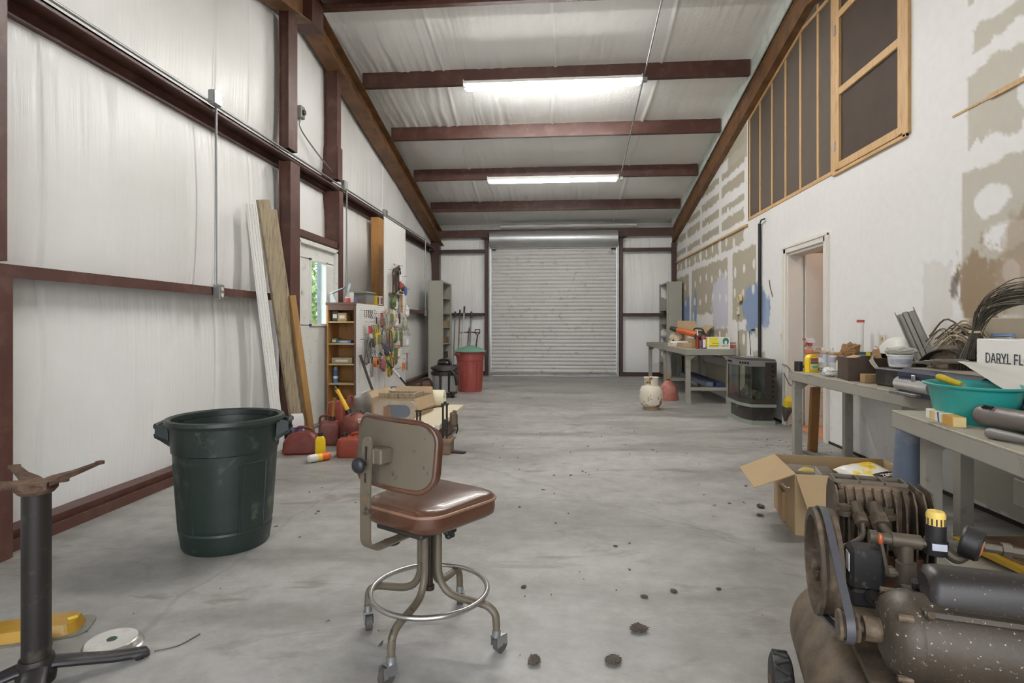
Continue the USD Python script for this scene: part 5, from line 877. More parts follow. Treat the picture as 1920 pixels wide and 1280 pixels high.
t = T('plastic_tray', 'upturned translucent white plastic tray against the partition', 'tray', (2.50, 4.34, Hc + .13), 80); t.part('tray', B().sheet(np.dstack([P0, Zt]), .003), plast, smooth=True); t.part('support', B().box((0, 0, -.045), (.36, .2, .13), r=.01), mat('brown_box', (120, 98, 74), .7))
t = T('margarine_tub', 'white printed plastic tub beside the rags', 'tub', (2.27, 3.98, Hc + .13), 25); t.part('tub', B().lathe([(0, 0), (.056, 0), (.06, .004), (.070, .075), (.066, .075), (.056, .006), (0, .006)], n=36, sx=1.15), white); t.part('rim', B().lathe([(.069, .072), (.075, .074), (.075, .083), (.068, .083), (.069, .072)], n=36, sx=1.15), white); t.part('label', B().lathe([(.0645, .022), (.0672, .055)], n=36, sx=1.155), mat('tub_print', (176, 178, 190), .5, var=.25, vs=50))
solo('black_case', 'black plastic case under the white printed tub', 'case', B().box((0, 0, .06), (.20, .24, .12), rz=8, r=.01), black, (2.28, 3.98, Hc))
P_, F_ = blobmesh((.10, .06, .03), 33, .6, 3); solo('clear_wrap', 'crinkled clear plastic wrap lying on the white tub', 'plastic wrap', (P_, F_), mat('wrap_grey', (190, 188, 176), .3, var=.1, vs=20), (2.28, 3.99, Hc + .205), smooth=True)
cable = mat('grey_cable', (142, 136, 124), .5, var=.15)
t = T('cable_hank', 'grey flat cables curving down from the wooden box', 'cable', (2.2, 4.2, Hc))
for k in range(4): t.part('strand', B().tube(bez((.08, .10 + .01 * k, .19 - .01 * k), (.02, .02 + .01 * k, .17 - .006 * k), (.0, -.10 + .012 * k, .11), (.02, -.22 + .01 * k, .06), (.08, -.26, .03)), .006, 6), cable)
t = T('metal_channel', 'grey galvanised steel channel leaning up out of the pile', 'metal channel', (2.48, 4.02, Hc + .12)); d_ = np.array([.0, .26, .36]); M = frame((0, 0, 0), (.55, -.6, .43), d_); M2 = np.eye(4); zz = d_ / np.linalg.norm(d_); xx = np.array([.83, -.45, .32]); xx -= zz * (xx @ zz); xx /= np.linalg.norm(xx); M2[:3, 0], M2[:3, 1], M2[:3, 2] = xx, np.cross(zz, xx), zz
t.part('channel', B().prism([(-.06, 0), (.06, 0), (.06, -.05), (.054, -.05), (.054, -.006), (.02, -.006), (.012, -.02), (-.012, -.02), (-.02, -.006), (-.054, -.006), (-.054, -.05), (-.06, -.05)], .46, M2), mat('dull_galv', (124, 122, 116), .45, .6, var=.15))
for k in range(3): t.part('slot', B().box((.036, .002, .14 + .11 * k), (.012, .004, .03), M=M2), mat('hole_black', (14, 13, 12), .9))
fib = mat('dusty_cord', (158, 142, 116), .8, var=.3, vs=20, dirt=(206, 198, 182), da=.1, ds=30); fib2 = mat('dusty_dark_cord', (96, 84, 68), .8, var=.3, vs=20)
t = T('cord_bundle', 'dusty tangled bundle of tan cords heaped along the partition', 'cord bundle', (2.46, 3.66, Hc)); r5 = np.random.default_rng(5)
for k in range(90):
    y0 = .22 + r5.normal() * .05; hx = r5.normal() * .035; hz = r5.uniform(.03, .38); g_ = bez((hx - .02, y0, hz * .9), (hx, y0 - .15, hz + .05 + r5.normal() * .02), (hx * .8 + r5.normal() * .02, y0 - .35, hz * .6 + .04), (hx * .5, y0 - .46 + r5.normal() * .03, .03 + hz * .3), n=15)
    t.part('cord', B().tube(g_, r5.uniform(.003, .006), 5), fib if k % 3 else fib2, smooth=True)
t.part('core', (lambda pf: (pf[0] * (1, 1, 1) + (0, .06, 0), pf[1]))(blobmesh((.09, .20, .15), 40, .5, 3)), fib2, smooth=True)
t = T('black_strap', 'broad black curved band arching over the cord bundle', 'band', (2.36, 3.72, Hc)); t.part('band', bar(np.array([(.02 * math.sin(q), .30 * math.cos(q) - .06, .04 + .22 * math.sin(q)) for q in np.linspace(.05, 2.3, 24)]), .07, .006, wid=(1, 0, .0)), rubber)
t = T('wire_bundle', 'tied bundle of stiff dark wires arching up from the bench', 'wire bundle', (2.38, 3.46, Hc)); wire_m = mat('dark_wire', (104, 98, 88), .45, .5, var=.3, vs=30)
for k in range(60):
    a, b, c = r5.normal(size=3); s1 = .010
    pts = bez((a * .035, .05 + b * .035, -.0 + .04 * abs(c)), (a * .025 - .01, .03 + b * .02, .20), (a * s1, b * s1 - .01, .37), (a * .022, -.10 + b * .02, .50 + c * .018), (a * .03, -.30 + b * .02, .565 + c * .028 + (.03 if k % 9 == 0 else 0)), (a * .03, -.62, .56 + c * .03), n=26)
    t.part('wire', B().tube(pts, .0028, 4), wire_m, smooth=True)
t.part('tie', B().lathe([(.024, -.008), (.028, -.006), (.028, .006), (.024, .008), (.024, -.008)], c=(0, 0, .37), n=16), cw)
t = T('panel_box', 'flat tan board box leaning on the partition behind the white carton', 'box', (2.585, 3.62, Hc + .20), 0); t.part('body', B().box((0, -.1, .13), (.06, .50, .24), r=.006), mat('tan_board', (166, 154, 134), .6, var=.08, vs=4)); t.part('stand', B().box((0, -.1, -.095), (.06, .3, .19), r=.004), mat('brown_box', (120, 98, 74), .7))
t = T('grey_can', 'grey and blue oval can behind the wire bundle', 'can', (2.46, 3.36, Hc + .27), 0); t.part('body', B().lathe([(0, 0), (.07, 0), (.075, .02), (.07, .075), (0, .078)], n=28, sx=.6), mat('can_grey', (146, 148, 150), .4, .3)); t.part('lid', B().lathe([(0, .078), (.07, .078), (.068, .09), (0, .092)], n=28, sx=.6), mat('can_blue', (112, 146, 180), .4)); t.part('block', B().box((0, 0, -.135), (.1, .16, .27), r=.004), card2)
t = T('pliers', 'pair of pliers propped open on top of the pile by the partition', 'pliers', (2.52, 3.66, Hc + .32), 100); t.part('jaw', B().hull([(0, y, z) for y, z in ((-.01, -.01), (.01, .01), (.09, .045), (.085, .055))] + [(.008, y, z) for y, z in ((-.01, -.01), (.01, .01), (.09, .045))]), ti)
t.part('handle', B().tube(bez((0, 0, 0), (0, -.08, .0), (0, -.15, -.04)), .006, 6), ti); t.part('handle', B().tube(bez((0, 0, .01), (0, -.05, .04), (0, -.12, .05), (0, -.17, .03), (0, -.16, .005)), .006, 6), ti)
# white moving carton
t = T('moving_carton', 'white moving carton lettered in black, standing on the bench by the partition', 'box', (2.43, 2.95, Hc), 0)
t.part('body', B().box((0, 0, .168), (.36, .62, .336), r=.004), mat('carton_plain_white', (232, 229, 223), .55, var=.03)); ML = frame((-.1812, .245, 0), (0, -1, 0), (0, 0, 1))
t.part('lettering', B().text('DARYL FLOOD', .052, tr(-.245 + .245, .212, 0) @ np.eye(4), False, .36).xf(ML), mat('print_dark', (60, 64, 70), .6)); t.part('lettering', B().text('WAREHOUSE & MOVERS', .021, tr(.028, .165, 0), False, .30).xf(ML), mat('print_dark', (60, 64, 70), .6)); t.part('top_flap', B().box((0, -.1, .339), (.34, .28, .005)), mat('carton_plain_white', (232, 229, 223), .55))
# toolbox and things around the basin
navy = mat('navy_enamel', (50, 54, 74), .4, .1, var=.12, vs=6); dust = mat('dusty_lid', (142, 132, 118), .7, var=.12, vs=6)
t = T('tool_box', 'long navy blue toolbox with a dusty lid behind the teal basin', 'toolbox', (2.13, 3.24, Hc), 2)
t.part('body', B().box((0, 0, .055), (.22, .62, .11), r=.006), navy); t.part('lid', B().hull([(x, y, z) for x, z in ((-.112, .11), (.112, .11), (-.112, .135), (-.07, .155), (.112, .155)) for y in (-.312, .312)]), navy); t.part('lid_top', B().hull([(x, y, z) for x, z in ((-.068, .156), (.11, .156), (.11, .158), (-.068, .158)) for y in (-.30, .30)]), dust, label='dusty tan lid top')
for y in (-.18, .16): t.part('latch', B().box((-.117, y, .105), (.008, .035, .04), r=.003).box((-.122, y, .115), (.006, .02, .015), r=.002), galv)
t = T('foil_duct', 'silver ribbed foil duct lying before the toolbox', 'duct', (1.985 + .05, 3.42, Hc + .062), 0); g = B()
t.part('duct', B().lathe([(0, -.16)] + [(.034 + .008 * (k % 2), k * .009 - .16) for k in range(36)] + [(0, .16)], n=22, M=rotx(90)), mat('foil', (224, 222, 218), .34, .9, var=.08, vs=30), smooth=False); t.part('stack', B().box((.0, .05, -.052), (.10, .26, .02), r=.004), mat('wire_pack', (110, 108, 106), .5, .3, var=.3, vs=60))
P1 = np.stack([*grid(np.linspace(-.2, .2, 18), np.linspace(-.12, .12, 12))], -1); ZZ = .05 * f2(P1[..., 0] * 9, P1[..., 1] * 9, 91)
solo('plastic_sheet', 'loose translucent plastic sheet lying over the far end of the toolbox', 'plastic sheet', B().sheet(np.dstack([P1, ZZ]), .0015), plast, (2.25, 3.50, Hc + .165), smooth=True, rot=(0, 6, 75))
solo('paper_sheet', 'stiff white paper sheet over the near end of the toolbox', 'paper', B().sheet(np.dstack([P1 * (1.05, 1.2), ZZ * .5 + .10 * P1[..., 1:2][..., 0]]), .0015), plast, (1.98, 2.62, Hc + .165), smooth=True, rot=(0, -14, 80))
for (x, y, s_) in ((2.19, 3.20 - .20, 'dark round disc standing before the white carton, farther from the viewer'), (2.19, 2.80, 'dark round disc standing before the white carton, nearer the viewer')): solo('grinding_disc', s_, 'disc', B().lathe([(.012, 0), (.085, 0), (.088, .003), (.088, .009), (.085, .012), (.012, .012), (.012, 0)], n=36, M=roty(-82)), mat('disc_grey', (92, 86, 80), .6, var=.1), (x, y, Hc + .135), smooth=30)
# ---------------------------------------------------------------- near bench
teal = mat('teal_plastic', (46, 150, 142), .32, var=.05, vs=3, coat=.1)
c0 = nb(.28, .205); t = T('basin', 'teal oval plastic basin on the near workbench', 'basin', c0, -ang); t.part('bowl', B().lathe([(0, .008), (.115, .008), (.122, 0), (.128, .01), (.150, .135), (.158, .146), (.168, .150), (.170, .156), (.162, .160), (.150, .152), (.146, .14), (.120, .014), (0, .012)], n=56, sy=1.32), teal, smooth=40)
t = T('screwdriver', 'screwdriver with a yellow handle leaning in the teal basin', 'screwdriver', nb(.26, .12, .745 + .165), 0); t.part('handle', B().cyl((-.01, .04, .015), (.02, -.05, -.01), .016, .013, n=10).ball((-.01, .04, .015), .016, 1), mat('yellow_handle', (190, 166, 40), .3, trans=.1)); t.part('shaft', B().cyl((.02, -.05, -.01), (.04, -.13, -.06), .004, n=8), chrome)
t = T('small_carton', 'long small white and tan carton with a blue stripe in front of the basin', 'box', nb(.30, .07), -ang - 4); t.part('body', B().box((0, -.05, .02), (.045, .26, .04), r=.002), mat('aged_carton', (206, 184, 128), .6, var=.14, vs=14)); t.part('white_end', B().box((0, .065, .02), (.046, .04, .041), r=.002), white); t.part('white_band', B().box((0, -.04, .02), (.046, .06, .041), r=.002), white); t.part('blue_stripe', B().hull([(x, y, z) for x in (-.0235, .0235) for y, z in ((-.03, .041), (-.045, .041), (-.055, 0), (-.04, 0))]), mat('blue_stripe', (72, 82, 140), .5)); t.part('yellow_face', B().box((0, -.13, .02), (.0465, .09, .0405)), mat('carton_gold', (196, 150, 70), .6, var=.12))
t = T('heat_gun', 'grey brown heat gun with a steel nozzle lying on the near bench', 'heat gun', nb(.60, .17), 8); t.part('body', B().cyl((0, .12, .055), (.02, -.10, .055), .041, .037, n=24).ball((0, .12, .055), (.041, .03, .041), 2), mat('brown_grey_plastic', (104, 96, 90), .4, var=.1)); t.part('handle', B().hull([(x, y, z) for x in (.0, .05) for y in (.02, .07) for z in (.03, .075)] + [(.19, -.03, .03), (.19, .02, .03), (.19, -.03, .06), (.19, .02, .06)]), mat('brown_grey_plastic', (104, 96, 90), .4)); t.part('nozzle', B().cyl((.02, -.10, .055), (.03, -.20, .055), .035, .028, n=20), mat('spun_steel', (176, 170, 160), .28, .9))
for k in range(12): t.part('vent', B().box((-.028 + .004 * (k % 3), .06 + .012 * (k // 3), .088 + .003 * (k % 3)), (.005, .006, .006)), mat('hole_black', (14, 13, 12), .9))
t = T('sander', 'teal green palm sander with a black cable on the near bench', 'sander', nb(.66, .36), 20); t.part('body', B().hull([(*p, z) for p, z in [((.06 * math.cos(q), .09 * math.sin(q)), z) for q in np.linspace(0, 6.28, 18) for z in (.05,)] + [((.05 * math.cos(q), .07 * math.sin(q)), .14) for q in np.linspace(0, 6.28, 18)]]), mat('sander_teal', (52, 88, 92), .4)); t.part('pad', B().box((0, 0, .025), (.11, .2, .05), r=.006), rubber); t.part('cable', B().tube(bez((0, .05, .14), (-.01, .10, .20), (.02, .02, .215), (.04, -.10, .17)), .006, 8), rubber)
solo('black_hose', 'coil of black hose behind the heat gun', 'hose', B().tube(np.array([(.075 * math.cos(q), .085 * math.sin(q), .014 + .0042 * q) for q in np.linspace(0, 18, 110)]), .013, 8), rubber, nb(.50, .36), smooth=True)
t = T('bit_holder', 'dark grey tool handle at the very edge of the near bench', 'tool', nb(.76, .05), 0); t.part('handle', B().cyl((0, .05, .02), (.03, -.08, .02), .02, .014, n=14).ball((0, .05, .02), .02, 2), grey_p)
P_ = blobmesh((.13, .16, .07), 55, .8, 2.2); solo('plastic_bag', 'crumpled translucent plastic bag behind the sander', 'bag', P_, plast, nb(.44, .47), smooth=True)
t = T('tape_pack', 'small red and white pack on the near bench by the carton', 'package', nb(.62, .52), 30); t.part('body', B().box((0, 0, .06), (.08, .05, .12), r=.003), white); t.part('print', B().box((0, -.026, .06), (.07, .003, .06)), mat('label_red', (190, 76, 60), .5))
# under and around the benches
t = T('floor_box', 'open brown cardboard box full of packaging on the floor by the benches', 'box', (1.645, 3.45, 0), -8)
cd = mat('tan_cardboard', (168, 144, 108), .8, var=.07, vs=3, dirt=(140, 114, 80), da=-.15, ds=4); L, W_, H_ = .62, .50, .335
t.part('bottom', B().box((0, 0, .003), (L - .02, W_ - .02, .006)), cd)
def wall4(a, b, tp=1.0):
    return B().hull([(x + e * nx, y + e * ny, z) for (x, y) in (a, b) for z in (0, H_) for e in (-.003, .003) for nx, ny in [((b[1] - a[1]) / max(abs(b[1] - a[1]) + abs(b[0] - a[0]), 1e-6), -(b[0] - a[0]) / max(abs(b[1] - a[1]) + abs(b[0] - a[0]), 1e-6))]])
cs = [(-L / 2, -W_ / 2), (L / 2, -W_ / 2), (L / 2, W_ / 2), (-L / 2, W_ / 2)]
for a, b in zip(cs, cs[1:] + cs[:1]): t.part('side', wall4(a, b), cd)
flap(t, (-L / 2, W_ / 2, H_), (-L / 2, -W_ / 2, H_), (-.9, -.35, -.28), .25, cd); flap(t, (-L / 2, -W_ / 2, H_), (L / 2, -W_ / 2, H_), (.1, -.72, -.7), .24, cd, .0)
t = T('parts_case', 'clear plastic parts case with red and yellow pieces in the floor box', 'case', (1.48, 3.52, .18), -14); t.part('case', B().box((0, 0, .06), (.26, .20, .12), r=.004), wat); t.part('red_piece', B().box((-.06, -.03, .05), (.10, .08, .06), r=.004), mat('piece_red', (196, 64, 50), .4)); t.part('yellow_piece', B().hull(np.random.default_rng(1).normal(size=(14, 3)) * (.02, .016, .014) + (-.0, .03, .105)), mat('bright_yellow', (236, 208, 40), .4)); t.part('white_piece', B().box((.03, -.05, .05), (.06, .06, .05)), white); t.part('divider', B().box((.06, 0, .06), (.004, .19, .11)), plast)
solo('block', 'brown filler block under the parts case in the floor box', 'block', B().box((0, 0, .087), (.30, .24, .172)), card2, (1.48, 3.52, .007), -14)
solo('block', 'brown filler block under the crisp bag in the floor box', 'block', B().box((0, 0, .09), (.2, .28, .18)), card2, (1.78, 3.44, .007), -8)
def pillow(w, h, d, seed, sub=22):
    U, V = grid(np.linspace(-1, 1, sub), np.linspace(-1, 1, sub)); e = np.clip(1 - U ** 4, 0, 1) ** .6 * np.clip(1 - V ** 4, 0, 1) ** .6; nn = (f2(U * 2.6 + 9, V * 2.6, seed) - .5) * .5
    g = B(); A = np.stack([U * w, V * h, d * e * (1 + nn) + .004], -1); Bt = np.stack([U * w, V * h, -d * .6 * e], -1); n = sub; i, j = np.meshgrid(np.arange(n - 1), np.arange(n - 1), indexing='ij'); q = np.stack([i * n + j, (i + 1) * n + j, (i + 1) * n + j + 1, i * n + j + 1], -1).reshape(-1, 4); g.add(A.reshape(-1, 3), q); g.add(Bt.reshape(-1, 3), q[:, ::-1]); return g
t = T('crisp_bag', 'glossy yellow and white snack bag with a dark band lettered in the floor box', 'bag', (1.83, 3.47, .25), rot=(14, -6, 12)); cf = usdkit.material(stage, '/World/Looks/crisp_foil', {'g': ('geometry', {}), 'n': ('noise_texture', {'scale': 9, 'detail': 3}), 'r': ('rgb_ramp', {'ramp': [(.40, lin((232, 190, 50))), (.47, lin((240, 214, 110))), (.52, lin((232, 228, 220))), (.66, lin((226, 222, 214)))]}), 'p': ('principled_bsdf', {'roughness': .2})}, [('g.position', 'n.vector'), ('n.fac', 'r.fac'), ('r.color', 'p.base_color')], surface='p.BSDF')
t.part('bag', pillow(.13, .17, .05, 3), cf, smooth=True)
band = B(); U, V = grid(np.linspace(-.2, .95, 14), np.linspace(-.55, -.1, 8)); e = np.clip(1 - U ** 4, 0, 1) ** .6 * np.clip(1 - V ** 4, 0, 1) ** .6; band.sheet(np.stack([U * .13, V * .17, .05 * e * (1 + (f2(U * 2.6 + 9, V * 2.6, 3) - .5) * .5) + .008], -1), .003); t.part('band', band, mat('foil_black', (38, 34, 36), .25)); t.part('lettering', B().text('ZWSNA', .030, tr(-.0, -.070, .062) @ rotz(-4), True, .10), mat('can_white', (226, 222, 214), .35))
t = T('small_bag', 'small clear bag with yellow filling in the middle of the floor box', 'bag', (1.60, 3.40, .20)); t.part('bag', blobmesh((.07, .05, .05), 71, .8, 2.5), wat, smooth=True); t.part('filling', (lambda q: (q[0] * .75 + (0, 0, .01), q[1]))(blobmesh((.07, .05, .045), 72, .5, 2.5)), mat('bright_yellow', (236, 208, 40), .4), smooth=True); t.part('filler', B().box((0, 0, -.098), (.11, .14, .19)), card2)
solo('zip_tie', 'short white plastic tie stuck on the side of the floor box', 'tie', B().tube(bez((-.02, -.04, 0), (-.02, 0, -.01), (-.02, .05, -.002)), .004, 6), white, (1.318, 3.36, .24), smooth=True)
solo('cone_sleeve', 'tall grey blue tapered sleeve standing between the bench legs', 'sleeve', B().lathe([(0, 0), (.10, 0), (.10, .01), (.058, .64), (.054, .645), (0, .645)], n=36), mat('grey_blue', (98, 108, 124), .6, var=.1, vs=5, dirt=(132, 138, 146), da=0, ds=9), (1.745, 2.98, 0))
plank('board', 'brown board standing against the leg of the middle bench', 'board', (2.30, 5.36, .002), (2.30, 5.30, .60), .10, .03, mat('brown_board', (140, 96, 48), .6, var=.2, vs=4, streak=(8, 8, 1)), (.4, -.9, 0))
solo('floor_plate', 'flat grey metal plate on the floor under the middle bench', 'plate', B().box((0, 0, .012), (.46, .55, .02), r=.004), mat('plate_grey', (112, 110, 102), .6, .2, var=.1), (2.38, 4.55, 0), 12)
solo('floor_bar', 'long flat grey bar on the floor by the doorway end of the bench', 'bar', B().box((0, 0, .012), (.06, .7, .02), r=.003), mat('plate_grey', (112, 110, 102), .6, .2), (2.30, 5.0, 0), 12)
t = T('yellow_step', 'yellow folding step with brown treads on the low shelf of the near bench', 'step', nb(.5, .42, .172), -ang + 14); t.part('frame', B().hull([(x, y, z) for x, y, z in ((-.17, -.3, .02), (-.17, .3, .02), (.17, -.3, .02), (.17, .3, .02), (-.2, -.33, .055), (-.2, .33, .055), (.2, -.33, .055), (.2, .33, .055))]), mat('step_yellow', (208, 166, 46), .45, var=.15, vs=8)); 
for y in (-.165, .165): t.part('tread', B().box((0, y, .060), (.34, .28, .010), r=.003), mat('brown_tread', (104, 80, 58), .7, var=.15))
for y in (-.28, .28): t.part('foot', B().box((0, y, .011), (.3, .03, .02), r=.004), black)

# ================================================================ AIR COMPRESSOR
comp_t = mat('dusty_tank', (66, 56, 45), .6, .1, var=.2, vs=6, dirt=(150, 132, 106), da=.0, ds=3.2, dw=.2, bump=.12, bs=120); castd = mat('dusty_casting', (74, 63, 49), .65, .2, var=.25, vs=9, dirt=(122, 104, 84), da=.2, ds=8, bump=.1, bs=80); motor_m = mat('dusty_motor', (68, 60, 49), .5, .2, var=.25, vs=6, dirt=(196, 186, 168), da=-.10, ds=110, dw=.03, bump=.08, bs=90); pipe_m = mat('dusty_pipe', (96, 87, 74), .55, .4, var=.2, vs=14); blk2 = mat('dusty_black', (38, 36, 36), .5, var=.15, vs=6, dirt=(110, 100, 88), da=-.15, ds=40)
ex = np.array([.97, -.243, 0]); ey = np.array([.243, .97, 0]); CO = np.array([.80, 1.45, 0])
cz = math.degrees(math.atan2(ex[1], ex[0])); K = T('air_compressor', 'dusty old belt-driven air compressor in the right foreground', 'air compressor', (.72, 1.305, 0), cz)
def kput(name, b, m, parent=None, label=None, smooth=30, kind=None, _p=K.part):
    b.V = [v * .9 + (0, 0, .1155) for v in b.V]; return _p(name, b, m, parent, label, smooth, kind)
K.part = kput
def W2L(p): d = np.asarray(p, float) - CO; return np.array([d @ ex, d @ ey, d[2]])
R_ = .165; zc = .185
prof_t = [(0, -.62), (.06, -.615), (.11, -.60), (.14, -.575), (.157, -.54), (R_, -.50), (R_, .56), (.157, .60), (.14, .635), (.11, .66), (.06, .675), (0, .68)]
K.part('tank', B().lathe(prof_t, n=48, M=tr(.02, 0, zc - .06) @ rotx(-90)), comp_t, smooth=50)
K.part('deck', B().box((.13, .16, .300), (.36, 1.0, .014), r=.004), comp_t)
for x in (-.188, .215):
    M = tr(x, .42, -.017); wpart = K.part('wheel', B().lathe([(.03, -.03), (.085, -.032), (.10, -.026), (.105, -.012), (.105, .012), (.10, .026), (.085, .032), (.03, .03), (.03, -.03)], n=40, M=M @ roty(90)), rubber)
    K.part('wheel_hub', B().cyl((x - .035, .42, -.017), (x + .035, .42, -.017), .032, n=20), castd, wpart)
    g = B()
    for k in range(22): g.box((0, 0, .105), (.046, .012, .008), r=.002, M=M @ rotx(k * 360 / 22) @ rotz(25 if k % 2 else -25))
    K.part('tread', g, rubber, wpart, kind='stuff')
K.part('axle', B().cyl((-.188, .42, -.017), (.215, .42, -.017), .012, n=10), castd); K.part('front_foot', B().box((-.01, -.40, -.108), (.20, .06, .04), r=.008), comp_t)
# flywheel
fc = W2L((.775, 1.735, .465)); fr_ = .148
Mf = tr(*fc) @ roty(90)
rim = [(fr_ - .022, -.028), (fr_, -.028), (fr_ + .002, -.018), (fr_ - .006, -.008), (fr_ - .006, .006), (fr_ + .002, .016), (fr_, .028), (fr_ - .022, .028), (fr_ - .022, -.028)]
fl = K.part('flywheel', B().lathe(rim, n=64, M=Mf), castd, smooth=35); K.part('hub', B().cyl(fc + (-.03, 0, 0), fc + (.05, 0, 0), .028, n=20), castd, fl)
for k in range(5):
    a = 2 * np.pi * k / 5 + .5; d0 = np.array([0, math.cos(a), math.sin(a)]); d1 = np.array([0, -math.sin(a), math.cos(a)])
    K.part('spoke', B().hull([fc + d0 * r0 + d1 * w_ * s1 + np.array([x, 0, 0]) for r0, w_ in ((.02, .02), (fr_ - .02, .012)) for s1 in (-1, 1) for x in (-.008, .008)]), castd, fl)
# motor
mc = np.array([-.006, -.03, .425]); mr = .100; mL = .40
Mm = tr(*mc) @ roty(90)
mo = K.part('motor', B().lathe([(0, -.02), (.055, -.018), (.080, -.008), (.093, .012), (mr, .03), (mr, .045), (mr - .004, .05), (mr - .004, mL), (mr, mL + .006), (.09, mL + .035), (.05, mL + .05), (0, mL + .05)], n=56, M=Mm), motor_m, smooth=40)
for k in range(6):
    a = 2 * np.pi * k / 6 + .3; K.part('end_slot', B().hull([mc + (-.012 + .012 * (r0 > .07), r0 * math.cos(a + da), r0 * math.sin(a + da)) for r0 in (.05, .085) for da in (-.2, .2)] + [mc + (-.001 + .012 * (r0 > .07), r0 * math.cos(a + da), r0 * math.sin(a + da)) for r0 in (.05, .085) for da in (-.2, .2)]), mat('hole_black', (14, 13, 12), .9), mo)
for k in range(4):
    a = 2 * np.pi * k / 4 + .8; c = mc + (.018, .098 * math.cos(a), .098 * math.sin(a)); K.part('through_bolt', B().cyl(c + (-.02, 0, 0), c + (.01, 0, 0), .008, n=8), castd, mo)
K.part('shaft', B().cyl(mc + (-.10, 0, 0), mc + (-.015, 0, 0), .011, n=12).cyl(mc + (-.055, 0, 0), mc + (-.018, 0, 0), .028, n=16), castd)
pc = np.array([fc[0], mc[1], mc[2]]); K.part('pulley', B().lathe([(.0, -.024), (.034, -.022), (.036, -.016), (.030, -.010), (.030, .010), (.036, .016), (.034, .022), (0, .024)], n=32, M=tr(*pc) @ roty(90)), castd)
# belt around both
dv = pc - fc; Ld = math.hypot(dv[1], dv[2]); th = math.atan2(dv[2], dv[1]); al = math.acos((fr_ - .034) / Ld); loopb = []
for q in np.linspace(th + al, th + 2 * np.pi - al, 48): loopb.append(fc + (0, (fr_ + .002) * math.cos(q), (fr_ + .002) * math.sin(q)))
for q in np.linspace(th - al, th + al, 16): loopb.append(pc + (0, .036 * math.cos(q), .036 * math.sin(q)))
loopb = np.array(loopb); tg = np.roll(loopb, -1, 0) - np.roll(loopb, 1, 0); tg /= np.linalg.norm(tg, axis=1, keepdims=True); nn = np.cross(tg, (1, 0, 0)); nb_ = len(loopb); bv = np.stack([loopb + np.array([s1 * .0095, 0, 0]) + nn * s2 * .004 for s1, s2 in ((-1, -1), (1, -1), (1, 1), (-1, 1))], 1).reshape(-1, 3); fi = []
for i in range(nb_):
    j = (i + 1) % nb_
    for k in range(4): fi.append([i * 4 + k, i * 4 + (k + 1) % 4, j * 4 + (k + 1) % 4, j * 4 + k])
K.part('belt', B().add(bv, fi), mat('belt_rubber', (72, 72, 76), .5, var=.1), smooth=30)
cap_m = mat('capacitor_black', (40, 36, 34), .42, var=.15, dirt=(150, 140, 126), da=-.14, ds=120, dw=.03)
cx0 = mc[0] + .12
g = B(); sec = [(-.055, .09), (-.055, .125), (-.04, .152), (-.015, .162), (.015, .162), (.04, .152), (.055, .125), (.055, .09)]; loft(g, [np.array([(mc[0] + x, mc[1] + .02 + y * s1, mc[2] + .09 + (z - .09) * s2) for y, z in sec]) for x, s1, s2 in ((.075, .75, .72), (.085, .95, .95), (.10, 1, 1), (.285, 1, 1), (.300, .95, .93), (.315, .7, .6))]); K.part('capacitor_cover', g, cap_m, smooth=50)
K.part('cover_flange', B().hull([mc + (x, y, z) for x in (.05, .34) for y, z in ((-.072, .079), (-.066, .088), (.10, .078), (.095, .07))]), motor_m)
for x in (.06, .33): K.part('screw', B().cyl(mc + (x, -.071, .079), mc + (x, -.079, .087), .008, n=10), castd)
# pump with cooling fins
pcn = W2L((1.005, 1.945, 0)); px0, py0 = pcn[0], pcn[1]
K.part('crankcase', B().hull([(px0 + x, py0 + y, z) for x in (-.11, .14) for y in (-.09, .10) for z in (.27, .44)] + [(px0 + .0, py0 + y, .25) for y in (-.12, .12)]), mat('rusty_crankcase', (84, 54, 40), .7, .1, var=.3, vs=10))
K.part('crank_shaft', B().cyl(fc + (.02, 0, 0), (px0 - .08, fc[1], fc[2]), .018, n=14), castd)
K.part('cylinder_core', B().box((px0 + .01, py0, .53), (.22, .13, .20), r=.02), castd)
for k in range(1, 12):
    x = px0 - .125 + .026 * k; h_ = .10 if 1 < k < 11 else .085
    pts = [(x + e, py0 + y, z) for e in (-.0025, .0025) for y, z in ((-h_, .40), (h_, .40), (-h_ - .012, .50), (h_ + .012, .50), (-h_, .60), (h_, .60), (-h_ + .03, .636), (h_ - .03, .636))]
    K.part('cooling_fin', B().hull(pts), castd)
K.part('head_cover', B().box((px0 + .01, py0, .632), (.20, .10, .025), r=.008), castd)
for y in (-.04, .03): K.part('head_grille', B().box((px0 + .0, py0 + y, .650), (.20, .010, .010)), pipe_m)
for x in (-.10, -.03, .04, .10): K.part('head_grille', B().box((px0 + x, py0 - .005, .651), (.007, .08, .009)), pipe_m)
for x, y in ((-.085, -.085), (.03, -.085)): K.part('head_bolt', B().cyl((px0 + x, py0 + y - .02, .575), (px0 + x, py0 + y - .02, .592), .018, n=6).cyl((px0 + x, py0 + y - .02, .56), (px0 + x, py0 + y - .02, .577), .024, n=16), castd)
for k, (x, r_) in enumerate(((-.055, .017), (-.005, .022))): K.part('fitting', B().cyl((px0 + x, py0 - .10, .595), (px0 + x + .005, py0 - .145, .565), r_, n=12).cyl((px0 + x + .004, py0 - .135, .572), (px0 + x + .007, py0 - .16, .553), r_ * 1.25, n=6), castd)
K.part('pressure_tube', B().tube(bez((px0 - .048, py0 - .155, .556), (px0 - .055, py0 - .18, .52), (px0 - .11, py0 - .20, .49), (px0 - .155, py0 - .20, .465), (px0 - .15, py0 - .21, .435), (px0 - .09, py0 - .225, .425)), .0075, 8), pipe_m, smooth=True)
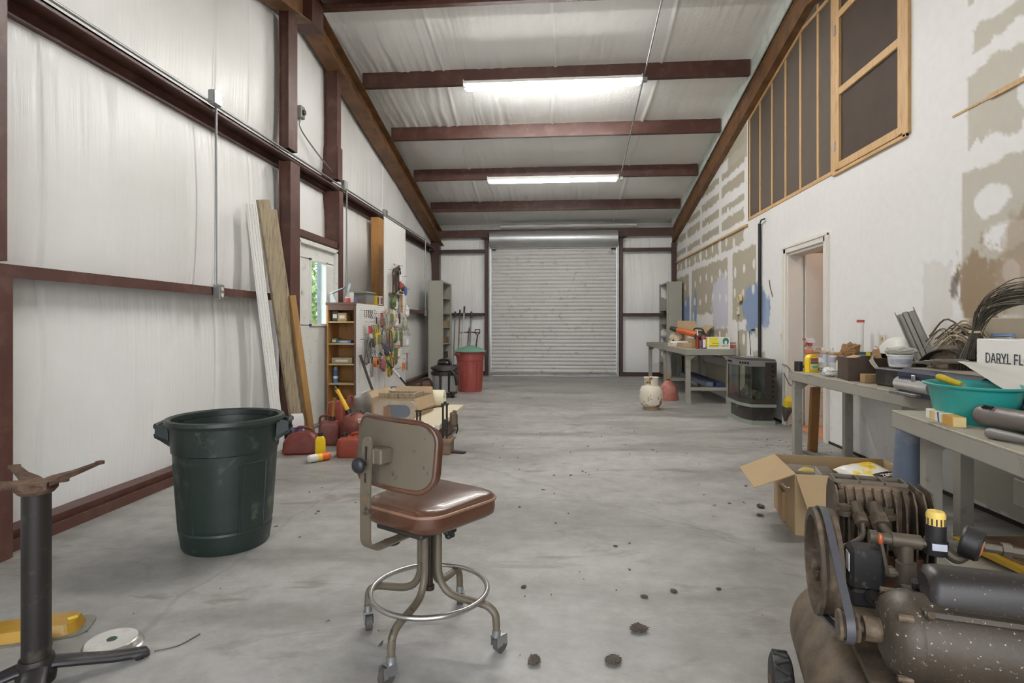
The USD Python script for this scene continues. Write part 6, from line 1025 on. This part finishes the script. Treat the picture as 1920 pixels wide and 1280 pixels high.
K.part('discharge_tube', B().tube(bez((px0 + .002, py0 - .155, .556), (px0 + .025, py0 - .19, .515), (px0 + .045, py0 - .20, .46), (px0 + .05, py0 - .20, .36), (px0 + .055, py0 - .20, .28)), .014, 10), pipe_m, smooth=True)
# pressure switch and manifold
sw = W2L((.862, 1.68, 0)); sx0, sy0 = sw[0], sw[1]
swp = K.part('pressure_switch', B().box((sx0, sy0, .475), (.085, .075, .115), r=.01), blk2, label='black pressure switch box'); K.part('switch_base', B().box((sx0, sy0, .395), (.08, .07, .05), r=.008), blk2); K.part('switch_label', B().box((sx0 - .0435, sy0 - .01, .49), (.002, .035, .05)), white, swp)
K.part('lever', B().tube(bez((sx0 + .03, sy0 - .045, .562), (sx0 + .035, sy0 - .05, .53), (sx0 + .045, sy0 - .05, .48), (sx0 + .062, sy0 - .045, .475)), .0045, 6), pipe_m); K.part('lever_tip', B().ball((sx0 + .028, sy0 - .045, .57), (.007, .007, .016), 1), mat('copper_tip', (176, 92, 52), .4, .3))
K.part('grommet', B().lathe([(.006, 0), (.022, 0), (.02, .012), (.012, .03), (.006, .03), (.006, 0)], n=16, M=tr(sx0 + .01, sy0 - .038, .405) @ rotx(90)), rubber); K.part('power_cable', B().tube(bez((sx0 + .01, sy0 - .06, .405), (sx0 + .05, sy0 - .085, .375), (sx0 + .10, sy0 - .09, .35), (mc[0] + .07, mc[1] + .06, mc[2] + .105)), .009, 8), rubber, smooth=True)
zq = .56; my = sy0 + .0
K.part('manifold', B().cyl((sx0 + .02, my, zq), (sx0 + .065, my, zq - .002), .015, n=14).cyl((sx0 + .065, my, zq - .002), (sx0 + .135, my, zq - .003), .020, n=14).cyl((sx0 + .135, my, zq - .003), (sx0 + .19, my, zq - .004), .013, n=12).cyl((sx0 + .012, my, zq), (sx0 + .03, my, zq), .019, n=14), pipe_m)
K.part('riser', B().cyl((sx0 + .10, my, zq - .01), (sx0 + .10, my, .46), .018, n=14).cyl((sx0 + .10, my, .50), (sx0 + .10, my, .42), .025, n=14).cyl((sx0 + .10, my, .42), (sx0 + .10, my, .28), .017, n=14), pipe_m); K.part('tee_branch', B().cyl((sx0 + .04, my, .465), (sx0 + .09, my, .465), .014, n=12).cyl((sx0 + .055, my, .465), (sx0 + .07, my, .465), .019, n=6), pipe_m)
rg = np.array([sx0 + .17, my, 0]); K.part('regulator', B().cyl(rg + (0, 0, zq - .028), rg + (0, 0, zq + .012), .028, n=20).cyl(rg + (0, 0, zq + .012), rg + (0, 0, zq + .052), .024, n=20), blk2); K.part('regulator_label', B().box(rg + (.0, -.0275, zq - .002), (.034, .003, .018)), mat('pale_label', (206, 210, 222), .5)); kb = K.part('regulator_knob', B().lathe([(0, zq + .05), (.023, zq + .05), (.023, zq + .080), (.019, zq + .088), (0, zq + .090)], c=rg, n=24), mat('knob_yellow', (222, 190, 96), .45, var=.08), label='yellow regulator knob')
for k in range(14): K.part('knob_ridge', B().box(rg + (.023 * math.cos(k * .449), .023 * math.sin(k * .449), zq + .062), (.003, .003, .018)), blk2, kb)
K.part('elbow', B().tube(bez(rg + (.02, 0, zq - .015), rg + (.045, -.012, zq - .03), rg + (.075, .0, zq - .012), rg + (.10, .01, zq - .0)), .015, 10), pipe_m)
ga = rg + (.07, -.03, zq + .02); Mg = tr(*ga) @ rotz(62) @ rotx(-78); K.part('gauge', B().lathe([(0, -.022), (.038, -.022), (.042, -.016), (.042, .016), (.038, .022), (0, .02)], n=32, M=Mg), blk2, label='black pressure gauge'); K.part('gauge_label', B().box((.016, .008, -.0225), (.03, .032, .002), M=Mg), mat('gauge_label', (196, 180, 160), .5, var=.2, vs=60)); K.part('gauge_label', B().box((-.004, .008, -.0227), (.008, .032, .002), M=Mg), mat('can_orange', (222, 100, 40), .35))
K.part('hose_fitting', B().cyl(rg + (.11, .01, zq), rg + (.22, .0, zq - .004), .012, n=6).cyl(rg + (.15, .008, zq), rg + (.17, .006, zq), .018, n=6).cyl(rg + (.205, .003, zq), rg + (.215, .002, zq), .019, n=12), pipe_m); K.part('hose', B().tube(bez(rg + (.21, 0, zq - .004), rg + (.27, -.02, zq - .012), rg + (.34, -.06, zq - .05), rg + (.42, -.12, zq - .14), rg + (.46, -.2, zq - .3), rg + (.5, -.3, .02)), .014, 10), mat('red_brown_hose', (112, 66, 50), .55, var=.1), smooth=True)
# floor debris: clods of dried mud
mud = mat('dried_mud', (84, 76, 66), .95, var=.3, vs=30)
for k, (x, y, r_, s_) in enumerate(((.305, 2.18, .035, 'largest dried mud clod, right of the stool'), (.19, 1.97, .032, 'dried mud clod nearest the viewer right of the stool'), (-.08, 1.945, .03, 'flat dried mud clod just right of the stool casters'), (.50, 2.51, .018, 'small dried mud clod toward the bench side'), (.365, 2.45, .016, 'small dried mud clod in the middle of the floor'), (.70, 2.55, .012, 'tiny mud crumb toward the air compressor'), (-.15, 2.5, .014, 'pale crumb on the floor behind the stool'), (1.28, 3.72, .03, 'mud clod on the floor beside the cardboard box'), (1.22, 3.55, .022, 'crumbled mud beside the cardboard box, nearer the viewer'), (.30, 3.0, .012, 'small dark crumb farther out on the open floor'))):
    P_, F_ = blobmesh((r_ * .95, r_ * .7, r_ * .28), 80 + k, 1.1, 3.2, 3); solo('mud_clod', s_, 'mud clod', (P_, F_), mud, (x, y, 0), 40 * k, smooth=False)
n = 260; rr = np.random.default_rng(8); g = B()
for k in range(n):
    x, y = (rr.uniform(-1.9, 2.0), rr.uniform(1.9, 6.5)) if k < 120 else (rr.uniform(1.9, 2.6), rr.uniform(4.6, 6.0)); s_ = rr.uniform(.002, .006) * (1.4 if k < 120 else 1); g.hull(rr.normal(size=(6, 3)) * s_ * (1, 1, .4) + (x, y, s_ * .5))
solo('floor_grit', 'scattered grit and crumbs on the concrete floor', 'debris', g, mud, kind='stuff', smooth=False)
curve('wire_scrap', 'thin bent wire scrap on the floor near the pedestal foot', 'wire', bez((-1.42, 1.90, .004), (-1.36, 1.94, .004), (-1.33, 2.02, .004)), .002, mat('wire', (90, 84, 78), .4, .7))

# ================================================================ PEGBOARD STATION on the left wall
pegm = usdkit.material(stage, '/World/Looks/pegboard', {'g': ('geometry', {}), 'm': ('mapping', {'scale': (0, 39.37, 39.37)}), 'f': ('vector_math', {'math_type': 'fraction'}), 's': ('vector_math', {'math_type': 'subtract', 'vector2': (0, .5, .5)}), 'l': ('vector_math', {'math_type': 'length'}), 'r': ('rgb_ramp', {'ramp': [(.10, lin((140, 137, 130))), (.2, lin((232, 231, 227)))]}), 'p': ('principled_bsdf', {'roughness': .5})},
    [('g.position', 'm.vector'), ('m.vector', 'f.vector1'), ('f.vector', 's.vector1'), ('s.vector', 'l.vector1'), ('l.value', 'r.fac'), ('r.color', 'p.base_color')], surface='p.BSDF')
plyw = mat('amber_plywood', (176, 128, 72), .55, var=.2, vs=3, streak=(8, 8, 1.2), dirt=(140, 96, 50), da=.1, ds=3); rdp = mat('brown_paint', (104, 74, 62), .5, var=.1)
t = T('shelf_unit', 'narrow amber plywood shelf unit at the end of the pegboard beside the entry door', 'shelf unit', (-2.535, 6.66, 0))
for x in (-.165, .165): t.part('upright', B().box((x, 0, .70), (.022, .34, 1.40), r=.003), rdp if x > 0 else plyw)
t.part('back_panel', B().box((0, .16, .70), (.31, .015, 1.38)), plyw); t.part('top_board', B().box((0, 0, 1.405), (.37, .36, .03), r=.003), rdp, label='brown painted top board'); t.part('top_rail', B().box((0, -.165, 1.36), (.31, .02, .06)), rdp)
for z in (.03, .24, .46, .69, .93, 1.19): t.part('shelf', B().box((0, -.005, z), (.308, .32, .018), r=.002), mat('shelf_board', (186, 160, 116), .6, var=.15))
solo('pegboard', 'low white pegboard panel beside the plywood shelf unit', 'pegboard', B().box((0, 0, 0), (.008, 1.05, 1.38)), pegm, (-2.352, 7.02, .72)); solo('pegboard', 'tall white pegboard panel crowded with hooks and packets', 'pegboard', B().box((0, 0, 0), (.008, 1.08, 2.60)), pegm, (-2.352, 8.095, 1.33))
t = T('pegboard_support', 'plain pine frame that carries the pegboard off the wall', 'frame', (-2.55, 7.6, 0))
for y, h in ((-.05, 1.40), (.45, 2.6), (1.0, 2.6)): t.part('post', B().box((.16, y, h / 2), (.035, .06, h)), wood)
for z in (.10, 1.30): t.part('rail', B().box((-.0, 1.0, z), (.28, .06, .05)), wood)
solo('wood_post', 'amber wooden post on the left wall above the pegboard', 'post', B().box((0, 0, 0), (.13, .30, 1.55), r=.004), plyw, (-2.77, 8.60, 2.02))
# on top of the shelf unit
Ht = 1.42
t = T('metal_bracket', 'bent sheet metal bracket on top of the shelf unit nearest the door', 'bracket', (-2.64, 6.60, Ht)); t.part('plate', B().hull([(x, y, z) for x, z in ((-.06, 0), (.02, 0), (-.06, .09), (-.04, .12)) for y in (-.03, -.025)]), galv); t.part('arm', B().hull([(x, y, z) for x, z in ((-.07, .10), (.10, .17), (-.07, .12), (.11, .185)) for y in (-.03, .02)]), galv)
t = T('metal_strip', 'grey metal strip standing upright on the shelf unit', 'strip', (-2.60, 6.75, Ht)); t.part('strip', B().hull([(0, 0, 0), (.035, 0, 0), (.09, 0, .24), (.06, 0, .24), (0, .01, 0), (.035, .01, 0), (.09, .01, .24), (.06, .01, .24)]), galv)
def can(label, loc, r_, h, c, c2=None):
    t = T('can', label, 'can', loc); t.part('body', B().cyl((0, 0, 0), (0, 0, h), r_, n=20), mat('canc_%d_%d_%d' % c, c, .4)); t.part('lid', B().cyl((0, 0, h), (0, 0, h + .012), r_ * .9, n=20), mat('canc_%d_%d_%d' % (c2 or c), c2 or c, .4)); return t
can('white can with pale lid on the shelf unit, behind a red one', (-2.50, 6.72, Ht), .035, .12, (214, 208, 198), (222, 206, 176)); can('short red and white can on the shelf unit', (-2.49, 6.58, Ht), .034, .055, (176, 74, 70), (226, 222, 214)); can('small blue can against the grey tub on top of the pegboard', (-2.44, 6.72, Ht), .016, .06, (92, 108, 150))
t = T('storage_tub', 'smoky grey plastic tub with a green lid on top of the pegboard', 'storage box', (-2.47, 7.06, Ht)); t.part('tub', B().hull([(x, y, z) for x, y, z in ((-.08, -.14, 0), (.08, -.14, 0), (-.08, .14, 0), (.08, .14, 0), (-.10, -.17, .13), (.10, -.17, .13), (-.10, .17, .13), (.10, .17, .13))]), mat('smoky_tub', (126, 124, 120), .3, var=.1)); t.part('lid', B().box((0, 0, .14), (.23, .38, .022), r=.006), mat('sage_lid', (122, 132, 122), .45))
solo('tub_shelf', 'brown board that carries the grey tub on the pegboard frame', 'shelf', B().box((0, 0, 0), (.30, .62, .02)), plyw, (-2.50, 7.15, Ht - .011))
for k, (y, c, s_, w_) in enumerate(((7.36, (214, 182, 62), 'small yellow box beside the grey tub on top of the pegboard', .10), (7.50, (120, 82, 78), 'small framed brown and white box beside the yellow box', .12))):
    t = T('small_box', s_, 'box', (-2.40, y, Ht + .0)); t.part('body', B().box((0, 0, .06), (.06, w_, .12), r=.002), white if k else mat('sb_%d' % c[0], c, .5)); t.part('print', B().box((.031, 0, .06), (.003, w_ * .7, .09)), mat('sb_%d' % c[0], c, .5) if k else mat('sb_dark', (84, 66, 48), .5))
solo('small_ledge', 'small pine ledge on the pegboard under the boxes', 'shelf', B().box((0, 0, 0), (.09, .32, .018)), wood, (-2.395, 7.44, Ht - .010))
# on the shelves
for (x, z, c, s_, d) in ((.0, 1.20, (160, 128, 84), 'tan carton on the top shelf of the plywood unit', (.11, .16, .10)), (-.09, 1.20, (60, 58, 50), 'dark crumpled pack on the top shelf of the plywood unit', (.08, .14, .12)), (.02, .939, (104, 124, 170), 'blue packet on the second shelf of the plywood unit', (.16, .16, .035)), (-.10, .939, (96, 110, 84), 'green packet on the second shelf of the plywood unit', (.07, .14, .06)), (.0, .699, (150, 138, 112), 'flat grey drawer box on the third shelf of the plywood unit', (.25, .18, .07))):
    t = T('shelf_box', s_, 'box', (-2.535 + x, 6.60, z)); t.part('body', B().box((0, 0, d[2] / 2), d, r=.006), mat('shb_%d' % c[0], c, .6, var=.2, vs=20)); t.part('front_print', B().box((0, -d[1] / 2 - .001, d[2] * .5), (d[0] * .6, .003, d[2] * .4)), mat('print_pale', (206, 200, 186), .5))
t = T('spray_can', 'blue spray can standing on the plywood shelf unit', 'spray can', (-2.645, 6.60, .469)); t.part('body', B().cyl((0, 0, 0), (0, 0, .15), .032, n=20), mat('can_blue2', (70, 112, 158), .35)); t.part('band', B().cyl((0, 0, .05), (0, 0, .08), .0325, n=20), mat('can_white', (226, 222, 214), .35)); t.part('cap', B().cyl((0, 0, .15), (0, 0, .19), .026, .022, n=18), mat('grey_cap', (140, 142, 146), .4))
# things hanging on the pegboard: (y, z, kind, colour, second colour, label)
XB = -2.347; r7 = np.random.default_rng(21)
def hook(t, z=0, L=.11): t.part('hook', B().tube([(0, 0, z + .01), (.01, 0, z), (L, 0, z), (L + .004, 0, z + .014)], .0022, 5), mat('wire', (90, 84, 78), .4, .7))
def cmat(c, rough=.5): return mat('hc_%d_%d_%d' % tuple(c), c, rough, var=.16, vs=18)
ROW = {1.66: 'top row', 1.48: 'second row', 1.28: 'third row', 1.08: 'fourth row', .88: 'fifth row'}
def hang(y, z, kind, c, c2, label, s=1.0):
    t = T({'pack': 'hanging_packet', 'coil': 'cord_coil', 'tool': 'hanging_tool', 'bag': 'hanging_bag', 'glove': 'work_glove', 'roll': 'tape_roll', 'jar': 'hanging_hardware'}[kind], label, {'pack': 'packet', 'coil': 'cord', 'tool': 'tool', 'bag': 'bag', 'glove': 'glove', 'roll': 'tape', 'jar': 'hardware'}[kind], (XB, y, z), group=None); hook(t, 0, .12)
    m, m_2 = cmat(c), cmat(c2); x = .05 + r7.uniform(0, .05)
    if kind == 'pack':
        w, h = .10 * s, .17 * s; t.part('card', B().box((x, 0, -h / 2 + .01), (.003, w, h)), m); t.part('blister', B().hull([(x + .002, a * w * .4, -h * .25) for a in (-1, 1)] + [(x + .002, a * w * .4, -h * .85) for a in (-1, 1)] + [(x + .028, a * w * .3, -h * .32) for a in (-1, 1)] + [(x + .028, a * w * .3, -h * .8) for a in (-1, 1)]), m_2)
    elif kind == 'bag': P_, F_ = blobmesh((.035, .06 * s, .09 * s), int(y * 100), .8, 2.6, 3); t.part('bag', (P_ + (x, 0, -.17 * s), F_), m, smooth=True); t.part('header', B().box((x, 0, -.005), (.004, .09 * s, .045)), m_2)
    elif kind == 'coil':
        for k in range(4): a = np.linspace(0, 2 * np.pi, 26, endpoint=False); t.part('loop', B().tube(np.c_[x - .02 + .014 * k + .006 * np.sin(3 * a + k), .055 * s * np.sin(a) * (1 + .1 * math.sin(k * 2)), -.13 * s + .14 * s * np.cos(a) + .008 * k], .007, 6, closed=True), m if k % 2 else m_2, smooth=True)
        t.part('tie', B().cyl((x - .03, -.0, -.01 * s), (x + .04, 0, -.01 * s), .016, n=8), m_2)
    elif kind == 'tool':
        t.part('shaft', B().hull([(x, a * .012, b) for a in (-1, 1) for b in (.02, -.10 * s)] + [(x + .012, a * .01, b) for a in (-1, 1) for b in (.01, -.09 * s)]), m_2)
        for a in (-1, 1): t.part('handle', B().tube(bez((x + .005, a * .005, -.07 * s), (x + .005, a * .028, -.14 * s), (x + .005, a * .022, -.22 * s)), .010, 7), m)
    elif kind == 'glove':
        t.part('palm', B().hull([(x + e, a, b) for e in (0, .03) for a, b in ((-.04 * s, 0), (.04 * s, 0), (-.05 * s, -.12 * s), (.05 * s, -.12 * s))]), m)
        for k in range(4): t.part('finger', B().cyl((x + .015, (-.036 + .024 * k) * s, -.11 * s), (x + .015, (-.042 + .028 * k) * s, (-.19 + .01 * abs(k - 1)) * s), .012 * s, .009 * s, n=8), m)
        t.part('cuff', B().box((x + .015, 0, .01), (.038, .088 * s, .05), r=.006), m_2)
    elif kind == 'roll': t.part('roll', B().lathe([(.03 * s, -.022), (.052 * s, -.022), (.052 * s, .022), (.03 * s, .022), (.03 * s, -.022)], n=26, M=tr(x, 0, -.04) @ roty(90)), m); t.part('core', B().lathe([(.026 * s, -.023), (.031 * s, -.023), (.031 * s, .023), (.026 * s, .023), (.026 * s, -.023)], n=26, M=tr(x, 0, -.04) @ roty(90)), m_2)
    elif kind == 'jar':
        for k in range(5): t.part('hook_piece', B().tube(bez((x - .04 + .022 * k, 0, 0), (x - .04 + .022 * k, .012, -.03), (x - .04 + .022 * k, -.01, -.055 * s), (x - .035 + .022 * k, .008, -.08 * s)), .0035, 5), m)
    return t
TANC, GRY, DK, YEL, GRN, REDC, WHT, BLUC, ORC, PUR, OLV, BRN = (176, 156, 122), (128, 126, 122), (52, 48, 44), (222, 196, 54), (92, 112, 66), (164, 62, 56), (220, 216, 208), (70, 104, 160), (196, 112, 52), (120, 100, 136), (112, 104, 62), (110, 82, 58)
L_ = [(6.62, 1.33, 'jar', DK, GRY, 'small black hooks nearest the shelf unit, top row of the low pegboard'), (6.80, 1.33, 'jar', GRY, DK, 'small grey hooks second from the shelf unit, top row of the low pegboard'), (6.88, 1.17 - .02, 'jar', DK, DK, 'black bent hooks beside the white and red packet on the low pegboard'), (6.78, 1.19, 'pack', WHT, REDC, 'white and red packet in the second row of the low pegboard'), (6.95, 1.24, 'tool', YEL, DK, 'yellow handled pliers high on the low pegboard'), (7.13, 1.30, 'pack', REDC, BRN, 'red brown packet high on the low pegboard'), (7.28, 1.28, 'bag', (136, 142, 158), WHT, 'grey blue bag high on the low pegboard'), (7.42, 1.33, 'coil', (196, 186, 160), TANC, 'cream cord coil at the upper far corner of the low pegboard'),
      (6.60, .98, 'coil', GRY, (92, 90, 84), 'grey wire coil first from the shelf end, third row'), (6.75, 1.04, 'pack', WHT, DK, 'white card with a dark blister, third row of the low pegboard'), (6.90, 1.06, 'bag', OLV, YEL, 'olive bag with a yellow header on the low pegboard'), (7.05, 1.08, 'pack', YEL, OLV, 'long yellow and olive packet on the low pegboard'), (7.18, 1.06, 'bag', GRY, DK, 'dark grey bag in the middle of the low pegboard'), (7.32, 1.08, 'tool', BRN, GRY, 'brown handled tool in the middle of the low pegboard'), (7.46, 1.10, 'coil', BRN, TANC, 'brown cord coil in the middle of the low pegboard'),
      (6.78, .84, 'jar', (60, 58, 54), GRY, 'cluster of dark wire hooks low on the pegboard'), (6.84, .76, 'tool', GRY, DK, 'grey tool hanging low on the pegboard'), (7.02, .72, 'roll', ORC, DK, 'small orange tape roll low on the pegboard'), (7.18, .74, 'bag', (152, 92, 96), WHT, 'dusty pink bag low on the pegboard'), (7.33, .72, 'pack', REDC, (206, 160, 60), 'red and gold packet low on the pegboard'), (7.47, .74, 'pack', (206, 200, 70), GRN, 'yellow green packet low on the pegboard'), (7.40, .92, 'bag', (76, 76, 84), PUR, 'large dark plastic bag bulging from the pegboard'), 
      (7.62, .96, 'bag', (96, 94, 98), GRY, 'slate grey bag bulging from the tall pegboard'), (7.66, .74, 'coil', (110, 70, 40), YEL, 'brown and yellow cord loop low on the tall pegboard'), (7.84, .80, 'glove', OLV, GRN, 'olive green work glove low on the tall pegboard'), (7.98, .86, 'pack', ORC, WHT, 'orange topped packet low on the tall pegboard'), (8.15, .66, 'pack', WHT, ORC, 'small white packet with orange print low on the tall pegboard'), (8.40, .72, 'tool', GRY, PUR, 'grey trigger tool at the low far corner of the tall pegboard'),
      (7.70, 1.10, 'bag', (168, 166, 120), OLV, 'pale yellow bag in the third row of the tall pegboard'), (7.86, 1.08, 'bag', GRN, OLV, 'green bag in the third row of the tall pegboard'), (8.02, 1.10, 'pack', (150, 140, 100), GRN, 'khaki packet in the third row of the tall pegboard'), (8.17, 1.08, 'tool', BRN, DK, 'brown tool in the third row of the tall pegboard'), (8.32, 1.10, 'jar', GRY, GRY, 'bright wire hooks at the far end of the third row'), (8.46, 1.00, 'pack', WHT, (200, 200, 206), 'white bottle-shaped packet at the far edge of the tall pegboard'),
      (7.60, 1.36, 'pack', (176, 170, 158), GRN, 'pale packet in the second row of the tall pegboard'), (7.76, 1.34, 'bag', (190, 180, 160), WHT, 'cream bag in the second row of the tall pegboard'), (7.92, 1.30, 'pack', (196, 130, 120), WHT, 'pink packet in the second row of the tall pegboard'), (8.06, 1.42, 'tool', DK, ORC, 'black and orange tool in the second row of the tall pegboard'), (8.30, 1.26, 'bag', (172, 168, 150), GRY, 'bag of bright screws in the second row of the tall pegboard'),
      (7.78, 1.56, 'bag', GRN, OLV, 'mossy green bag under the little tool rail of the tall pegboard'), (7.90, 1.54, 'pack', (120, 128, 96), WHT, 'sage packet under the little tool rail of the tall pegboard'), (8.02, 1.56, 'tool', GRY, DK, 'grey tool under the little tool rail of the tall pegboard'),
      (7.74, 1.92, 'coil', DK, BRN, 'dark brown strap coil high on the tall pegboard, nearer the viewer'), (7.90, 1.96, 'coil', (70, 58, 48), DK, 'black brown strap coil high on the tall pegboard, with a red tag beside'), (8.42, 1.44, 'bag', WHT, (200, 198, 192), 'clear white bag at the upper far corner of the tall pegboard')]
for a in L_: hang(*a, 1.25 if a[2] == 'coil' and a[1] > 1.8 else 1.1)
t = T('red_tag_tool', 'red and white handled tool hanging between the dark strap coils', 'tool', (XB + .12, 7.92, 1.72)); t.part('white_top', B().box((0, 0, .10), (.03, .05, .10), r=.008), white); t.part('red_bottom', B().box((0, 0, .0), (.03, .05, .10), r=.008), cmat(REDC)); t.part('loop', B().tube(np.array([(0, .02 * math.cos(q), .17 + .03 * math.sin(q)) for q in np.linspace(0, 6.28, 16, endpoint=False)]), .004, 5, closed=True), black)
t = T('tool_rail', 'small wooden rail holding tools across the tall pegboard', 'rail', (XB + .03, 7.98, 1.60)); t.part('rail', B().box((0, 0, 0), (.06, .5, .02), r=.003), oldw); t.part('bracket', B().box((0, .2, -.03), (.05, .015, .05)), oldw)
t = T('sponge_ball', 'blue and brown brush head on the tall pegboard', 'brush', (XB + .06, 8.28, 1.66)); t.part('blue_face', B().ball((.03, .03, 0), (.02, .06, .07), 2), cmat(BLUC)); t.part('brown_back', B().ball((0, -.02, .05), (.03, .06, .06), 2), cmat((92, 60, 48))); hook(t, .05, .04)
t = T('hammer', 'wooden handled hammer hanging on the tall pegboard', 'hammer', (XB + .05, 8.22, 1.60)); t.part('handle', B().cyl((0, 0, .02), (0, .02, -.26), .014, .018, n=10), hick); t.part('head', B().cyl((0, -.06, .03), (0, .06, .03), .018, n=12), ti)
for k, (y, z, L, s_) in enumerate(((8.0, 2.02, .30, 'long thin hook arm highest on the tall pegboard'), (8.1, 1.88, .42, 'long thin hook arm second highest on the tall pegboard'), (8.25, 1.70, .45, 'long hook arm beside the blue brush'), (8.0, 1.12, .5, 'long hook arm across the third row of packets'), (8.1, .83, .45, 'long bare hook arm low on the tall pegboard'), (7.6, .60, .40, 'long bare hook arm under the yellow packets'), (7.9, .52, .45, 'lowest bare hook arm with a crank end'))):
    t = T('peg_hook', s_, 'hook', (XB, y, z)); t.part('arm', B().tube([(0, 0, .01), (.012, 0, 0), (.03, L * .2, 0), (.05, L, .012)], .0035, 6), mat('wire', (90, 84, 78), .4, .7)); t.part('mount', B().box((.004, 0, 0), (.006, .02, .04)), galv)
# on the floor before the pegboard
t = T('shovel', 'square-bladed grey shovel leaning against the pegboard', 'shovel', (-2.16, 6.72, 0)); d = np.array([-.17, -.16, .80]); t.part('shaft', B().cyl((0, 0, .16), d, .016, n=12), mat('dark_shaft', (84, 74, 66), .55, var=.2)); t.part('blade', B().box((.0, .02, .17), (.28, .012, .34), rz=8, r=.004), mat('shovel_grey', (126, 126, 124), .45, .5, var=.15, vs=6)); t.part('socket', B().cyl((0, .0, .14), d * .35, .022, n=12), ti); t.part('dark_dish', B().cyl((.03, -.01, .09), (.032, -.02, .09), .085, n=28), mat('dark_dish', (92, 86, 80), .5, .3))
t = T('wire_basket', 'dark wire basket of odds and ends below the pegboard', 'basket', (-2.08, 7.35, 0)); L, W_, H_ = .42, .72, .30; wm = mat('dark_wire2', (62, 58, 54), .45, .5)
for z in (.06, .18, H_): t.part('rim', B().tube([(-L / 2, -W_ / 2, z), (L / 2, -W_ / 2, z), (L / 2, W_ / 2, z), (-L / 2, W_ / 2, z)], .006 if z == H_ else .003, 6, closed=True), wm)
for y in np.linspace(-W_ / 2, W_ / 2, 13): t.part('wire', B().tube([(-L / 2, y, H_), (-L / 2, y, .01), (L / 2, y, .01), (L / 2, y, H_)], .0025, 5), wm)
for x in np.linspace(-L / 2, L / 2, 8): t.part('wire', B().tube([(x, -W_ / 2, H_), (x, -W_ / 2, .012), (x, W_ / 2, .012), (x, W_ / 2, H_)], .0025, 5), wm)
for k, (x, y, c, s_) in enumerate(((-.08, -.2, BRN, 'brown crumpled bundle in the wire basket'), (.06, -.1, (72, 60, 50), 'dark crumpled bundle in the wire basket'), (-.04, .05, (150, 140, 84), 'yellowish crumpled bundle in the wire basket'), (.07, .16, WHT, 'white crumpled bundle in the wire basket'), (-.06, .24, GRY, 'grey crumpled bundle in the wire basket'))):
    P_, F_ = blobmesh((.09, .09, .10), 60 + k, .9, 2.4, 3); solo('bundle', s_, 'bundle', (P_, F_), cmat(c), (-2.08 + x, 7.35 + y, .02), smooth=True)
t = T('trimmer_rod', 'green tipped black and white rod leaning on the pegboard', 'rod', (-1.92, 7.55, .20)); d = np.array([-.40, -.25, .58]); t.part('rod', B().cyl((0, 0, 0), d, .012, n=10), mat('rod_black', (48, 46, 44), .4)); t.part('white_sleeve', B().cyl(d * .45, d * .66, .0135, n=10), white); t.part('green_grip', B().cyl(d * .80, d * 1.02, .015, n=10), mat('grip_green', (62, 84, 58), .5))
t = T('chainsaw', 'black handled chainsaw on the floor below the pegboard', 'chainsaw', (-2.00, 8.10, .0), 20); t.part('body', B().box((.10, 0, .10), (.26, .18, .16), r=.03), mat('saw_dark', (58, 52, 48), .5, var=.15)); t.part('front_handle', B().tube(bez((-.18, 0, .08), (-.20, 0, .20), (-.14, 0, .27), (-.02, 0, .27), (.04, 0, .18)), .016, 10), rubber); t.part('starter', B().cyl((.03, -.10, .12), (.03, -.07, .12), .06, n=24), rubber); t.part('bar', B().box((-.22, 0, .04), (.30, .008, .07), r=.003), galv)
t = T('old_engine', 'brown hooped engine part beside the chainsaw', 'machine part', (-2.05, 8.62, 0)); t.part('body', B().box((0, 0, .10), (.20, .2, .20), r=.03), mat('tan_housing', (132, 118, 100), .6, var=.2)); t.part('hoop', B().tube(bez((-.04, -.04, .18), (-.03, -.03, .30), (.05, .0, .34), (.11, .02, .26), (.12, .03, .16)), .018, 10), rubber)
t = T('folded_carton', 'flattened brown carton lying on the floor toward the left shelving', 'cardboard', (-2.25, 9.9, 0)); t.part('sheet', B().box((0, 0, .02), (.6, 1.4, .03), rz=4), card); t.part('sheet', B().box((-.2, .7, .05), (.3, .6, .03), rz=-8), mat('red_brown_wood', (120, 76, 54), .7, var=.2))
t = T('hand_tool', 'yellow and black hand tool on the floor near the shop vacuum', 'tool', (-1.98, 8.62 + .14, 0), 20) if False else T('hand_tool', 'yellow and black hand tool on the floor near the shop vacuum', 'tool', (-1.80, 8.48, 0), 20); t.part('body', B().box((0, 0, .03), (.20, .07, .05), r=.012), mat('tool_yellow', (214, 172, 48), .5)); t.part('grip', B().box((-.10, 0, .05), (.09, .06, .07), r=.015), rubber)
